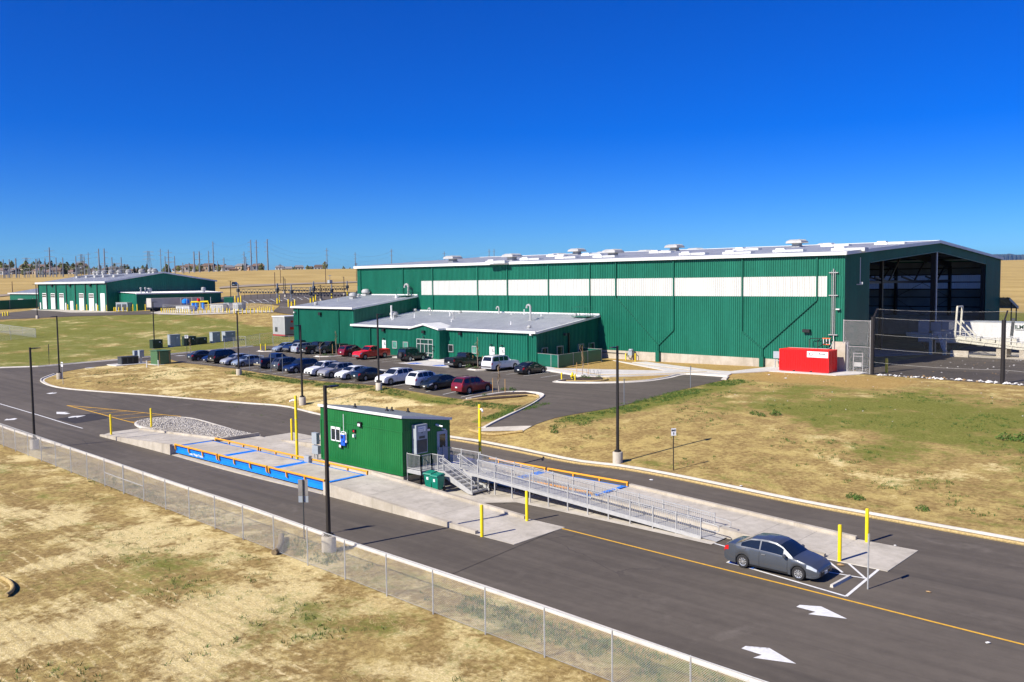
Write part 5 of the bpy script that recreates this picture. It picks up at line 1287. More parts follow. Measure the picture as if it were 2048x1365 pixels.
# ------------------------------------------------------------------ signs
def sign(label, base, h, w, ph, face='front', rz=0.0, col='sign_white', gap=0.0, txt=None, pole='galv', name='sign', pr=.035, thin=.012):
    """post with a flat panel; rz turns the panel's face from -y"""
    t = thing(name, label, 'sign', base, rz, 'posted signs')
    R_ = Matrix.Translation(Vector(base)) @ Matrix.Rotation(rz, 4, 'Z'); W_ = lambda *p: R_ @ Vector(p)
    mb = MB(); mb.tube(W_(0, 0, -.2), W_(0, 0, h), pr, 8); mb.build('post', M[pole], t, 40)
    mb = MB(); mb.extrude([W_(-w / 2, -pr - .002, h - ph), W_(w / 2, -pr - .002, h - ph), W_(w / 2, -pr - .002, h), W_(-w / 2, -pr - .002, h)], W_(0, -thin, 0) - W_(0, 0, 0))
    p = recalc(mb.build('panel', M[col], t))
    X = (R_.to_3x3() @ XU)
    if txt:
        for s, sz, x, z in txt: text(s, sz, W_(x, -pr - thin - .006, z), X, ZU, 'sign_text', M['ink'], p, .003, 'CENTER', .012)
    return t, p, W_
def exit_arrow(p, W_, z, s, left):
    mb = MB(); y = -.06
    if left: q = [(-s, y, z), (-.2 * s, y, z + .6 * s), (-.2 * s, y, z + .2 * s), (s, y, z + .2 * s), (s, y, z - .2 * s), (-.2 * s, y, z - .2 * s), (-.2 * s, y, z - .6 * s)]
    else: q = [(0, y, z + s), (-.6 * s, y, z + .1 * s), (-.25 * s, y, z + .1 * s), (-.25 * s, y, z - s), (.25 * s, y, z - s), (.25 * s, y, z + .1 * s), (.6 * s, y, z + .1 * s)]
    mb.extrude([W_(*k) for k in q], W_(0, .004, 0) - W_(0, 0, 0)); recalc(mb.build('arrow', M['ink'], p))
b = G(126.3, 769); t, p, W_ = sign('white EXIT sign with a short arrow at the tip of the straw island', b, topz(b, 125, 724.5) - b.z, .62, .60, txt=[('EXIT', .26, 0, topz(b, 125, 724.5) - b.z - .30)]); exit_arrow(p, W_, topz(b, 125, 724.5) - b.z - .44, .09, False)
b = G(374.5, 717.5); t, p, W_ = sign('white EXIT sign with a left arrow before the dark transformer boxes', b, topz(b, 372, 670.6) - b.z, .55, .50, rz=.75, txt=[('EXIT', .2, 0, topz(b, 372, 670.6) - b.z - .23)], pole='bronze'); exit_arrow(p, W_, topz(b, 372, 670.6) - b.z - .36, .12, True)
b = G(1346.8, 941); h_ = topz(b, 1347.5, 857) - b.z; t, p, W_ = sign('white EXIT sign with an upward arrow by the kerb of the tan field', b, h_, .34, .50, rz=.85, txt=[('EXIT', .145, 0, h_ - .19)], pole='bronze'); exit_arrow(p, W_, h_ - .34, .09, False)
b = A(608.5, 1078, 0); h_ = topz(b, 605.5, 960) - b.z
t, p, W_ = sign('back of a grey two-part road sign behind the near fence', b, h_, .52, .86, rz=math.pi + .72, col='sign_back', pole='dkgrey')
mb = MB(); mb.extrude([W_(-.26, -.045, h_ - 1.22), W_(.26, -.045, h_ - 1.22), W_(.26, -.045, h_ - .88), W_(-.26, -.045, h_ - .88)], W_(0, -.012, 0) - W_(0, 0, 0)); recalc(mb.build('lower_panel', M['grey_cab'], t))
b = A(1735.5, 1180, 0); h_ = topz(b, 1735.8, 1068) - b.z; sign('thin sign post seen edge-on in front of the striped accessible bay', b, h_, .30, .46, rz=1.98, col='sign_back')
b = G(1248.3, 809.5); sign('dark-backed sign post in the grass edge left along the side drive', b, topz(b, 1248.7, 757.5) - b.z, .3, .45, rz=2.2, col='dkgrey', pole='steelpole')
b = G(1381, 776.5); sign('dark-backed sign post at the grass edge, deeper along the side drive', b, topz(b, 1381, 732) - b.z, .3, .45, rz=2.2, col='dkgrey', pole='steelpole')
b = G(98.4, 731.3); sign('narrow post with an edge-on plate by the upper kerb, left of the island', b, topz(b, 96.5, 689) - b.z, .14, 1.5, rz=2.3, col='dkgrey', pole='bronze')
for i, (px, py, tx, ty) in enumerate(((478.6, 737.3, 478, 700), (499.3, 741, 498.7, 701.5), (520.5, 743.3, 519.8, 703.7), (542, 745.3, 540.8, 705.8), (565.5, 748.5, 565, 708.6))):
    b = G(px, py); sign(['grey stall sign post in front of the silver sedan with a spoiler, left of it', 'grey stall sign post in front of the silver sedan with a spoiler, right of it', 'grey stall sign post left of the tail of the black pickup', 'grey stall sign post in front of the black pickup', 'grey stall sign post in front of the grey compact suv'][i], b, topz(b, tx, ty) - b.z, .30, .42, rz=2.6, col='dkgrey', pole='steelpole')
for px, py, ty, lab in ((896.8, 716, 686.5, 'blue and white accessible parking sign before the dark office window'), (941.6, 718.5, 689.7, 'blue and white accessible parking sign behind the black pickup by the office')):
    b = G(px, py); b.z += .1; h_ = topz(b, px, ty) - b.z
    t, p, W_ = sign(lab, b, h_, .36, .62, rz=.2)
    mb = MB(); mb.extrude([W_(-.1, -.052, h_ - .36), W_(.1, -.052, h_ - .36), W_(.1, -.052, h_ - .08), W_(-.1, -.052, h_ - .08)], W_(0, -.006, 0) - W_(0, 0, 0)); recalc(mb.build('symbol', M['sign_blue'], p))

# ------------------------------------------------------------------ chain-link fences
def chain(mb, p0, p1, h0, h1, step=.085, r=.0024):
    """real diagonal wires between two posts; p0, p1 on the ground, h0..h1 heights"""
    p0, p1 = Vector(p0), Vector(p1); L = (Vector(p1[:2]) - Vector(p0[:2])).length; H = h1 - h0
    at_ = lambda s, h: p0.lerp(p1, s / L) + Vector((0, 0, h0 + h))
    k = -H
    while k < L:
        for sgn in (1, -1):
            s0, s1 = max(k, 0), min(k + H, L)
            if s1 - s0 > .01:
                ha, hb = (s0 - k, s1 - k) if sgn > 0 else (H - (s0 - k), H - (s1 - k))
                mb.tube(at_(s0, ha), at_(s1, hb), r, 3, cap=False)
        k += step
fv_ = lambda u: -79.77 - .0285 * u
fn = thing('chain_link_fence', 'long silver chain-link fence along the near edge of the weigh road', 'fence', at(0, fv_(0)))
mesh, tops = MB(), MB()
U_ = [-71.6 + 3.05 * i for i in range(39)]
U_ = [u + .0 for u in U_]
off = (-8.55 - U_[0]) % 3.05; U_ = [u + off for u in U_]
q0, q1 = at(U_[0], fv_(U_[0])), at(U_[-1], fv_(U_[-1]))
chain(mesh, q0, q1, .03, 1.80, .078, .0034)
mesh.build('wire_mesh', M['wire'], fn)
for i, u in enumerate(U_):
    p = at(u, fv_(u)); big = abs(u + 14.65) < 1.0; mb = MB(); r = .045 if big else .03
    mb.tube(p - Vector((0, 0, .2)), p + Vector((0, 0, 1.86 if big else 1.82)), r, 8); mb.lathe([(r * 1.2, 1.82), (r * .5, 1.88)], p, 8); mb.build('post', M['galv'], fn)
mb = MB(); mb.tube(q0 + Vector((0, 0, 1.81)), q1 + Vector((0, 0, 1.81)), .022, 6); mb.build('top_rail', M['galv'], fn)
mb = MB(); mb.tube(at(-17.7, fv_(-17.7), .95), at(-11.6, fv_(-11.6), .95), .022, 6); mb.build('brace_rail', M['galv'], fn)
mb = MB(); mb.tube(q0 + Vector((0, 0, .05)), q1 + Vector((0, 0, .05)), .006, 4); mb.build('tension_wire', M['galv'], fn)
mb = MB(); a = A(555, 1106, .12)
pts = [a + Vector((-.3 + .12 * i, .10 * i, .05 * i + .02 * math.sin(i * 1.4))) for i in range(8)]
wt = [A(548, 1108, .1), A(557, 1100, .12), A(562, 1087, .12), A(563, 1073, .12)]
mb.path(resample(spline([w[:2] for w in wt], 6), .15) and [at(p.x, p.y, .14) for p in resample(spline([w[:2] for w in wt], 6), .15)], .15, 9)
tag(mb.build('straw_wattle', simple('dark_wattle', (.20, .15, .085), .95, var=.3, scale=9), None, 50), 'dark short wattle lying behind the near fence by the grey sign back', 'wattle', 'straw wattles edging the grass')
mb = MB(); wt = [A(-20, 1152, .1), A(8, 1160, .1), A(24, 1172, .1), A(24, 1183, .1), A(12, 1193, .1)]
mb.path([at(p.x, p.y, .1) for p in resample(spline([w[:2] for w in wt], 6), .12)], .10, 9)
tag(mb.build('straw_wattle', M['wattle'], None, 50), 'bent piece of pale wattle lying in the near field at the left edge', 'wattle', 'straw wattles edging the grass')
# mesh enclosure at the far left
def small_fence(label, pts, h, group=None, posts=2.6, mat='wire', name='chain_link_fence', r=.005, step=.16, screen=None, rail=True):
    p3 = [at(p[0], p[1], p[2] if len(p) > 2 else 0) for p in pts]
    t = thing(name, label, 'fence', p3[0], 0, group)
    mb = MB()
    for a, b in zip(p3[:-1], p3[1:]):
        if screen: mb.extrude([a + Vector((0, 0, .08)), b + Vector((0, 0, .08)), b + Vector((0, 0, h - .03)), a + Vector((0, 0, h - .03))], (b - a).cross(ZU).normalized() * .01)
        else: chain(mb, a, b, .04, h, step, r)
    mb.build('screen' if screen else 'wire_mesh', M[screen or mat], t)
    for a, b in zip(p3[:-1], p3[1:]):
        n = max(1, round((b - a).length / posts))
        for i in range(n + 1):
            if i == 0 and a is not p3[0]: continue
            q = a.lerp(b, i / n); m_ = MB(); m_.tube(q - Vector((0, 0, .2)), q + Vector((0, 0, h + .05)), .035 if not screen else .05, 7); m_.build('post', M['galv'], t)
    if rail:
        m_ = MB(); m_.path([p + Vector((0, 0, h)) for p in p3], .024, 6); m_.build('top_rail', M['galv'], t)
    return t
c0 = G(72, 676); c1 = G(-30, 685.5); c2 = G(-30, 662)
small_fence('grey chain-link enclosure in the green field at the left edge', [c1[:2], c0[:2], c2[:2]], topz(c0, 72, 658) - c0.z, posts=6, r=.009, step=.3)
gq = [G(*q)[:2] for q in ((449, 699.5), (467, 696.5), (478, 693.6), (492, 694.6), (520, 688.5), (545, 686))]
small_fence('grey chain-link fence with a gate beside the tall grey cabinets', gq, 1.9, posts=4, r=.005, step=.2)
sq_ = [(-99.5, -12.8), (-93.5, -12.2)]; small_fence('short grey chain-link fence between the drive and the tall green block', [G(546.5, 694)[:2], (-93.6, -11.5)], 1.9, posts=3, r=.005, step=.2)
small_fence('green screened fence enclosing the shaded yard beside the office', [(-36.25, -13.75), (-33.4, -14.2), (-31.9, -14.55), (-32.5, -4.3), (-36.2, -4.25)], 1.75, posts=3.0, screen='green_trim', name='screen_fence')
cg = [G(*q)[:2] for q in ((326, 628), (379, 629.5), (448, 627), (543, 623.5))]
small_fence('grey chain-link fence along the front of the distant gas compressors', cg, 2.2, posts=6, r=.010, step=.35)
# galvanised panels and black litter fence by the yard
gf = thing('chain_link_fence', 'tall silver chain-link panel with a small gate, right of the red container', 'fence', (2, -1.3, 2.3))
mb = MB(); chain(mb, (.35, -.9, 2.25), (3.7, -1.45, 2.25), 3.3, 6.2, .10, .0035); chain(mb, (.85, -1.0, 2.25), (3.7, -1.45, 2.25), .05, 3.2, .10, .0035); mb.build('wire_mesh', M['wire'], gf)
for x, y, a, b in ((.35, -.9, 5.7, 8.5), (.85, -1.0, 2.2, 5.8), (3.7, -1.45, 2.2, 8.5)): mb = MB(); mb.tube((x, y, a), (x, y, b), .06, 8); mb.build('post', M['galv'], gf)
mb = MB(); mb.tube((.35, -.9, 8.4), (3.7, -1.45, 8.4), .035, 6); mb.tube((.85, -1.0, 5.4), (3.7, -1.45, 5.4), .035, 6); mb.build('rail', M['galv'], gf)
gt = MB(); g0, g1 = A(1706.5, 745, 2.3), A(1725, 746, 2.3)
for q in (g0, g1): gt.tube(q, q + Vector((0, 0, 2.3)), .045, 7)
for z in (.1, 1.9, 2.25): gt.tube(g0 + Vector((0, 0, z)), g1 + Vector((0, 0, z)), .035, 6)
gg = gt.build('gate_frame', M['galv'], gf); mb = MB(); s = g1 - g0; mb.extrude([g0 + s * .1 + Vector((0, -.03, .7)), g0 + s * .9 + Vector((0, -.03, .7)), g0 + s * .9 + Vector((0, -.03, 1.2)), g0 + s * .1 + Vector((0, -.03, 1.2))], (0, -.02, 0)); mb.build('gate_sign', M['vent'], gg)
nf = thing('litter_fence', 'tall black netted litter fence with leaning tops along the yard', 'fence', (10, -1.7, 2.3))
ps = [Vector((3.95, -1.5, 2.25)), Vector((17.5, -1.85, 2.2)), Vector((31.2, -2.2, 2.1)), Vector((45, -2.6, 2.0))]
TH = 6.55
mb = MB()
for a, b in zip(ps[:-1], ps[1:]):
    chain(mb, a + Vector((0, .14, 0)), b + Vector((0, .14, 0)), .15, TH, .085, .0035)
    n = int((b - a).length / .085)
    for i in range(n): q = a.lerp(b, i / n); mb.tube(q + Vector((0, .14, TH)), q + Vector((0, 1.25, TH + .95)), .003, 3, cap=False)
    for i in range(16): k = i / 16; mb.tube(a + Vector((0, .14 + 1.1 * k, TH + .95 * k)), b + Vector((0, .14 + 1.1 * k, TH + .95 * k)), .003, 3, cap=False)
mb.build('netting', M['net'], nf)
for p in ps:
    mb = MB(); mb.tube(p - Vector((0, 0, .3)), p + Vector((0, 0, TH + .1)), .21, 14); q = mb.build('post', M['bronze'], nf, 40)
    mb = MB(); mb.tube(p + Vector((0, .12, TH - .05)), p + Vector((0, 1.3, TH + 1.0)), .085, 8); mb.build('outrigger', M['bronze'], q)
for z, dy in ((1.45, .1), (3.05, .1), (4.65, .1), (TH, .1), (TH + .95, 1.25)):
    mb = MB()
    for a, b in zip(ps[:-1], ps[1:]): mb.path([a.lerp(b, i / 6) + Vector((0, dy, z - .18 * (1 - (i / 3 - 1) ** 2))) for i in range(7)], .008, 5)
    mb.build('cable', M['galv'], nf)
bollard('yellow bollard behind the first black post of the litter fence', Vector((4.6, 1.2, 2.3)), 1.7, .16)
# ------------------------------------------------------------------ vehicles
def paint_mat(name, col, metal=.35, rough=.36):
    return simple(name, col, rough, metal, .04, 2.0, coat=.6)
PAINT = paint_mat('car_paint', (.1, .1, .1))
M['lamp'] = simple('headlamp', (.62, .64, .66), .12, .3, .1, 20); M['tail'] = simple('tail_lamp', (.55, .012, .012), .2, 0, .1, 20)
M['chrome'] = simple('chrome', (.62, .63, .64), .16, .9, .05); M['rim'] = simple('wheel_alloy', (.55, .56, .57), .3, .6, .08)
M['plate'] = simple('licence_plate', (.66, .70, .68), .5, 0, .1, 30); M['carglass'] = mk_glass('car_glass', (.012, .017, .021), .04)
SPEC = {
 'sedan':  dict(L=4.62, W=1.77, H=1.48, wb=2.70, fo=.90, r=.315, gc=.19, zb=[(0, .72), (.015, .93), (.05, 1.02), (.2, 1.02), (.5, .97), (.70, .93), (.80, .90), (.93, .76), (.985, .62), (1, .5)],
    zt=[(0, .72), (.015, .93), (.05, 1.03), (.13, 1.06), (.20, 1.20), (.29, 1.41), (.40, 1.47), (.48, 1.48), (.56, 1.44), (.63, 1.32), (.75, .955), (.80, .90), (.93, .76), (.985, .62), (1, .5)], rear=(.15, .275), front=(.60, .745), win=[(.20, .395), (.41, .645)], tr=.70, c=.20),
 'hatch':  dict(L=4.45, W=1.77, H=1.50, wb=2.68, fo=.90, r=.32, gc=.19, zb=[(0, .72), (.012, .95), (.04, 1.05), (.3, 1.02), (.66, .97), (.78, .94), (.93, .78), (.985, .64), (1, .5)],
    zt=[(0, .72), (.012, .96), (.04, 1.07), (.16, 1.38), (.28, 1.48), (.42, 1.51), (.52, 1.46), (.62, 1.3), (.74, .99), (.78, .94), (.93, .78), (.985, .64), (1, .5)], rear=(.05, .155), front=(.57, .735), win=[(.14, .36), (.375, .58)], tr=.72, c=.18),
 'suv':    dict(L=4.72, W=1.88, H=1.72, wb=2.74, fo=.93, r=.36, gc=.23, zb=[(0, .80), (.01, 1.05), (.03, 1.12), (.3, 1.12), (.64, 1.08), (.76, 1.06), (.92, .94), (.985, .78), (1, .6)],
    zt=[(0, .80), (.01, 1.06), (.03, 1.16), (.10, 1.58), (.16, 1.68), (.34, 1.73), (.50, 1.71), (.58, 1.58), (.71, 1.12), (.76, 1.06), (.92, .94), (.985, .78), (1, .6)], rear=(.035, .105), front=(.56, .705), win=[(.09, .24), (.255, .40), (.415, .57)], tr=.74, c=.13),
 'bigsuv': dict(L=5.45, W=2.0, H=1.93, wb=3.3, fo=.98, r=.39, gc=.27, zb=[(0, .85), (.008, 1.15), (.02, 1.22), (.3, 1.22), (.66, 1.20), (.73, 1.19), (.93, 1.12), (.985, .98), (1, .7)],
    zt=[(0, .85), (.008, 1.2), (.02, 1.26), (.06, 1.80), (.10, 1.90), (.34, 1.94), (.52, 1.92), (.58, 1.82), (.69, 1.25), (.73, 1.19), (.93, 1.12), (.985, .98), (1, .7)], rear=(.022, .062), front=(.575, .685), win=[(.07, .27), (.285, .42), (.435, .58)], tr=.80, c=.09),
 'pickup': dict(L=5.85, W=2.02, H=1.93, wb=3.72, fo=.98, r=.40, gc=.32, zb=[(0, .95), (.006, 1.28), (.02, 1.33), (.385, 1.33), (.42, 1.31), (.66, 1.27), (.735, 1.26), (.93, 1.18), (.985, 1.02), (1, .75)],
    zt=[(0, .95), (.006, 1.285), (.02, 1.335), (.385, 1.335), (.395, 1.36), (.415, 1.82), (.44, 1.91), (.53, 1.94), (.60, 1.90), (.645, 1.75), (.72, 1.30), (.735, 1.265), (.93, 1.19), (.985, 1.03), (1, .75)], rear=(.398, .413), front=(.625, .715), win=[(.425, .53), (.545, .645)], tr=.78, c=.07),
 'jeep':   dict(L=4.25, W=1.87, H=1.86, wb=2.5, fo=.75, r=.42, gc=.40, zb=[(0, .95), (.01, 1.15), (.03, 1.2), (.6, 1.2), (.66, 1.19), (.93, 1.15), (.99, 1.1), (1, .8)],
    zt=[(0, .95), (.01, 1.18), (.03, 1.24), (.05, 1.75), (.08, 1.84), (.3, 1.87), (.55, 1.86), (.58, 1.80), (.655, 1.25), (.67, 1.19), (.93, 1.15), (.99, 1.1), (1, .8)], rear=(.032, .05), front=(.585, .65), win=[(.07, .30), (.315, .44), (.455, .575)], tr=.86, c=.05),
}
def make_car(kind, bed_open=False):
    s = SPEC[kind]; L, Wd, r = s['L'], s['W'], s['r']
    t = thing('parked_' + {'bigsuv': 'suv', 'hatch': 'car', 'sedan': 'car', 'jeep': 'suv'}.get(kind, kind), 'car', 'car', (0, 0, 0))
    xf = L / 2 - s['fo']; xr = xf - s['wb']; ra = r * 1.14
    sb, st = np.array(s['zb']).T, np.array(s['zt']).T
    gh = s['H'] - max(sb[1])
    bed = (-L / 2 + .12, -L / 2 + L * .375) if kind == 'pickup' else None
    def sec(x):
        q = (x + L / 2) / L
        w = Wd / 2 * (1 - s['c'] * abs(2 * x / L) ** 7)
        z0 = s['gc'] + .10 * max(0, (abs(2 * x / L) - .86) / .14) ** 2
        for xa in (xf, xr):
            d = abs(x - xa)
            if d < ra: z0 = max(z0, r + math.sqrt(ra * ra - d * d))
        zb = float(np.interp(q, *sb)); zt = max(float(np.interp(q, *st)), zb + .003)
        z0 = min(z0, zb - .05)
        k = min(1, max(0, (zt - zb) / gh)); return w, z0, zb, zt, .93 - (.93 - s['tr']) * k
    def Sd(x, q):      # side surface, q 0..5 lower body, 5..9 glasshouse
        w, z0, zb, zt, tr = sec(x)
        if q <= 5:
            k = q / 5; return Vector((x, w * (.94 + .06 * math.sin(math.pi * (k * .85 + .1))), z0 + (zb - z0) * k))
        k = (q - 5) / 4; y0 = w * .945
        return Vector((x, y0 + (w * tr - y0) * (k ** 1.15), zb + (zt - zb) * k))
    def Tp(x, f):
        w, z0, zb, zt, tr = sec(x); return Vector((x, w * tr * f, zt + .035 * (1 - f * f)))
    cols = sorted(set([round(-L / 2 + L * i / 44, 4) for i in range(45)] + [round(xa + ra * c, 4) for xa in (xf, xr) for c in (-1.001, -.999, -.96, -.85, -.65, -.4, 0, .4, .65, .85, .96, .999, 1.001)] + [round(-L / 2 + L * k[0], 4) for k in s['zt']] + ([bed[0] - .004, bed[0], bed[1], bed[1] + .004] if bed and bed_open else [])))
    fs_ = [1, .9, .6, .3, 0, -.3, -.6, -.9, -1] if not bed_open else [1, .91, .90, .3, 0, -.3, -.90, -.91, -1]
    mb = MB(); rows = []
    for x in cols:
        row = [Sd(x, q) for q in (0, .6, 1.6, 2.7, 3.8, 4.6, 5, 5.25, 6.3, 7.6, 8.5, 9)]
        top = [Tp(x, f) for f in fs_[1:-1]]
        if bed_open and bed[0] - .001 <= x <= bed[1] + .001:
            for p_, f in zip(top, fs_[1:-1]):
                if abs(f) <= .905: p_.z -= .48
        row = row + top + [Vector((p.x, -p.y, p.z)) for p in row[::-1]]
        rows.append(row)
    m = len(rows[0]); vs = [p for rw in rows for p in rw]; fs = []
    for i in range(len(rows) - 1):
        for j in range(m): k = (j + 1) % m; fs.append((i * m + j, (i + 1) * m + j, (i + 1) * m + k, i * m + k))
    fs.append(tuple(range(m))); fs.append(tuple(range((len(rows) - 1) * m, len(rows) * m))[::-1])
    mb.add(vs, fs); body = recalc(mb.build('body', PAINT, t, 38))
    mb = MB()
    for xa in (xf, xr): mb.tube((xa, -Wd / 2 + .26, r + .02), (xa, Wd / 2 - .26, r + .02), ra * .99, 16)
    mb.box(-L / 2 + .3, L / 2 - .3, -Wd / 2 + .2, Wd / 2 - .2, s['gc'] + .0, s['gc'] + .22); mb.build('underbody', M['black'], t)
    def patch(name, fn, u0, u1, v0, v1, nu, nv, mat, off=.006, both=True, par=None):
        out = None
        for sg in ((1, -1) if both else (1,)):
            g = []
            for i in range(nu + 1):
                for j in range(nv + 1):
                    a = u0 + (u1 - u0) * i / nu; b = v0 + (v1 - v0) * j / nv; e = 1e-3
                    p = fn(a, b); n = (fn(a + e, b) - p).cross(fn(a, b + e) - p)
                    if n.length > 1e-12: n.normalize()
                    ref = Vector((0, p.y, .3)) if fn is Sd else Vector((0, 0, 1))
                    if n.dot(ref) < 0: n = -n
                    p = p + n * off; g.append((p.x, p.y * sg, p.z))
            m_ = MB(); m_.add(g, [(i * (nv + 1) + j, (i + 1) * (nv + 1) + j, (i + 1) * (nv + 1) + j + 1, i * (nv + 1) + j + 1) for i in range(nu) for j in range(nv)])
            out = recalc(m_.build(name, mat, par or t, 40))
        return out
    X = lambda q: -L / 2 + q * L
    patch('windshield', Tp, X(s['front'][0]), X(s['front'][1]), -.965, .965, 8, 8, M['carglass'], both=False)
    patch('rear_window', Tp, X(s['rear'][0]), X(s['rear'][1]), -.86, .86, 6, 6, M['carglass'], both=False)
    for a, b in s['win']: patch('side_window', Sd, X(a), X(b), 5.35, 8.45, 8, 4, M['carglass'])
    hl = (.93, .985) if kind in ('pickup', 'bigsuv', 'jeep') else (.885, .978)
    patch('headlight', Sd, X(hl[0]), X(hl[1]), 3.5, 4.75, 5, 4, M['lamp'], .010)
    patch('taillight', Sd, X(.004), X(.04 if kind != 'sedan' else .06), 3.3 if kind != 'pickup' else 2.9, 4.5, 5, 4, M['tail'], .010)
    patch('lower_trim', Sd, X(.30), X(.70), .0, .55, 6, 2, M['black'], .008)
    w0, z00, zb0, zt0, _ = sec(L / 2); zc = (z00 + zb0) / 2
    m_ = MB(); m_.box(L / 2 - .03, L / 2 + .012, -Wd * .28, Wd * .28, z00 + (.02), zb0 - .03); g_ = m_.build('grille', M['black'], t)
    m_ = MB(); m_.box(L / 2 - .02, L / 2 + .022, -Wd * .24, Wd * .24, zb0 - .05, zb0 - .015); m_.box(L / 2 - .01, L / 2 + .03, -.07, .07, zb0 - .10, zb0 - .0); m_.build('grille_bar', M['chrome'], g_)
    for sx in (1, -1):
        m_ = MB(); x = sx * (L / 2 + .016); z = (z00 + .10 if sx > 0 else min(zb0 + .12, .8)); m_.box(x - .012, x + .012, -.15, .15, z - .07, z + .07); m_.build('licence_plate', M['plate'], t)
    if kind in ('pickup', 'bigsuv', 'jeep'):
        for sx in (1, -1): m_ = MB(); m_.box(sx * (L / 2 - .16), sx * (L / 2 + .05), -Wd * .43, Wd * .43, .48, .70); m_.build('bumper', M['chrome'] if kind != 'jeep' else M['black'], t)
    xm = X(s['front'][1]) - .32; w_, _, zb_, _, _ = sec(xm)
    for sg in (1, -1):
        m_ = MB(); m_.lathe([(.02, -.09), (.085, -.05), (.09, .04), (.03, .09)], (xm, sg * (w_ + .10), zb_ + .08), 8); m_.bar((xm, sg * w_ * .9, zb_ + .02), (xm, sg * (w_ + .10), zb_ + .05), .05, .04); m_.build('mirror', PAINT, t, 40)
        for a, b in s['win'][-2:]:
            xx = X(a) + .16; p = Sd(xx, 4.15); m_ = MB(); m_.box(xx - .09, xx + .09, sg * (p.y - .01), sg * (p.y + .035), p.z - .018, p.z + .018); m_.build('door_handle', M['chrome'], t)
        m_ = MB()
        for a in ([s['win'][0][1] + .006, s['win'][-1][1] + .05] if kind != 'pickup' else [.537, .70]):
            for q in np.linspace(.5, 5.0, 9)[:-1]:
                p0, p1 = Sd(X(a), q), Sd(X(a), q + .56); m_.bar((p0.x, sg * (p0.y + .002), p0.z), (p1.x, sg * (p1.y + .002), p1.z), .012, .006)
        m_.build('door_seam', M['black'], t)
    if kind == 'pickup':
        m_ = MB(); z = 1.345 if not bed_open else .875
        m_.box(bed[0] + .02, bed[1] - .02, -Wd * .42, Wd * .42, z, z + .035); m_.build('bed_cover' if not bed_open else 'bed_floor', M['black'], t)
    if kind in ('suv', 'bigsuv'):
        for sg in (1, -1): m_ = MB(); y = sg * Wd / 2 * s['tr'] * .92; zz_ = s['H'] + .05; m_.path([(X(.12), y, zz_ - .04), (X(.16), y, zz_), (X(.48), y, zz_), (X(.52), y, zz_ - .05)], .02, 6); m_.build('roof_rail', M['black'], t)
    if kind == 'jeep':
        m_ = MB(); m_.tube((-L / 2 - .26, -.12, 1.05), (-L / 2 - .02, -.12, 1.05), .40, 18); sp = m_.build('spare_wheel', M['rubber'], t, 40); m_ = MB(); m_.tube((-L / 2 - .28, -.12, 1.05), (-L / 2 - .262, -.12, 1.05), .22, 14); m_.build('rim', M['dkgrey'], sp)
        m_ = MB(); z = s['H'] + .12
        for y in (-.7, .7): m_.tube((-1.7, y, z), (.3, y, z), .03, 6)
        for x in (-1.7, -1.0, -.35, .3): m_.tube((x, -.7, z), (x, .7, z), .025, 6); m_.tube((x, -.7, z), (x, -.75, 1.5), .02, 5); m_.tube((x, .7, z), (x, .75, 1.5), .02, 5)
        m_.build('roof_rack', M['black'], t)
        for xa in (xf, xr):
            for sg in (1, -1): m_ = MB(); m_.prism([(xa - .58, sg * .86), (xa + .58, sg * .86), (xa + .5, sg * 1.02), (xa - .5, sg * 1.02)], .90, .96); m_.build('fender_flare', M['black'], t)
    for xa in (xf, xr):
        for sg in (1, -1):
            y1 = sg * (Wd / 2 - .02); y0 = sg * (Wd / 2 - .24); m_ = MB()
            n = 22; prof = [(r * .62, y1), (r * .9, y1), (r, y1 - sg * .04), (r, y0 + sg * .04), (r * .9, y0), (r * .6, y0)]
            vs = []; fs = []
            for R1, yy in prof: vs += [(xa + R1 * math.cos(2 * math.pi * i / n), yy, r + R1 * math.sin(2 * math.pi * i / n)) for i in range(n)]
            for j in range(len(prof) - 1):
                for i in range(n): fs.append((j * n + i, j * n + (i + 1) % n, (j + 1) * n + (i + 1) % n, (j + 1) * n + i))
            m_.add(vs, fs); wh_ = recalc(m_.build('wheel', M['rubber'], t, 40))
            m_ = MB(); yr = y1 - sg * .035
            n = 40; vs = [(xa, yr + sg * .02, r)]; R0 = r * .63
            for i in range(n):
                a = 2 * math.pi * i / n; vs.append((xa + R0 * .25 * math.cos(a), yr + sg * .02, r + R0 * .25 * math.sin(a))); vs.append((xa + R0 * .86 * math.cos(a), yr + sg * .008, r + R0 * .86 * math.sin(a))); vs.append((xa + R0 * math.cos(a), yr + sg * .015, r + R0 * math.sin(a))); vs.append((xa + R0 * math.cos(a), yr - sg * .08, r + R0 * math.sin(a)))
            fs = []
            for i in range(n):
                k = (i + 1) % n; b_, c_ = 1 + 4 * i, 1 + 4 * k; fs.append((0, b_, c_)); fs.append((b_ + 1, b_ + 2, c_ + 2, c_ + 1)); fs.append((b_ + 2, b_ + 3, c_ + 3, c_ + 2))
                if i % 4 < 2: fs.append((b_, b_ + 1, c_ + 1, c_))
            m_.add(vs, fs); recalc(m_.build('rim', M['rim'], wh_))
            m_ = MB(); m_.tube((xa, y0 + sg * .04, r), (xa, y0 + sg * .06, r), R0, 16); m_.build('brake_disc', M['dkgrey'], wh_)
    t['front'] = xf; t['rear'] = xr
    return t
PROTO, USED = {}, set()
COLR = {'grey': (.075, .085, .10), 'silver': (.42, .44, .47), 'bluesilver': (.30, .36, .43), 'navy': (.010, .022, .075), 'black': (.010, .011, .013), 'darkgrey': (.035, .042, .05), 'white': (.74, .75, .76), 'warm': (.36, .35, .34), 'maroon': (.20, .008, .018), 'red': (.72, .008, .006), 'teal': (.010, .019, .026)}
CP = {k: paint_mat('paint_' + k, v, .0 if k in ('white', 'red') else .3) for k, v in COLR.items()}
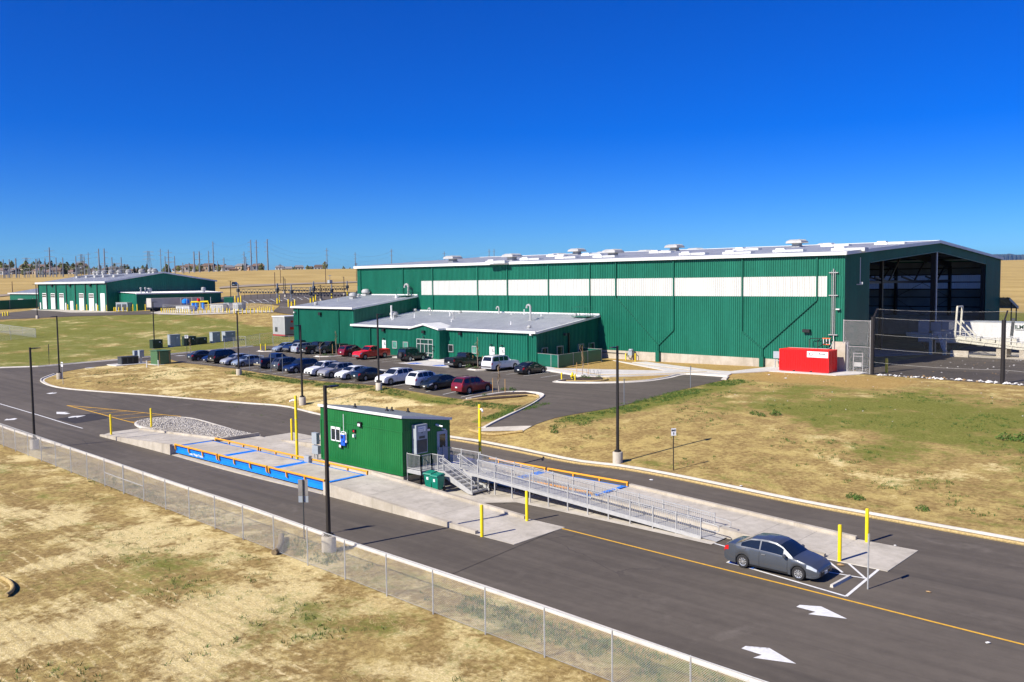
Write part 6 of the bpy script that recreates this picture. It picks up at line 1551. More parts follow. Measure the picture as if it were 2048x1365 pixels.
def place_car(kind, px, py, wheel, nose, colour, label, cat, ztrim=0.0, at_=None, rz=None, two_tone=None, group='cars in the car park'):
    key = kind
    if key not in PROTO: PROTO[key] = make_car(kind.split('_')[0], kind.endswith('_open'))
    p = PROTO[key]; sp = SPEC[kind.split('_')[0]]
    if at_ is None:
        w = G(px, py, .03); cx = w.x - sp['W'] / 2 + .12
        if nose < 0: cy = w.y + p['front'] if wheel == 'f' else w.y + p['rear']
        else: cy = w.y - p['rear'] if wheel == 'r' else w.y - p['front']
        rz_ = DNV if nose < 0 else UPV
        loc = Vector((cx, cy, gz(cx, cy) + .03))
    else: loc, rz_ = at_, rz
    if key in USED: c = copy_tree(p)
    else: c = p; USED.add(key)
    c.location = loc; c.rotation_euler = (0, 0, rz_)
    tag(c, label, cat, group)
    st = [c]
    while st:
        o = st.pop(); st += list(o.children)
        if o.type == 'MESH' and o.data.materials[0] == PAINT: o.material_slots[0].link = 'OBJECT'; o.material_slots[0].material = CP[colour]
    return c
wr, wf = A(1486.3, 1136.8, 0), A(1597.6, 1162, 0); d = (wf - wr).normalized(); sd = Vector((-d.y, d.x, 0))
cc = (wr + wf) / 2 + sd * (1.77 / 2 - .1) - d * (-.0); 
cc = wr + d * (-0.0) + sd * .78; ctr = cc - d * (SPEC['sedan']['L'] / 2 - SPEC['sedan']['fo'] - 2.70); ctr.z = gz(ctr.x, ctr.y) + .03
place_car('sedan', 0, 0, '', 0, 'grey', 'shiny grey sedan parked alone in the striped bay beside the aluminium ramp', 'car', at_=ctr, rz=math.atan2(d.y, d.x), group=None)
B = place_car
B('sedan', 563, 704.5, 'f', -1, 'bluesilver', 'pale blue-silver sedan first in the back row, beside the small island with bollards', 'car')
B('pickup', 587.5, 705.4, 'f', -1, 'navy', 'navy pickup nose-out between the pale sedan and a grey suv in the back row', 'pickup')
B('suv', 604, 707.5, 'r', 1, 'silver', 'silver-grey suv half hidden behind a lamp post in the back row', 'car')
B('pickup', 623.7, 709.3, 'r', 1, 'black', 'black pickup tail-out with red lamps behind a lamp post, back row', 'pickup')
B('pickup', 648, 708.5, 'f', -1, 'darkgrey', 'charcoal pickup with a big chrome grille before the bare sapling', 'pickup')
B('suv', 699, 714, 'r', 1, 'maroon', 'dark red suv parked left of the bright red pickup', 'car')
B('pickup_open', 730, 720, 'f', -1, 'red', 'bright red pickup with an open bed facing out of the back row', 'pickup')
B('jeep', 820, 724, 'r', 1, 'black', 'boxy black off-roader with a spare wheel by the glass entrance', 'car')
B('pickup', 919.4, 736.4, 'r', 1, 'black', 'black pickup tail-out with red lamps beside the accessible bays', 'pickup')
B('bigsuv', 995, 742.5, 'r', 1, 'white', 'large white long suv by the two white office doors', 'car')
B('sedan', 1057, 749.7, 'r', 1, 'black', 'black sedan at the right end of the back row, near the green screen fence', 'car')
B('sedan', 396, 722, 'r', 1, 'darkgrey', 'dark grey sedan at the left end of the front row', 'car')
B('sedan', 424.7, 725, 'f', -1, 'navy', 'navy sedan nose-out, second in the front row', 'car')
B('bigsuv', 442.8, 727.6, 'r', 1, 'black', 'black suv tail-out with tall red lamps, third in the front row', 'car')
B('hatch', 462, 731, 'f', -1, 'silver', 'pale silver car partly hidden by a lamp post in the front row', 'car')
sp_ = B('sedan', 485.2, 734, 'f', -1, 'bluesilver', 'pale silver-blue sedan with a rear spoiler in the front row', 'car')
B('pickup', 537, 737.9, 'r', 1, 'navy', 'dark blue-black pickup tail-out in the middle of the front row', 'pickup')
B('suv', 570, 742.5, 'r', 1, 'grey', 'grey compact suv tail-out next to the dark blue pickup', 'car')
B('suv', 591.5, 747.4, 'f', -1, 'navy', 'old navy suv nose-out with amber front lamps', 'car')
B('suv', 635.5, 753.2, 'f', -1, 'white', 'white suv with roof rails nose-out in the front row', 'car')
B('suv', 662.3, 757.1, 'f', -1, 'warm', 'warm silver crossover nose-out between two white cars', 'car')
B('hatch', 696, 760, 'f', -1, 'white', 'white car with a black grille next to the silver crossover', 'car')
B('sedan', 730.8, 762.4, 'r', 1, 'teal', 'dark navy sedan tail-out just left of the grass-edge lamp post', 'car')
B('suv', 781, 771.3, 'f', -1, 'white', 'white wagon nose-out just right of the grass-edge lamp post', 'car')
B('suv', 845, 776.5, 'r', 1, 'white', 'white suv tail-out with tall red lamps in the front row', 'car')
B('sedan', 870.2, 781.5, 'f', -1, 'teal', 'dark blue-green sedan nose-out beside the dark red suv', 'car')
B('suv', 938, 789.7, 'r', 1, 'maroon', 'dark red suv at the right end of the front row, by the bark bed', 'car')
p = G(470, 573.5); B('bigsuv', 0, 0, '', 0, 'black', 'black suv driving on the dirt track across the tan hillside', 'car', at_=p + Vector((0, 0, .3)), rz=math.atan2(*(lambda q: (q.y, q.x))(G(500, 571) - G(440, 576))), group=None)
# ------------------------------------------------------------------ utility boxes
sp_t = sp_; m_ = MB(); s = SPEC['sedan']; R_ = Matrix.Translation(sp_t.location) @ Matrix.Rotation(sp_t.rotation_euler.z, 4, 'Z')
W_ = lambda *p: R_ @ Vector(p)
m_.bar(W_(-2.05, -.62, 1.28), W_(-2.05, .62, 1.28), .2, .03)
for y in (-.55, .55): m_.bar(W_(-2.0, y, 1.03), W_(-2.05, y, 1.27), .1, .03)
m_.build('rear_spoiler', CP['bluesilver'], sp_t)
def ubox(label, px0, px1, pyt, pyb, depth, mat, u=-112.6, name='utility_cabinet', dark_end=False, doors=2):
    a, b = au(px0, pyb, u), au(px1, pyb, u); z = min(gz(u, a.y), gz(u, b.y)); zt = max(au((px0 + px1) / 2, pyt, u).z, z + .8)
    t = thing(name, label, 'utility box', (u - depth / 2, (a.y + b.y) / 2, z), 0, 'utility boxes by the drive')
    mb = MB(); mb.box(u - depth, u, a.y, b.y, z - .05, zt - .06); bd = mb.build('cabinet_body', M[mat], t)
    mb = MB(); mb.box(u - depth - .05, u + .06, a.y - .05, b.y + .05, zt - .06, zt); mb.build('lid', M[mat], t)
    mb = MB(); w = b.y - a.y
    for i in range(doors): mb.box(u + .002, u + .03, a.y + w * (i + .04) / doors, a.y + w * (i + .96) / doors, z + .12, zt - .14)
    d = mb.build('door', M[mat], t)
    mb = MB()
    for i in range(doors): mb.box(u + .03, u + .06, a.y + w * (i + .86) / doors - .03, a.y + w * (i + .86) / doors + .03, z + .5 * (zt - z), z + .62 * (zt - z))
    mb.build('handle', M['galv'], d)
    mb = MB(); mb.box(u + .031, u + .04, a.y + w * .62, a.y + w * .76, z + .68 * (zt - z), z + .80 * (zt - z)); mb.build('warning_label', M['sign_white'], t)
    mb = MB(); mb.box(u - depth - .3, u + .5, a.y - .2, b.y + .2, z - .3, z - .0); mb.build('pad', M['walk'], t)
    return t
ubox('dark green transformer left of the tall grey cabinets, behind the grooved vault', 306, 326, 680, 697, 1.3, 'dkgreen', name='transformer', doors=1)
ubox('tall grey cabinet between two dark green transformers', 341, 361.4, 669.5, 695.6, 1.0, 'grey_cab')
ubox('dark green transformer with an open black side behind the exit sign', 372, 392.8, 673, 694, 1.5, 'dkgreen', name='transformer', doors=1)
ubox('smallest dark green transformer, right of the one behind the exit sign', 399, 414.8, 675, 692.4, 1.2, 'dkgreen', name='transformer', doors=1)
ubox('tall grey cabinet right of the smallest dark green transformer', 425.5, 441.5, 664.5, 690.3, 1.1, 'grey_cab')
ubox('wide grey cabinet at the right end of the row of utility boxes', 451, 471.7, 663, 688.7, 1.3, 'grey_cab', doors=3)
vg = A(315.4, 729, 1.85); gb = thing('utility_vault', 'mid-green grooved utility vault at the left end of the car park', 'utility box', (vg.x - 1, vg.y + 1, gz(vg.x, vg.y)))
z = gz(vg.x, vg.y); zt = z + 1.95
mb = MB(); u1, v0 = vg.x, vg.y; vv = au(342, 728, u1).y
for i in range(7): h0, h1 = z + (zt - z) * i / 7, z + (zt - z) * (i + .86) / 7; mb.box(u1 - 2.2, u1, v0, vv, h0, h1); mb.box(u1 - 2.16, u1 - .04, v0 + .04, vv - .04, h1, z + (zt - z) * (i + 1) / 7)
mb.build('vault_body', M['lggreen'], gb)
mb = MB(); mb.box(u1 - 2.3, u1 + .1, v0 - .1, vv + .1, zt, zt + .09); mb.box(u1 - 1.8, u1 - 1.2, v0 + .5, v0 + 1.2, zt + .09, zt + .16); mb.build('lid', M['lggreen'], gb)
mb = MB(); mb.box(u1 + .01, u1 + .05, v0 + .35, vv - .3, z + .12, zt - .12); d = mb.build('door', M['lggreen'], gb); mb = MB()
for y in (v0 + .3, vv - .24): mb.box(u1 + .01, u1 + .08, y - .03, y + .03, z, zt)
mb.build('door_frame', M['stake'], d)
mb = MB(); mb.box(u1 - 2.6, u1 + .5, v0 - .5, vv + .5, z - .3, z + .02); mb.build('pad', M['walk'], gb)
g0 = A(238, 729, 1.75); ge = thing('generator', 'low dark grey generator box on a pale pad left of the green vault', 'generator', (g0.x, g0.y + 1, gz(g0.x, g0.y))); z = gz(g0.x, g0.y)
v1 = au(278, 727, g0.x + 1).y
mb = MB(); mb.box(g0.x - .4, g0.x + .9, g0.y, v1, z + .1, z + 1.15); b_ = mb.build('housing', M['dkgrey'], ge)
mb = MB(); mb.box(g0.x - .46, g0.x + .96, g0.y - .06, v1 + .06, z + 1.15, z + 1.22); mb.build('lid', M['dkgrey'], ge)
mb = MB()
for k in range(3): mb.box(g0.x + .902, g0.x + .93, g0.y + .2 + k * .8, g0.y + .8 + k * .8, z + .2, z + 1.0)
mb.build('door', M['black'], ge)
mb = MB(); mb.box(g0.x - 1.4, g0.x + 1.9, g0.y - 1.2, v1 + 1.6, z - .3, z + .1); mb.build('pad', M['walk'], ge)
for px, py, ty, lab in ((271.8, 720, 701.5, 'shorter grey meter pedestal behind the dark generator'), (282.6, 727, 700.5, 'taller grey meter pedestal right of the dark generator')):
    b = G(px, py); h = topz(b, px, ty) - b.z; t = thing('meter_pedestal', lab, 'meter', b, 0, 'meter pedestals'); mb = MB(); mb.tube(b, b + Vector((0, 0, h * .5)), .14, 10); mb.build('pedestal', M['galv'], t, 40); mb = MB(); mb.box(b.x - .3, b.x + .3, b.y - .35, b.y + .35, b.z + h * .5, b.z + h); mb.build('meter_box', M['grey_cab'], t); mb = MB(); mb.tube((b.x + .3, b.y, b.z + h * .8), (b.x + .36, b.y, b.z + h * .8), .12, 12); mb.build('meter_dial', M['vent'], t)
for px, py, ty, lab in ((293.8, 735.5, 722, 'thin white pipe marker in the straw by the generator pad'), (316.8, 733, 721, 'white pipe cleanout in front of the green vault')):
    b = G(px, py); h = topz(b, px, ty) - b.z; mb = MB(); mb.lathe([(.07, -.1), (.07, h - .1), (.11, h - .1), (.11, h), (.03, h)], (0, 0, 0), 10); o = mb.build('pipe_marker', M['white'], None, 40); o.location = b; tag(o, lab, 'pipe', 'white pipe markers')
s0 = G(546, 671); z = s0.z; st = thing('equipment_shed', 'pale grey metal shed with a red base beside the tall green block', 'shed', (s0.x + 1.6, s0.y + 3, z)); u0 = s0.x; ue = av(570, 671, s0.y).x; zt = av(560, 635, s0.y).z
mb = MB(); mb.ribs((u0, s0.y, z + .25), XU, ZU, ue - u0, zt - z - .25, -YV, .3, .02); mb.ribs((ue, s0.y, z + .25), YV, ZU, 7, zt - z - .25, XU, .3, .02); mb.ribs((u0, s0.y + 7, z + .25), -YV, ZU, 7, zt - z - .25, -XU, .3, .02); mb.ribs((ue, s0.y + 7, z + .25), -XU, ZU, ue - u0, zt - z - .25, YV, .3, .02); mb.build('wall', M['vent'], st)
mb = MB(); mb.box(u0 - .12, ue + .12, s0.y - .12, s0.y + 7.12, zt, zt + .22); mb.build('roof', M['white'], st); mb = MB(); mb.box(u0 - .02, ue + .02, s0.y - .02, s0.y + 7.02, z - .05, z + .25); mb.build('base_skid', simple('dull_red', (.32, .03, .025), .6), st)
mb = MB(); mb.box(u0 + .9, u0 + 1.7, s0.y - .08, s0.y - .022, z + .8, z + 1.7); mb.build('vent_louver', M['dkgrey'], st); mb = MB(); mb.box(ue + .022, ue + .06, s0.y + 1.4, s0.y + 1.9, z + 2.6, z + 3.0); mb.box(ue + .022, ue + .06, s0.y + 1.2, s0.y + 2.1, z + 1.2, z + 1.7); mb.build('red_sign', M['red'], st)

# ------------------------------------------------------------------ red container and wall services
ct = thing('shipping_container', 'bright red steel container with a white name board by the corner of the long wall', 'container', (-3.1, -2.6, 2.36))
cx0, cx1, cy0, cy1, cz0, cz1 = -6.22, -.14, -3.92, -1.48, 2.40, 4.98
mb = MB()
mb.ribs((cx0 + .15, cy0 + .03, cz0 + .18), XU, ZU, cx1 - cx0 - .3, cz1 - cz0 - .3, -YV, .28, .025, .2, .12); mb.ribs((cx0 + .02, cy1 - .12, cz0 + .18), -YV, ZU, cy1 - cy0 - .24, cz1 - cz0 - .3, -XU, .28, .03, .2, .12); mb.ribs((cx1 - .15, cy1 - .03, cz0 + .18), -XU, ZU, cx1 - cx0 - .3, cz1 - cz0 - .3, YV, .28, .025, .2, .12)
mb.add([(cx0 + .1, cy0 + .1, cz1 - .03), (cx1 - .1, cy0 + .1, cz1 - .03), (cx1 - .1, cy1 - .1, cz1 - .03), (cx0 + .1, cy1 - .1, cz1 - .03)], [(0, 1, 2, 3)]); mb.build('shell', M['red'], ct)
mb = MB()
for x in (cx0, cx1 - .16):
    for y in (cy0, cy1 - .16): mb.box(x, x + .16, y, y + .16, cz0 - .02, cz1)
for y in (cy0 + .012, cy1 - .112): mb.box(cx0 + .16, cx1 - .16, y, y + .1, cz1 - .13, cz1 - .01); mb.box(cx0 + .16, cx1 - .16, y, y + .1, cz0, cz0 + .18)
for x in (cx0 + .012, cx1 - .112): mb.box(x, x + .1, cy0 + .16, cy1 - .16, cz1 - .13, cz1 - .01); mb.box(x, x + .1, cy0 + .16, cy1 - .16, cz0, cz0 + .18)
mb.build('corner_frame', M['red'], ct)
for k in range(2):
    y0 = cy0 + .17 + k * 1.06; mb = MB(); mb.box(cx1 - .1, cx1 - .04, y0, y0 + 1.04, cz0 + .19, cz1 - .14)
    for j in range(4): mb.box(cx1 - .04, cx1 - .01, y0 + .08, y0 + .96, cz0 + .30 + j * .55, cz0 + .68 + j * .55)
    d = mb.build('door', M['red'], ct); mb = MB()
    for dy in (.28, .76): mb.tube((cx1 + .02, y0 + dy, cz0 + .1), (cx1 + .02, y0 + dy, cz1 - .1), .022, 6)
    mb.box(cx1 - .01, cx1 + .06, y0 + .3, y0 + .72, cz0 + .95, cz0 + 1.02); mb.build('lock_rod', M['red'], d)
mb = MB()
for x in (-4.35, -2.25): mb.box(x - .16, x + .16, cy0 - .006, cy0 + .05, cz0 + .02, cz0 + .13)
mb.build('fork_pocket', M['black'], ct)
a, b = av(1614.2, 703.5, cy0), av(1656.2, 715.6, cy0); bz_ = cz1 - .86; tz_ = cz1 - .16; bx0, bx1 = a.x, b.x
mb = MB(); mb.box(bx0, bx1, cy0 - .03, cy0 - .004, bz_, tz_); nb = mb.build('name_board', M['sign_white'], ct)
w = bx1 - bx0; pale = simple('pale_red_ink', (.80, .42, .42), .5)
text('Fire', .34, (bx0 + w * .36, cy0 - .034, bz_ + .34), XU, ZU, 'lettering', pale, nb, .002); text('Rover', .34, (bx0 + w * .57, cy0 - .034, bz_ + .34), XU, ZU, 'lettering', M['ink'], nb, .002, 'LEFT', .006); text('www.firerover.com', .125, (bx0 + w * .40, cy0 - .034, bz_ + .10), XU, ZU, 'lettering', simple('faint_ink', (.55, .56, .58), .5), nb, .002)
def arc(c, r, a0, a1, wd, mat):
    m_ = MB(); n = 12; vs = []
    for i in range(n + 1):
        t_ = a0 + (a1 - a0) * i / n; k = wd * math.sin(math.pi * min(.98, max(.06, i / n)))
        vs += [(c[0] + (r - k / 2) * math.cos(t_), c[1], c[2] + (r - k / 2) * math.sin(t_)), (c[0] + (r + k / 2) * math.cos(t_), c[1], c[2] + (r + k / 2) * math.sin(t_))]
    m_.add(vs, [(2 * i, 2 * i + 1, 2 * i + 3, 2 * i + 2) for i in range(n)]); m_.extrude
    return m_.build('logo_arc', mat, nb)
lc_ = (bx0 + w * .18, cy0 - .036, bz_ + .38)
arc(lc_, .21, R(120), R(235), .09, M['red']); arc(lc_, .21, R(200), R(330), .07, M['ink']); arc((lc_[0], lc_[1] - .002, lc_[2]), .21, R(285), R(390), .08, M['red']); arc((lc_[0], lc_[1] - .002, lc_[2]), .12, R(60), R(260), .05, M['ink'])
mb = MB(); P_ = lambda px, py, y=-.4: (lambda q: (q.x, y, q.z))(av(px, py, y))
mb.path([P_(1574.5, 698, -1.6), P_(1577, 695.5, -1.5), P_(1655, 698.5, -1.4), P_(1661, 696, -1.0), P_(1667, 684, -.5), P_(1667, 672, -.3)], .05, 7); mb.build('pipe_run', M['galv'], wh)
mb = MB(); mb.path([P_(1618.5, 699, -1.5), P_(1618.5, 680, -.8), P_(1622, 677, -.5), P_(1664, 678, -.35), P_(1667, 671, -.3)], .045, 7); mb.path([P_(1635.5, 699, -1.5), P_(1636, 682, -.8), P_(1640, 678.5, -.5)], .045, 7); mb.path([P_(1636, 695, -1.2), P_(1648, 688, -.8), P_(1662, 681, -.4)], .05, 7); mb.build('hose_run', M['black'], wh)
for x in (1647, 1653, 1659): mb = MB(); mb.tube(P_(x, 677.5, -.6), P_(x, 689.5, -.6), .055, 7); mb.build('valve_pipe', M['white'], wh)
mb = MB(); mb.tube(P_(1645, 677.3, -.6), P_(1661, 677.5, -.6), .06, 7); mb.tube(P_(1646.5, 689.5, -.6), P_(1659.5, 689.8, -.6), .06, 7); mb.build('valve_header', simple('valve_orange', (.75, .12, .01), .4), wh)
p = av(1556, 713, -.9); q = at(p.x, -.9); t = thing('meter_cabinet', 'pale grey meter box on legs between the downspout and the red container', 'cabinet', q); mb = MB(); mb.box(p.x - .55, p.x + .55, -1.05, -.65, q.z + 1.25, q.z + 2.1); mb.build('cabinet_body', M['grey_cab'], t); mb = MB()
for x in (-.4, .4): mb.box(p.x + x - .05, p.x + x + .05, -.9, -.8, q.z - .1, q.z + 1.25)
mb.box(p.x - .4, p.x + .4, -.88, -.82, q.z + .9, q.z + 1.0); mb.build('legs', M['galv'], t)
p = av(1262, 713, -.7); q = at(p.x, -.7); t = thing('gas_meter', 'grey gas meter with pipes at the foot of the long wall between yellow bollards', 'gas meter', q); mb = MB(); mb.box(p.x - .35, p.x + .3, -.95, -.45, q.z + .7, q.z + 1.35); mb.lathe([(.3, 0), (.36, .15), (.3, .3)], (p.x, -.7, q.z + 1.3), 12); mb.build('meter_body', M['grey_cab'], t, 40)
mb = MB(); mb.path([(p.x - 6.2, -.12, 2.95), (p.x - .9, -.12, 2.9), (p.x - .9, -.6, 2.75), (p.x - .6, -.6, 2.6), (p.x - .3, -.7, q.z + 1.2)], .05, 7); mb.path([(p.x + .3, -.7, q.z + 1.3), (p.x + .7, -.7, q.z + 1.1), (p.x + .7, -.7, q.z - .1)], .05, 7); mb.build('pipe', M['dkgrey'], t)
# hydrant
b = G(1145, 760); t = thing('fire_hydrant', 'yellow fire hydrant in the bark bed between two bollards', 'hydrant', b)
mb = MB(); mb.lathe([(.2, -.05), (.2, .05), (.12, .07), (.12, .55), (.17, .56), (.17, .62), (.14, .64), (.12, .78), (.05, .86), (.05, .92)], b, 14); mb.build('barrel', M['yellow'], t, 40); mb = MB()
mb.tube(b + Vector((-.24, 0, .46)), b + Vector((.24, 0, .46)), .07, 10); mb.tube(b + Vector((0, -.26, .42)), b + Vector((0, 0, .42)), .09, 10); mb.build('nozzle', M['yellow'], t, 40)
# bike rack
b0, b1 = G(1172, 754), G(1203, 755); t = thing('bike_rack', 'wavy silver bike rack on the pale path by the bark bed', 'bike rack', b0); mb = MB(); pts = []
for i in range(49): k = i / 48; pts.append(b0.lerp(b1, k) + Vector((0, 0, .45 + .42 * math.cos(k * math.pi * 8))))
mb.path(pts, .03, 6); mb.build('tube', M['galv'], t, 60)
# wheel stop, scraps
w0, w1 = A(1663, 1177, 0), A(1700, 1157, 0); mb = MB(); d = (w1 - w0).normalized(); n_ = Vector((-d.y, d.x, 0))
mb.extrude([w0 - n_ * .08 + Vector((0, 0, .03)), w0 + n_ * .08 + Vector((0, 0, .03)), w0 + n_ * .055 + Vector((0, 0, .16)), w0 - n_ * .055 + Vector((0, 0, .16))], w1 - w0); o = recalc(mb.build('wheel_stop', M['kerb'])); tag(o, 'concrete wheel stop in front of the parked near sedan', 'wheel stop')
def scrap(label, px, py, s, mat, seed):
    rg = random.Random(seed); p = G(px, py); mb = MB(); ring = [(s * rg.uniform(.6, 1.1) * math.cos(a), s * rg.uniform(.6, 1.1) * math.sin(a), .03 + rg.uniform(0, .03)) for a in (0, 1.2, 2.3, 3.3, 4.4, 5.4)]
    mb.add(ring + [(0, 0, .05 + s * .22), (0, 0, .02)], [(i, (i + 1) % 6, 6) for i in range(6)] + [((i + 1) % 6, i, 7) for i in range(6)]); o = mb.build('scrap', M[mat]); o.location = p + Vector((0, 0, .03)); tag(o, label, 'litter', 'scraps lying about')
for i, (l_, x, y, s, m) in enumerate((('flat brown cardboard scrap in the striped bay', 1681, 1132.5, .2, 'cardboard'), ('white paper scrap beyond the far end of the ramp', 1790, 1094, .12, 'paper'), ('small white scrap on the dark road below the tan field', 1302, 962, .16, 'paper'), ('white scrap by the kerb left of the straw-lined field', 1482, 974, .14, 'paper'), ('white scrap on the grass below the red container', 1538, 751, .22, 'paper'), ('long white scrap on the bare soil in front of the red container', 1571, 758, .22, 'paper'), ('pinkish scrap on the open tarmac at the right', 1857, 1187, .12, 'cardboard'), ('blue-white scrap near the yellow line at the lower right', 1976, 1289, .12, 'paper'), ('orange scrap at the foot of the aluminium ramp', 1441, 1072, .16, 'cardboard'))): scrap(l_, x, y, s, m, i)
rg = random.Random(12); mb = MB(); mb2 = MB()
for i in range(420):
    u = rg.uniform(4.2, 31); k = rg.random(); dens = .35 + .65 * (math.sin(u * 1.9) * math.sin(u * .7) > -.1)
    if rg.random() > dens: continue
    v = -1.75 - .025 * (u - 4) + rg.gauss(.35, .35); s = rg.uniform(.05, .27) * (.6 + .5 * (9 < u < 24)); z = gz(u, v) + .02; m_ = mb if rg.random() < .87 else mb2
    ring = [(u + s * rg.uniform(.5, 1.2) * math.cos(a), v + s * rg.uniform(.5, 1.2) * math.sin(a), z + rg.uniform(0, s * .5)) for a in (0, 1.3, 2.5, 3.8, 5)]
    m_.add(ring + [(u, v, z + s * rg.uniform(.5, 1.1))], [(j, (j + 1) % 5, 5) for j in range(5)])
for i in range(120):
    u, v = rg.uniform(5, 34), rg.uniform(0, 27); s = rg.uniform(.04, .16); z = gz(u, v) + .03; m_ = mb if rg.random() < .6 else mb2
    ring = [(u + s * math.cos(a), v + s * math.sin(a), z + rg.uniform(0, .03)) for a in (0, 1.3, 2.5, 3.8, 5)]; m_.add(ring + [(u, v, z + s * .5)], [(j, (j + 1) % 5, 5) for j in range(5)])
for i in range(60):
    u, v = rg.uniform(-8, 26), rg.uniform(-30, -4); s = rg.uniform(.03, .07); z = gz(u, v) + .03; m_ = mb
    ring = [(u + s * math.cos(a), v + s * math.sin(a), z + rg.uniform(0, .04)) for a in (0, 1.3, 2.5, 3.8, 5)]; m_.add(ring + [(u, v, z + s * .6)], [(j, (j + 1) % 5, 5) for j in range(5)])
tag(mb.build('litter', M['paper']), 'white paper and plastic litter blown along the foot of the black fence', 'litter', None, 'stuff'); tag(mb2.build('litter', M['cardboard']), 'brown and coloured litter scattered over the yard tarmac', 'litter', None, 'stuff')

# ------------------------------------------------------------------ compactor, trailer and blocks in the yard
VK = 29.4
K = lambda x, y, v=VK: av(1880 + x / 7.583, 600 + y / 7.583, v)
cm = thing('trash_compactor', 'long cream steel waste compactor raised on concrete blocks in the yard', 'compactor', (9, 30, 2.3))
a, b = K(220, 590), K(1274, 690); sl_ = (K(1274, 745).z - K(380, 635).z) / (K(1274, 745).x - K(380, 635).x)
ue = b.x + 14
mb = MB(); zl = lambda u, z0: z0 + sl_ * (u - a.x)
zt0, zb0 = K(220, 585).z, K(220, 640).z
mb.extrude([(a.x - 6.5, VK, zl(a.x - 6.5, zb0)), (ue, VK, zl(ue, zb0)), (ue, VK, zl(ue, zt0)), (a.x - 6.5, VK, zl(a.x - 6.5, zt0))], (0, 2.6, 0)); recalc(mb.build('main_beam', M['cream'], cm))
mb = MB(); mb.extrude([(a.x - 6.5, VK - .12, zl(a.x - 6.5, zt0) - .12), (ue, VK - .12, zl(ue, zt0) - .12), (ue, VK - .12, zl(ue, zt0) + .06), (a.x - 6.5, VK - .12, zl(a.x - 6.5, zt0) + .06)], (0, .1, 0))
for k in range(9): u = a.x + .4 + 1.7 * k; mb.box(u - .06, u + .06, VK - .1, VK - .004, zl(u, zb0) + .05, zl(u, zt0) - .13)
mb.build('beam_flange', M['cream'], cm)
for x0, x1, y0, y1 in ((240, 380, 560, 590), (395, 600, 565, 610), (620, 830, 590, 645), (845, 1060, 590, 670), (1085, 1160, 585, 660), (1165, 1274, 650, 690)):
    p, q = K(x0, y1), K(x1, y0); mb = MB(); mb.box(p.x, q.x, VK + .1, VK + 1.6, zl((p.x + q.x) / 2, zt0) + .005, max(q.z, zl(q.x, zt0) + .3)); mb.build('machine_box', M['cream'], cm)
mb = MB(); gA, gA2 = K(225, 580), K(265, 105); gB, gB2 = gA + Vector((0, 2.3, 0)), gA2 + Vector((0, 2.3, 0))
mb.bar(gA, gA2, .22, .22, (0, 1, 0)); mb.bar(gB, gB2, .22, .22, (0, 1, 0)); mb.bar(gA2, gB2, .2, .2)
for g1, g2 in ((gA, gA2), (gB, gB2)): m1 = g1.lerp(g2, .56); mb.bar(m1, Vector((g1.x + 2.6, g1.y, zl(g1.x + 2.6, zt0))), .18, .18, (0, 1, 0))
mb.build('gate_frame', M['cream'], cm)
mb = MB()
for v in (VK + .05, VK + 2.5):
    for z in (.5, 1.0): mb.tube((a.x - .4, v, zl(a.x, zt0) + z), (a.x + 8.5, v, zl(a.x + 8.5, zt0) + z), .035, 5)
    for k in range(7): u = a.x + 1.4 * k; mb.tube((u, v, zl(u, zt0)), (u, v, zl(u, zt0) + 1.0), .035, 5)
mb.build('handrail', M['white'], cm)
hb = [(1861, 1883, 645.5, 662), (1884, 1898, 645, 660)]
for x0, x1, y0, y1 in hb: p, q = av(x0, y1, VK - .3), av(x1, y0, VK - .3); mb = MB(); mb.box(p.x, q.x, VK - .3, VK + 2.2, p.z, q.z); mb.build('hopper_box', M['vent'], cm)
p, q = av(1858, 680, VK - .2), av(1900, 664, VK - .2); mb = MB(); mb.box(p.x, q.x, VK - .2, VK + .1, q.z - .3, q.z); mb.box(p.x, p.x + .4, VK - .2, VK + .2, 2.3, q.z); mb.box(q.x - .9, q.x - .5, VK - .2, VK + .2, 2.3, q.z - .3); mb.build('support_leg', M['cream'], cm)
mb = MB(); c_ = av(1864, 676, VK - .4)
for k in range(3): mb.path([c_ + Vector((.9 * t_ + k * .18, 0, 1.1 * math.sin(t_ * 2.6) - .4 * t_)) for t_ in [i * .15 for i in range(14)]], .06, 6)
mb.build('hydraulic_hose', M['white'], cm)
for x0, x1, y0, y1, nm, lab in ((850, 1010, 757, 885, 'concrete_block', 'concrete block under the compactor beam, left of two'), (1198, 1345, 780, 905, 'concrete_block', 'concrete block under the compactor beam at the right photo edge')):
    p, q = K(x0, y1), K(x1, y0); mb = MB(); mb.box(p.x, q.x, VK, VK + 2.4, 2.2, 2.25 + max(1.2, q.z - p.z)); tag(mb.build(nm, M['cwall']), lab, 'block', 'concrete blocks in the yard')
p, q = av(1901, 715.5, 27.4), av(1937.4, 702.5, 27.4); mb = MB(); mb.extrude([(p.x, 27.1, 2.22), (p.x, 27.7, 2.22), (p.x, 27.55, 2.9), (p.x, 27.5, q.z), (p.x, 27.3, q.z), (p.x, 27.25, 2.9)], (q.x - p.x, 0, 0)); o = recalc(mb.build('jersey_barrier', M['cwall'])); tag(o, 'low concrete barrier at the edge of the yard shadow', 'barrier')
tv = 37.6; tt = thing('box_trailer', 'long white box trailer lettered ILMW standing behind the compactor', 'trailer', (14, tv, 2.3))
t0, t1 = av(1836, 690, tv).x, 24; zt = av(1950, 644.5, tv).z
mb = MB(); mb.ribs((t0, tv, 3.5), XU, ZU, t1 - t0, zt - 3.5, -YV, 1.2, .015, .06, .04); mb.box(t0, t1, tv + .02, tv + 2.6, 3.45, zt); mb.build('cargo_box', M['white'], tt)
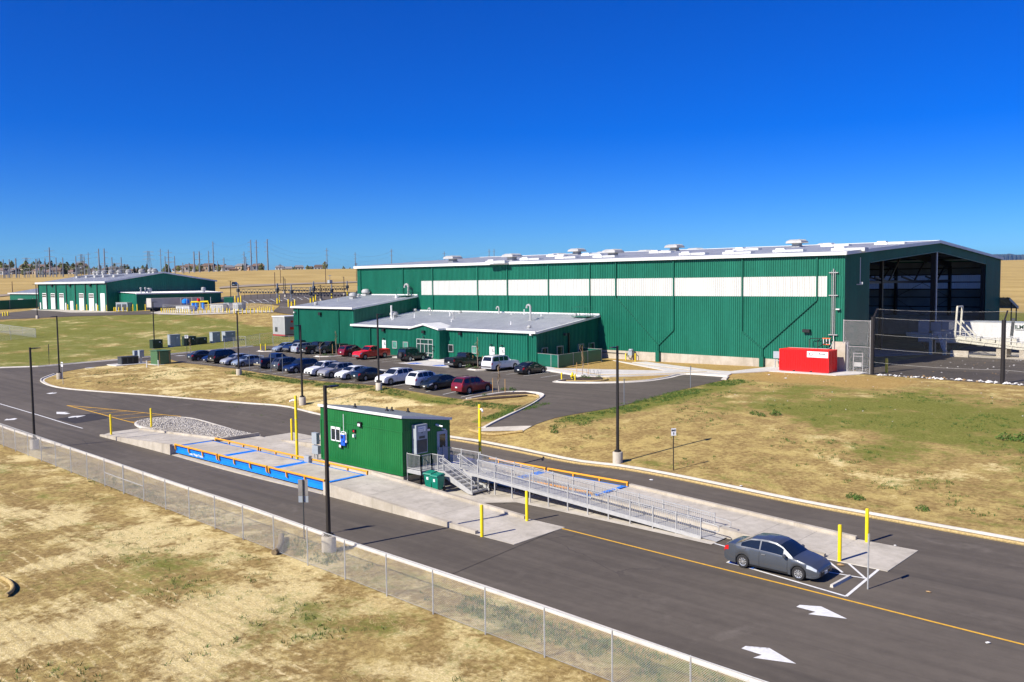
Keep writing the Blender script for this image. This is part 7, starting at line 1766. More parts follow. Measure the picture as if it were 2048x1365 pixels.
mb = MB(); mb.box(t0 - .02, t1 + .02, tv - .05, tv + 2.62, zt, zt + .12); mb.build('top_rail', M['grey_cab'], tt); mb = MB(); mb.box(t0 + .4, t1 - .4, tv + .3, tv + 2.3, 3.1, 3.44); mb.box(t0 + 4.5, t0 + 4.8, tv + .4, tv + .7, 2.2, 3.1); mb.box(t0 + 5.5, t0 + 5.8, tv + .4, tv + .7, 2.2, 3.1); mb.build('chassis', M['dkgrey'], tt)
for u in (t1 - 2, t1 - 3.4, t0 + 1.4, t0 + 2.7):
    for v in (tv + .1, tv + 2.2): mb = MB(); mb.tube((u, v, 2.78), (u, v + .3, 2.78), .52, 16); mb.build('wheel', M['rubber'], tt, 40)
p = K(1130, 440, tv); text('ILMWaste', .78, (p.x, tv - .03, p.z), XU, ZU, 'lettering', simple('dark_green_ink', (.02, .06, .04), .5), tt, .01, 'LEFT', .02); mb = MB(); mb.box(p.x + .1, p.x + 3.6, tv - .035, tv - .018, p.z - .2, p.z - .13); mb.build('lettering_line', M['dkgreen'], tt)
p0, p1 = av(2019, 676, 33), av(2027, 637, 33); mb = MB(); mb.bar(p0 - Vector((0, 0, 3.2)), p1, .35, .3, (0, 1, 0)); tag(mb.build('leaning_beam', M['dkgrey']), 'dark leaning steel beam standing behind the right black fence post', 'beam')

# ------------------------------------------------------------------ saplings, shrubs, weeds
M['bark'] = simple('sapling_bark', (.33, .26, .20), .85, var=.25, scale=12); M['bud'] = simple('budding_twigs', (.30, .20, .075), .8, var=.4, scale=15)
M['leaf'] = simple('shrub_leaf', (.055, .11, .016), .7, var=.5, scale=6); M['weed'] = simple('weed_leaf', (.06, .12, .012), .75, var=.45, scale=4)
def sapling(label, bx, by, ty, seed, stakes=True, dens=1.0):
    b = G(bx, by); h = topz(b, bx, ty) - b.z; rg = random.Random(seed); t = thing('sapling', label, 'tree', b, 0, 'bare young trees')
    mb = MB(); pts = [b + Vector((rg.gauss(0, .02) * k, rg.gauss(0, .02) * k, h * k / 9)) for k in range(10)]
    for i, (p, q) in enumerate(zip(pts[:-1], pts[1:])): mb.tube(p, q, .05 * (1 - i / 10.5) + .008, 7, .05 * (1 - (i + 1) / 10.5) + .008)
    mb.build('trunk', M['bark'], t, 60); mb = MB()
    for i in range(int(34 * dens)):
        k = rg.uniform(.30, .97); p = b + Vector((0, 0, h * k)); a = rg.random() * 6.28; L = h * rg.uniform(.10, .24) * (1.15 - k); d = Vector((math.cos(a) * .45, math.sin(a) * .45, 1)).normalized()
        q = p + d * L; mb.tube(p, q, .014, 4, .006)
        for j in range(4): r0 = p.lerp(q, rg.uniform(.3, .95)); a2 = rg.random() * 6.28; mb.tube(r0, r0 + Vector((math.cos(a2) * .5, math.sin(a2) * .5, .9)).normalized() * L * .45, .008, 3, .004)
    mb.build('twigs', M['bud'], t)
    if stakes:
        for dx in (-.75, .75): mb = MB(); mb.tube(b + Vector((dx, .2 * dx, -.1)), b + Vector((dx * 1.02, .2 * dx, 1.55)), .035, 6); mb.build('stake', M['stake'], t)
sapling('bare sapling between two stakes in the bark bed right of the dark red suv', 997.8, 787, 722, 1); sapling('bare sapling with stakes between the black pickup and the white suv', 955.7, 734.5, 675, 2, dens=1.6); sapling('bare sapling with stakes by the bike rack and yellow hydrant', 1165, 751.5, 691, 3, dens=1.6)
sapling('bare sapling in front of the tall green block', 672.5, 708.5, 662, 4, dens=1.3); sapling('bare sapling behind the old navy suv', 640.5, 722, 687, 5, False); sapling('bare sapling by the exit sign and the dark transformers', 380.8, 706.5, 673, 6, False)
def clump(name, label, p, r, h, n, mat, seed, cat, group):
    rg = random.Random(seed); mb = MB(); p = Vector(p)
    for i in range(n):
        a = rg.random() * 6.28; q = r * math.sqrt(rg.random()); c = p + Vector((q * math.cos(a), q * math.sin(a), h * rg.random() ** .8 * (1 - (q / r) ** 2 * .7))); s = rg.uniform(.35, 1) * r * .28; d = Vector((rg.gauss(0, 1), rg.gauss(0, 1), rg.gauss(.8, .6))).normalized(); e = d.orthogonal().normalized(); f = d.cross(e)
        mb.add([c - e * s * .4, c + f * s * .35 + d * s * .3, c + e * s * .9 + d * s * .5, c - f * s * .35 + d * s * .2], [(0, 1, 2), (0, 2, 3)])
    o = mb.build(name, mat); 
    for v in o.data.vertices: v.co -= p
    o.location = p; return tag(o, label, cat, group)
for i, (px, py, s, lab) in enumerate(((1025, 783, .45, 'round shrub in the bark bed right of the staked sapling'), (1007, 781, .35, 'small shrub beside the staked sapling in the bark bed'), (969, 793, .3, 'low shrub at the near edge of the bark bed'), (937, 736, .5, 'green shrub left of the sapling by the black pickup'), (952, 738, .38, 'small green shrub at the foot of the sapling by the black pickup'), (1167, 757, .4, 'shrub at the foot of the sapling by the hydrant'), (1177, 759, .4, 'shrub in front of the bike rack'), (1197, 757, .35, 'shrub at the right end of the bike rack'), (650, 713, .5, 'shrub in the bed before the charcoal pickup'), (663, 713, .4, 'smaller shrub right of the charcoal pickup'), (536, 702, .4, 'shrub beside the yellow bollards on the small island'))): clump('shrub', lab, G(px, py), s, s * 1.1, 170, M['leaf'], i, 'shrub', 'shrubs in the bark beds')
for i, (px, py, s, lab) in enumerate(((1508, 829, .42, 'green weed clump in the tan field, leftmost of the three below the red container'), (1523, 833, .38, 'flat green weed clump between the two taller ones in the tan field'), (1551, 831, .5, 'tallest green weed clump in the tan field below the red container'), (2010, 880, .6, 'green weed clump at the right edge of the tan field, left one'), (2042, 882, .7, 'green weed clump cut by the right edge of the photo'), (1705, 997, .4, 'green weed above the far kerb, left of two'), (1719, 1000, .35, 'green weed above the far kerb, right of two'), (1844, 1021, .38, 'lone green weed near the right end of the far kerb'), (1109, 866, .35, 'small green weed in the straw right of the tall yellow post'), (935, 1031, .16, 'tiny weed at the edge of the concrete ramp'))): clump('weed_clump', lab, G(px, py), s, s * .9, 160, M['weed'], 40 + i, 'weed', 'weed clumps in the field')
# grass growing in patches
rg = random.Random(8); mb = MB(); mbs = MB()
from mathutils import noise as MN
cnt = 0
def blades(m_, x, y, z, s, n):
    for i in range(n):
        a = rg.random() * 6.28; c, d = math.cos(a), math.sin(a); w = .012 + .01 * rg.random(); h = s * rg.uniform(.6, 1.2); lx, ly = rg.gauss(0, .5) * h, rg.gauss(0, .5) * h; ox, oy = rg.gauss(0, .09), rg.gauss(0, .09)
        m_.add([(x + ox - c * w, y + oy - d * w, z), (x + ox + c * w, y + oy + d * w, z), (x + ox + lx, y + oy + ly, z + h)], [(0, 1, 2)])
regs = [(-30, 40, -104, -80.8, .0, 5200), (-30, 44, -79.4, -77.6, .30, 2600), (-66, -12, -43.2, -41.2, .35, 2200), (-5.6, 40, -51, -12, .05, 5600), (-14.4, -12.6, -47, -39, .30, 300), (-7.0, -4.3, -36, -14, .35, 900), (-6.4, -3.5, -48, -36, .3, 500), (-84, -30, -57, -43, .02, 1600)]
for x0, x1, y0, y1, bias, n in regs:
    for i in range(n):
        x, y = rg.uniform(x0, x1), rg.uniform(y0, y1)
        v = MN.noise(Vector((x * .16, y * .16, 3.1))) * .7 + MN.noise(Vector((x * .7, y * .7, 9.0))) * .5
        if v + bias < .22: continue
        if y0 > -79.9 and y1 < -77 and x < 2 and rg.random() < .5: continue
        blades(mb, x, y, gz(x, y) + .0 if abs(y) < 60 else 0.0, .16, 7)
tag(mb.build('grass_tufts', M['weed']), 'short green grass tufts sprouting through the straw and along kerbs', 'grass', None, 'stuff')
M['strawblade'] = simple('straw_blades', (.62, .48, .22), .85, var=.35, scale=3)
for i in range(26000):
    x, y = rg.uniform(-42, 40), -80.6 - 24 * rg.random() ** 1.4
    if MN.noise(Vector((x * .15, y * .15, 7.7))) + .5 * MN.noise(Vector((x * .8, y * .8, 1.0))) < -.05: continue
    a = rg.random() * 6.28; L = rg.uniform(.10, .28); c, d = math.cos(a), math.sin(a); w = .006; z = .015 + rg.random() * .05; t = rg.gauss(0, .03)
    mbs.add([(x - c * L - d * w, y - d * L + c * w, z - t), (x - c * L + d * w, y - d * L - c * w, z - t), (x + c * L, y + d * L, z + t + .01)], [(0, 1, 2)])
tag(mbs.build('straw_mulch', M['strawblade']), 'loose pale straw strewn over the near seeded field', 'straw', None, 'stuff')
# ------------------------------------------------------------------ far background
def post_thing(name, label, cat, group, bx, by, tx, ty, r0, r1, arms=(), mat='steelpole', dz=0.0, base=None):
    b = G(bx, by) if base is None else base; h = topz(b, tx, ty) - b.z; d = math.hypot(b.x - CAM.x, b.y - CAM.y)
    t = thing(name, label, cat, b, 0, group); mb = MB(); mb.tube(b - Vector((0, 0, 2)), b + Vector((0, 0, h)), r0, 9, r1); p = mb.build('pole', M[mat], t, 50)
    for i, (k, w, side) in enumerate(arms):
        m_ = MB(); z = b.z + h * k; dx = Vector((MC[0][0], MC[0][1], 0)).normalized(); w = w * d / F; c = Vector((b.x, b.y, z))
        m_.bar(c + dx * (-w if side <= 0 else 0), c + dx * (w if side >= 0 else 0), .3, .3); m_.build('cross_arm', M[mat], p)
    return t, b, h
PG = 'steel transmission poles on the skyline'
tp = {}
POLES = [('A', 503, 541, 500.2, 480, .55, .30, ((.92, 6, -1), (.77, 6, -1), (.61, 6, -1), (.54, 4, 1), (.42, 4, 1), (.31, 3, 1)), 'tall steel transmission pole, left of the three tallest on the skyline'),
 ('B', 514, 541, 512.2, 480.5, .5, .3, ((.91, 4, 0), (.75, 4, 0), (.6, 4, 0)), 'tall steel transmission pole, middle of the three tallest on the skyline'),
 ('C', 536, 540.5, 532.5, 479, .6, .34, ((.985, 3, 1), (.9, 6, -1), (.75, 6, -1), (.6, 6, -1)), 'tall steel transmission pole, right of the three tallest on the skyline'),
 ('D', 489, 542, 487.5, 503.5, .4, .25, ((.85, 4, -1), (.67, 4, -1), (.48, 4, -1)), 'steel pole just left of the three tallest on the skyline'),
 ('E', 492, 542, 491, 514, .4, .3, ((.82, 6, 1), (.55, 6, 1)), 'short steel pole close left of the three tallest'),
 ('F', 427.5, 543, 426, 483.5, .45, .26, ((.93, 3, 1), (.62, 3, 1), (.48, 3, 1), (.33, 3, 1)), 'tall lone steel pole left of the skyline trio'),
 ('H', 418, 543, 416.5, 502, .4, .25, ((.9, 3, 1), (.7, 3, 1), (.48, 3, 1)), 'steel pole just left of the tall lone one'),
 ('I', 389, 544, 388.3, 503.5, .55, .4, ((.87, 5, 1), (.6, 5, 1)), 'steel pole, left of the matching pair behind the workshop roof end'),
 ('J', 399.5, 544, 399, 503.5, .55, .4, ((.87, 6, 0), (.6, 6, 0), (.32, 6, 0)), 'steel pole, right of the matching pair behind the workshop roof end'),
 ('K', 448.5, 543, 448, 516, .4, .28, ((.85, 3, -1), (.62, 3, -1)), 'short steel pole right of the tall lone one'),
 ('L', 435.7, 543, 435.5, 522, .25, .2, (), 'thin steel pole between two taller poles'),
 ('N', 338, 546, 336.5, 500, .45, .3, ((.88, 7, 0), (.66, 7, 0), (.45, 6, 0)), 'steel pole with long arms above the workshop ridge'),
 ('O', 322.5, 546, 321, 498, .3, .2, ((.9, 5, 0), (.72, 4, 0)), 'thin steel pole with arms above the workshop ridge'),
 ('P', 101, 556, 99.8, 495.5, .6, .35, ((.89, 9, 0), (.70, 9, 0), (.5, 8, 0)), 'tallest steel pole at the left, in the substation'),
 ('Q', 199, 548, 196.5, 498, .55, .36, ((.86, 7, -1), (.64, 7, -1)), 'steel pole, left of the tall pair above the workshop vents'),
 ('R', 210, 548, 207, 497.5, .55, .36, ((.86, 7, 1), (.64, 7, 1), (.4, 7, 0)), 'steel pole, right of the tall pair above the workshop vents'),
 ('T', 178, 548, 176.5, 505, .3, .2, ((.9, 4, 0), (.7, 4, 0)), 'thin steel pole left of the tall pair above the workshop vents'),
 ('M', 654.5, 541, 653.5, 496.5, .35, .22, ((.9, 4, 0), (.72, 4, 0), (.5, 3, 0)), 'slim steel pole on the skyline left of the long building'),
 ('S', 711, 541, 710.3, 505, .3, .2, ((.9, 3, 0), (.7, 3, 0)), 'slim steel pole close to the left end of the long building'),
 ('V', 783.5, 541, 783, 498.5, .35, .22, ((.92, 4, 0), (.75, 4, 0)), 'slim steel pole above the left roof of the long building'),
 ('X', 889, 541, 888.5, 503.5, .3, .2, ((.9, 4, 0), (.75, 4, 0)), 'slim steel pole behind the first roof ventilator'),
 ('Y', 978.6, 541, 978.3, 498.5, .3, .2, ((.9, 3, 0), (.7, 3, 0)), 'slim steel pole, left of a pair above the long roof'),
 ('Z', 988.5, 541, 988.2, 498.5, .3, .2, ((.9, 3, 0), (.7, 3, 0)), 'slim steel pole, right of a pair above the long roof')]
for nm, bx, by, tx, ty, r0, r1, arms, lab in POLES:
    far_d = 1000 if bx > 640 else 880
    b = aD(bx, by, far_d); b.z = min(b.z, gz(b.x, b.y) + 1.5) if bx < 640 else b.z - 4
    s = far_d / 900
    tp[nm] = post_thing('transmission_pole', lab, 'pole', PG, bx, by, tx, ty, r0 * s * 1.5, r1 * s * 1.5, arms, base=b)
# substation dead-end frames
def frame(label, x0, x1, yb, yt, beam, dist=720):
    b0, b1 = aD(x0, yb, dist), aD(x1, yb, dist); t = thing('substation_frame', label, 'frame', b0, 0, 'substation steel frames')
    for b, tx in ((b0, x0 - .8), (b1, x1 - .8)): h = topz(b, tx, yt) - b.z; mb = MB(); mb.tube(b - Vector((0, 0, 3)), b + Vector((0, 0, h)), .48, 8, .36); mb.build('column', M['steelpole'], t, 50)
    z = topz(b0, x0, beam); mb = MB(); mb.bar(Vector((b0.x, b0.y, z)), Vector((b1.x, b1.y, topz(b1, x1, beam))), .5, .45); mb.build('beam', M['steelpole'], t)
frame('substation frame at the far left edge, leftmost', 8, 20, 559, 519, 530); frame('substation frame second from the left edge', 32.5, 33.5, 558, 517, 529.5); frame('substation frame with a brown dog-leg stay near the left', 73, 75.5, 557, 518.5, 529); frame('substation frame left of the tallest left pole', 80, 91.5, 557, 517, 529)
frame('substation frame right of the tallest left pole', 113.5, 127, 556, 515.5, 527); frame('substation frame above the workshop roof, middle', 153, 169.5, 553, 513, 525); frame('substation frame above the workshop vents', 225, 243.5, 551, 515, 527); frame('substation frame left of the workshop ridge', 331, 350, 547, 512.5, 524.5, 800); frame('substation frame right of the workshop ridge', 366, 378.5, 546, 526, 531, 800)
rg = random.Random(3)
mb = MB()
for i in range(150):
    px = rg.uniform(-40, 262); b = aD(px, 558 - px * .03, rg.uniform(690, 760)); h = rg.uniform(3, 9); mb.tube(b - Vector((0, 0, 2)), b + Vector((0, 0, h)), .16, 5)
    if rg.random() < .45: d = Vector((MC[0][0], MC[0][1], 0)) * rg.uniform(2, 6); mb.tube(b + Vector((0, 0, h)), b + d + Vector((0, 0, h)), .14, 4)
tag(mb.build('substation_gear', M['steelpole']), 'thicket of small grey substation posts and bus bars behind the field', 'substation', None, 'stuff')
def lattice(label, bx, by, ty, w, dist):
    b = aD(bx, by, dist); h = topz(b, bx, ty) - b.z; t = thing('lattice_tower', label, 'pylon', b, 0, 'lattice pylons on the skyline'); dx = Vector((MC[0][0], MC[0][1], 0)).normalized(); dy = Vector((-dx.y, dx.x, 0)); s = w * dist / F
    mb = MB(); r = .16 * dist / 900
    lv = [(0, 1.0), (.35, .55), (.6, .32), (.8, .3), (1, .24)]
    for (k0, a0), (k1, a1) in zip(lv[:-1], lv[1:]):
        for sx in (-1, 1):
            for sy in (-1, 1):
                p = lambda k, a, X_, Y_: b + dx * (X_ * s * a * .5) + dy * (Y_ * s * a * .5) + Vector((0, 0, h * k)); mb.tube(p(k0, a0, sx, sy), p(k1, a1, sx, sy), r, 4)
            mb.tube(p(k0, a0, sx, -1), p(k1, a1, -sx, -1), r * .7, 3)
    body = mb.build('tower_body', M['steelpole'], t)
    for k, q in ((.62, .95), (.80, .75), (.95, .85)):
        m_ = MB(); c = b + Vector((0, 0, h * k))
        for sg in (-1, 1): m_.tube(c, c + dx * (sg * s * q), r, 4); m_.tube(c + Vector((0, 0, h * .05)), c + dx * (sg * s * q), r * .8, 4)
        m_.build('cross_arm', M['steelpole'], body)
lattice('lattice pylon above the workshop vents, nearest of them', 298.5, 546, 502.5, 13, 950); lattice('lattice pylon at left behind the houses', 54, 549, 516, 11, 1500); lattice('lattice pylon between the tall left poles', 164, 548, 509, 10, 1250)
def wire(a, b, sag):
    m_ = MB(); m_.path([a.lerp(b, i / 10) - Vector((0, 0, sag * 4 * (i / 10) * (1 - i / 10))) for i in range(11)], .035 * 1.3, 3)
    tag(m_.build('power_line', M['steelpole']), 'thin overhead power line strung between the skyline poles', 'power line', 'overhead lines')
def tip(nm, k): t, b, h = tp[nm]; return b + Vector((0, 0, h * k))
for a, b, ks in (('P', 'Q', (.89, .70, .5)), ('R', 'N', (.86, .64)), ('N', 'F', (.88, .66)), ('F', 'A', (.93, .62, .48)), ('C', 'M', (.9, .75, .6)), ('M', 'V', (.9, .72)), ('V', 'X', (.92, .75)), ('J', 'A', (.6, .32)), ('S', 'V', (.9,)), ('X', 'Y', (.9, .75))):
    for k in ks: wire(tip(a, k), tip(b, k), 4 if a not in 'CMV' else 7)
lft = aD(-160, 506, 900)
for k in (.89, .70): wire(lft + Vector((0, 0, -10 * (1 - k))), tip('P', k), 5)
for bx, by, tx, ty, lab in ((561.3, 567, 560.5, 528, 'brown wooden utility pole on the tan hillside above the truck lot'), (651.5, 569, 650.5, 523, 'tall brown wooden pole left of the long building'), (713, 562.5, 712.5, 526, 'brown wooden pole at the left end of the long building'), (550, 576, 549.5, 545, 'brown pole with a white top above the gantries'), (25, 585, 24.5, 563.5, 'short brown pole on the slope at the far left'), (368.5, 551, 367.5, 531, 'brown wooden pole beside the right slope of the workshop roof'), (166.5, 551, 165.5, 529.5, 'reddish wooden pole among the substation frames')):
    post_thing('utility_pole', lab, 'pole', 'wooden utility poles', bx, by, tx, ty, .2 if by > 560 else .3, .14 if by > 560 else .22, ((.93, 3, 0),) if by < 572 else (), 'wood', base=None if by > 555 else aD(bx, by, 800))
b = G(660, 568); post_thing('pole_transformer', 'grey pole with a transformer box beside the dirt track', 'pole', None, 660, 568, 659.5, 550, .15, .12, ((.9, 3, 0),), 'steelpole'); 
o = [x for x in bpy.data.objects if x.name.startswith('pole_transformer')][0]; mb = MB(); mb.box(b.x - .9, b.x + .9, b.y - .9, b.y + .9, b.z + .3, b.z + 1.9); mb.build('transformer_box', M['grey_cab'], o)
# refuelling gantries on the truck lot
def gantry(label, p0, p1, ybeam, ends=((0, 1),)):
    b0, b1 = G(*p0), G(*p1); t = thing('hose_gantry', label, 'gantry', b0, 0, 'truss gantries of the truck lot')
    z = topz(b0, p0[0], ybeam); 
    for b, hd in ((b0, True), (b1, False)):
        mb = MB(); mb.tube(b, b + Vector((0, 0, z - b.z + 1.4)), .17, 8); q = mb.build('column', M['steelpole'], t, 50); mb = MB(); mb.lathe([(.24, 0), (.22, 1.0), (.19, 1.3), (.18, 1.5)], b, 10); mb.build('column_guard', M['yellow'], q, 40)
        mb = MB(); mb.box(b.x - .4, b.x + .4, b.y - .3, b.y + .3, z - .8, z + .1); mb.build('control_box', M['dkgrey'], q)
    A0, B0 = Vector((b0.x, b0.y, z)), Vector((b1.x, b1.y, topz(b1, p1[0], ybeam)))
    mb = MB(); n = 14
    for dz in (0, -.75): mb.bar(A0 + Vector((0, 0, dz)), B0 + Vector((0, 0, dz)), .16, .14)
    for i in range(n): p, q = A0.lerp(B0, i / n), A0.lerp(B0, (i + 1) / n); mb.tube(p + Vector((0, 0, -.75 * (i % 2))), q + Vector((0, 0, -.75 * ((i + 1) % 2))), .05, 4); mb.box(q.x - .16, q.x + .16, q.y - .16, q.y + .16, q.z - 1.1, q.z - .75)
    mb.build('truss', M['dkgrey'], t); mb = MB()
    for i in range(1, 6): p = A0.lerp(B0, i / 6); mb.tube(p + Vector((0, 0, -.7)), Vector((p.x, p.y, gz(p.x, p.y) + 1.2)), .035, 4)
    mb.build('hose_drop', M['black'], t)
gantry('truss gantry over the truck lot, nearest the workshop', (477, 606.5), (555, 608.5), 578.5); gantry('truss gantry over the truck lot, second back from the workshop', (556, 590), (627.5, 604.5), 575.5); gantry('truss gantry standing behind the tall green block roof', (583.5, 615.5), (663.8, 597.5), 581.3); gantry('truss gantry closest to the tall green block', (621.5, 606.8), (716, 600), 585); gantry('farthest truss gantry against the tan field', (628, 596), (694.9, 592.5), 572.8)
for px, py in ((577, 615), (590, 615.5), (470.6, 606.5), (482, 606.5), (559.5, 606), (631.5, 602)): p = G(px, py); bollard('yellow bollard beside a truss gantry column', p, 2.0, .16, 'bollards by the gantries')
for i in range(10): p = G(497 + i * 13.5, 608.5 - i * .9); q = G(486 + i * 13.5, 603 - i * .9); paint('stall_line', p, q, .16, None, .16)
paint('lane_line', G(478, 604.5), G(640, 594), .2, None, .16); paint('lane_line', G(560, 615.5), G(585, 617), .2, None, .16)
# gas compressor equipment
def gbox(label, x0, x1, yb, yt, dep, mat, name='compressor_skid'):
    b0, b1 = G(x0, yb), G(x1, yb); t = thing(name, label, 'machine', b0, 0, 'gas compressor machines'); h = topz(b0, x0, yt) - b0.z; n = (b1 - b0); n = Vector((-n.y, n.x, 0)).normalized() * dep
    mb = MB(); mb.prism([b0, b1, b1 + n, b0 + n], b0.z + .1, b0.z + h); mb.build('housing', M[mat], t); mb = MB(); mb.prism([b0 - n * .03, b1 - n * .03, b1 + n * 1.03, b0 + n * 1.03], b0.z + h, b0.z + h + .15); mb.build('lid', M['vent'], t)
    d = (b1 - b0); mb = MB()
    for k in (.08, .55): mb.extrude([b0 + d * k - n * .012 + Vector((0, 0, .3)), b0 + d * (k + .37) - n * .012 + Vector((0, 0, .3)), b0 + d * (k + .37) - n * .012 + Vector((0, 0, h * .85)), b0 + d * k - n * .012 + Vector((0, 0, h * .85))], n * -.01)
    mb.build('door', M['dkgrey'] if mat == 'grey_cab' else M['vent'], t)
    return t
gbox('tan compressor container with blue pipework on its roof', 421, 446, 624, 609.5, 4, 'cream'); gbox('white cabinet pair by the gas compressors, left', 447, 452, 622, 607.5, 1.6, 'white'); gbox('white cabinet pair by the gas compressors, right', 453, 458, 622, 607.5, 1.6, 'white'); gbox('white and grey switch cabinet right of the compressors', 466, 475.5, 622, 607, 1.6, 'white'); gbox('large grey switch cabinet at the right of the compressors', 476.5, 484, 622.5, 607.2, 2, 'grey_cab'); gbox('white tank skid behind the front fence', 352, 379, 625, 613.5, 2, 'white')
gbox('grey box standing by the workshop gable', *[c5(1765, 850)[0], c5(2000, 850)[0]], c5(0, 850)[1], c5(0, 680)[1], 3, 'grey_cab', 'switch_cabinet')
b0 = G(383, 623); t = thing('pipe_rack', 'yellow pipe frame with blue vessels and a red valve at the gas compressors', 'machine', b0); b1 = G(417, 622); mb = MB(); 
for b in (b0, b1, b0.lerp(b1, .5)): mb.tube(b, b + Vector((0, 0, 2.3)), .12, 6)
mb.tube(b0 + Vector((0, 0, 2.3)), b1 + Vector((0, 0, 2.3)), .2, 6); mb.build('yellow_frame', M['yellow'], t); mb = MB()
for k in (.1, .3, .7): p = b0.lerp(b1, k); mb.tube(p + Vector((0, 0, .4)), p + Vector((0, 0, 2.0)), .35, 8)
q = G(372, 622); mb.lathe([(.5, 1.6), (.9, 2.0), (.9, 2.6), (.4, 3.0)], q, 10); mb.build('blue_vessel', M['blue'], t, 40); mb = MB(); p = b0.lerp(b1, .45); mb.box(p.x - .3, p.x + .3, p.y - .3, p.y + .3, p.z + 2.5, p.z + 3.1); mb.build('red_valve', M['red'], t); mb = MB()
for k in (-.6, -.25, .05, .55, 1.15): p = b0.lerp(b1, k); mb.tube(p, p + Vector((0, 0, 3.4)), .07, 5)
mb.build('vent_stack', M['vent'], t)
b0 = G(449, 606.5); b1 = G(466, 606.2); mb = MB()
for k in range(12): p = b0.lerp(b1, k / 11); mb.tube(p, p + Vector((0, 0, 1.6)), .12, 5)
mb.tube(b0 + Vector((0, 0, 1.5)), b1 + Vector((0, 0, 1.5)), .1, 5); tag(mb.build('green_railing', M['green_trim']), 'short dark green railing behind the compressors', 'railing')
gg_ = [G(-5, 621)[:2], G(20, 619.8)[:2], G(76, 617)[:2]]
small_fence('dark green screened fence in front of the workshop annex', gg_, 3.0, None, 8, screen='green_trim', name='screen_fence')
# far suburb
HM = [simple('house_' + k, c, .8, var=.1, scale=.2) for k, c in (('cream', (.50, .44, .36)), ('tan', (.36, .28, .20)), ('grey', (.34, .35, .36)), ('brown', (.24, .19, .14)), ('white', (.60, .58, .55)), ('terracotta', (.46, .27, .17)))]
RM = [simple('roof_' + k, c, .9, var=.15, scale=.2) for k, c in (('brown', (.13, .09, .07)), ('grey', (.20, .20, .21)), ('red', (.20, .13, .10)))]
HN = ['cream', 'tan', 'grey', 'brown', 'white', 'terracotta']; RN = ['brown', 'grey', 'reddish']
rg = random.Random(21); camr = Vector((MC[0][0], MC[0][1], 0)).normalized(); camf = Vector((-camr.y, camr.x, 0))
def house(px, yb, d, i):
    b = aD(px, yb, d); s = rg.uniform(.8, 1.25); w, dp, h = 13 * s, 9 * s, rg.choice((3.2, 5.6, 5.8)) * s; hi, ri = rg.randrange(5) if i % 24 else 5, rg.randrange(3); a = rg.uniform(-.5, .5)
    X_ = camr * math.cos(a) + camf * math.sin(a); Y_ = Vector((-X_.y, X_.x, 0)); t = thing('house', f'distant {HN[hi]} house with a {RN[ri]} roof on the hazy suburb skyline', 'house', b, 0, 'houses of the far suburb')
    P = lambda x, y, z: b + X_ * x + Y_ * y + Vector((0, 0, z)); mb = MB()
    mb.add([P(-w / 2, 0, -4), P(w / 2, 0, -4), P(w / 2, dp, -4), P(-w / 2, dp, -4), P(-w / 2, 0, h), P(w / 2, 0, h), P(w / 2, dp, h), P(-w / 2, dp, h)], [(0, 1, 5, 4), (1, 2, 6, 5), (2, 3, 7, 6), (3, 0, 4, 7)]); mb.build('wall', HM[hi], t)
    mb = MB(); e = .8; k = h + dp * .28
    mb.add([P(-w / 2 - e, -e, h - .3), P(w / 2 + e, -e, h - .3), P(w / 2 + e, dp + e, h - .3), P(-w / 2 - e, dp + e, h - .3), P(-w / 2 + 1.5, dp / 2, k), P(w / 2 - 1.5, dp / 2, k)], [(0, 1, 5, 4), (1, 2, 5), (2, 3, 4, 5), (3, 0, 4), (3, 2, 1, 0)]); mb.build('roof', RM[ri], t)
    mb = MB()
    for x in (-.32, 0, .3): q = [P(w * x - .9, -.06, h * .35), P(w * x + .9, -.06, h * .35), P(w * x + .9, -.06, h * .7), P(w * x - .9, -.06, h * .7)]; mb.extrude(q, Y_ * -.05)
    mb.build('windows', M['glass'], t)
n = 0
for i in range(46):
    px = rg.uniform(-60, 165); k = rg.random(); house(px, 555 - 18 * k - max(0, (px - 60)) * .01, 950 + 500 * k, n); n += 1
for i in range(13): house(170 + i * 9 + rg.uniform(-2, 2), 549.5 - .02 * i, 1150, n); n += 1
for i in range(17): house(352 + i * 10.5 + rg.uniform(-3, 3), 544.3 - i * .13, 1100, n); n += 1
for i in range(5): house(560 + i * 20 + rg.uniform(-6, 6), 542.2, 1400, n); n += 1
TM = [simple('tree_dark', (.035, .052, .028), .9, var=.4, scale=.4), simple('tree_olive', (.10, .115, .04), .9, var=.4, scale=.4), simple('tree_spring', (.16, .18, .05), .9, var=.4, scale=.4)]
TN = ['dark evergreen', 'olive green', 'pale spring green']
def tree(px, yb, d, h, i, ti=None):
    b = aD(px, yb, d); ti = rg.randrange(3) if ti is None else ti; t = thing('tree', f'distant {TN[ti]} tree among the suburb houses', 'tree', b, 0, 'trees of the far suburb'); mb = MB(); mb.tube(b - Vector((0, 0, 4)), b + Vector((0, 0, h * .6)), h * .035, 5, h * .015); mb.build('trunk', M['wood'], t); mb = MB()
    for j in range(150):
        a = rg.random() * 6.28; z = rg.random(); r = h * .36 * (math.sin(math.pi * min(1, z * .85 + .15)) if ti else (1.05 - z) * .8) * math.sqrt(rg.random()); c = b + Vector((r * math.cos(a), r * math.sin(a), h * (.18 + .82 * z))); s = h * rg.uniform(.05, .11); e = Vector((rg.gauss(0, 1), rg.gauss(0, 1), rg.gauss(0, 1))).normalized(); f = e.orthogonal().normalized()
        mb.add([c - e * s, c + f * s * .8, c + e * s, c - f * s * .7], [(0, 1, 2, 3)])
    mb.build('crown', TM[ti], t)
for i in range(62):
    px = rg.uniform(-60, 170); k = rg.random(); tree(px, 556 - 19 * k - max(0, (px - 60)) * .01, 930 + 520 * k, rg.uniform(7, 14), i)
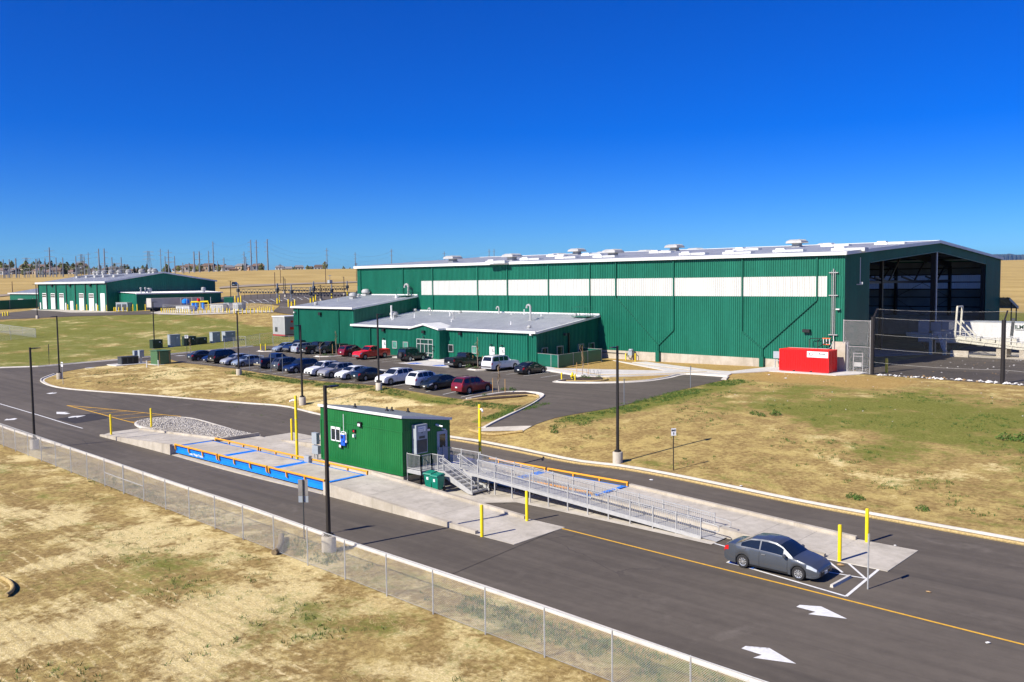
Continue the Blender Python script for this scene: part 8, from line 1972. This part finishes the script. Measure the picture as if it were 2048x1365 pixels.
for i in range(34): tree(rg.uniform(168, 345), 549.5, rg.uniform(1050, 1250), rg.uniform(7, 14), i)
for i in range(30): tree(rg.uniform(345, 550), 545, rg.uniform(1020, 1200), rg.uniform(6, 11), i)
for i in range(9): tree(rg.uniform(550, 710), 541.5, 1350, rg.uniform(4, 9), i)
for px, py, ty, l_ in ((655, 541, 531, 'x'),): tree(650, 541, 950, 9, 0, 2)
# snow-streaked mountains beyond the right hill
mb = MB(); pr = [(1895, 521), (1925, 517), (1945, 514.5), (1960, 516), (1975, 512), (1990, 508.5), (2005, 508.8), (2018, 507.8), (2032, 510), (2045, 509.5), (2070, 508), (2110, 506), (2160, 509), (2220, 507), (2300, 510)]
D0 = 24000; lo = []; hi = []
rgm = random.Random(5)
q = [Vector((x, y, 0)) for x, y in pr]; fine = []
for a, b in zip(q[:-1], q[1:]):
    for k in range(6): p = a.lerp(b, k / 6); fine.append((p.x, p.y + rgm.uniform(-.5, .5)))
rows = []
for j, (dd, kk) in enumerate(((D0, 1.0), (D0 - 1500, .82), (D0 - 3200, .5), (D0 - 5200, .2), (D0 - 7500, 0), (D0 + 6000, 0))):
    row = []
    for i, (x, y) in enumerate(fine):
        p = aD(x, y, D0); pz = (p.z) * kk * (1 + .12 * math.sin(i * 1.7 + j * 2.1) * (0 < j < 4)); w = aD(x, y, dd); row.append((w.x, w.y, pz - (60 if kk == 0 else 0)))
    rows.append(row)
m = len(fine); mb.add([p for r in rows for p in r], [(j * m + i, j * m + i + 1, (j + 1) * m + i + 1, (j + 1) * m + i) for j in range(4) for i in range(m - 1)] + [(i, 5 * m + i, 5 * m + i + 1, i + 1) for i in range(m - 1)])
mm, n_, l_, b_ = mat_base('mountain_forest'); g = Graph(mm); P = g.pos(); sp2 = n_.new('ShaderNodeSeparateXYZ'); l_.new(P, sp2.inputs[0]); nz = g.noise(g.mapping(P, (.0008, .0008, .004)), 1.0, 6, .65)
snow = g.ramp(g.math('ADD', g.math('MULTIPLY', sp2.outputs[2], 1 / 900), nz), 1.18, 1.3); l_.new(g.mix(snow, (.045, .06, .045), (.8, .82, .85)), b_.inputs['Base Color']); b_.inputs['Roughness'].default_value = .95
setting(recalc(mb.build('mountain_range', mm)))
for q_ in ((2042, 575, 'small orange-brown drum on the right hillside'),): pass
# ------------------------------------------------------------------ the air over the plain
hz = bpy.data.materials.new('haze_air'); hz.use_nodes = True; hn, hl = hz.node_tree.nodes, hz.node_tree.links; hn.clear()
pv = hn.new('ShaderNodeVolumePrincipled'); pv.inputs['Color'].default_value = (.35, .62, 1.0, 1); pv.inputs['Density'].default_value = .000016; pv.inputs['Anisotropy'].default_value = .2
ho = hn.new('ShaderNodeOutputMaterial'); hl.new(pv.outputs[0], ho.inputs['Volume'])
mb = MB(); mb.box(-36000, 12000, -6000, 36000, -40, 640); hb = mb.build('haze', hz); tag(hb, None, None, None, 'stuff')
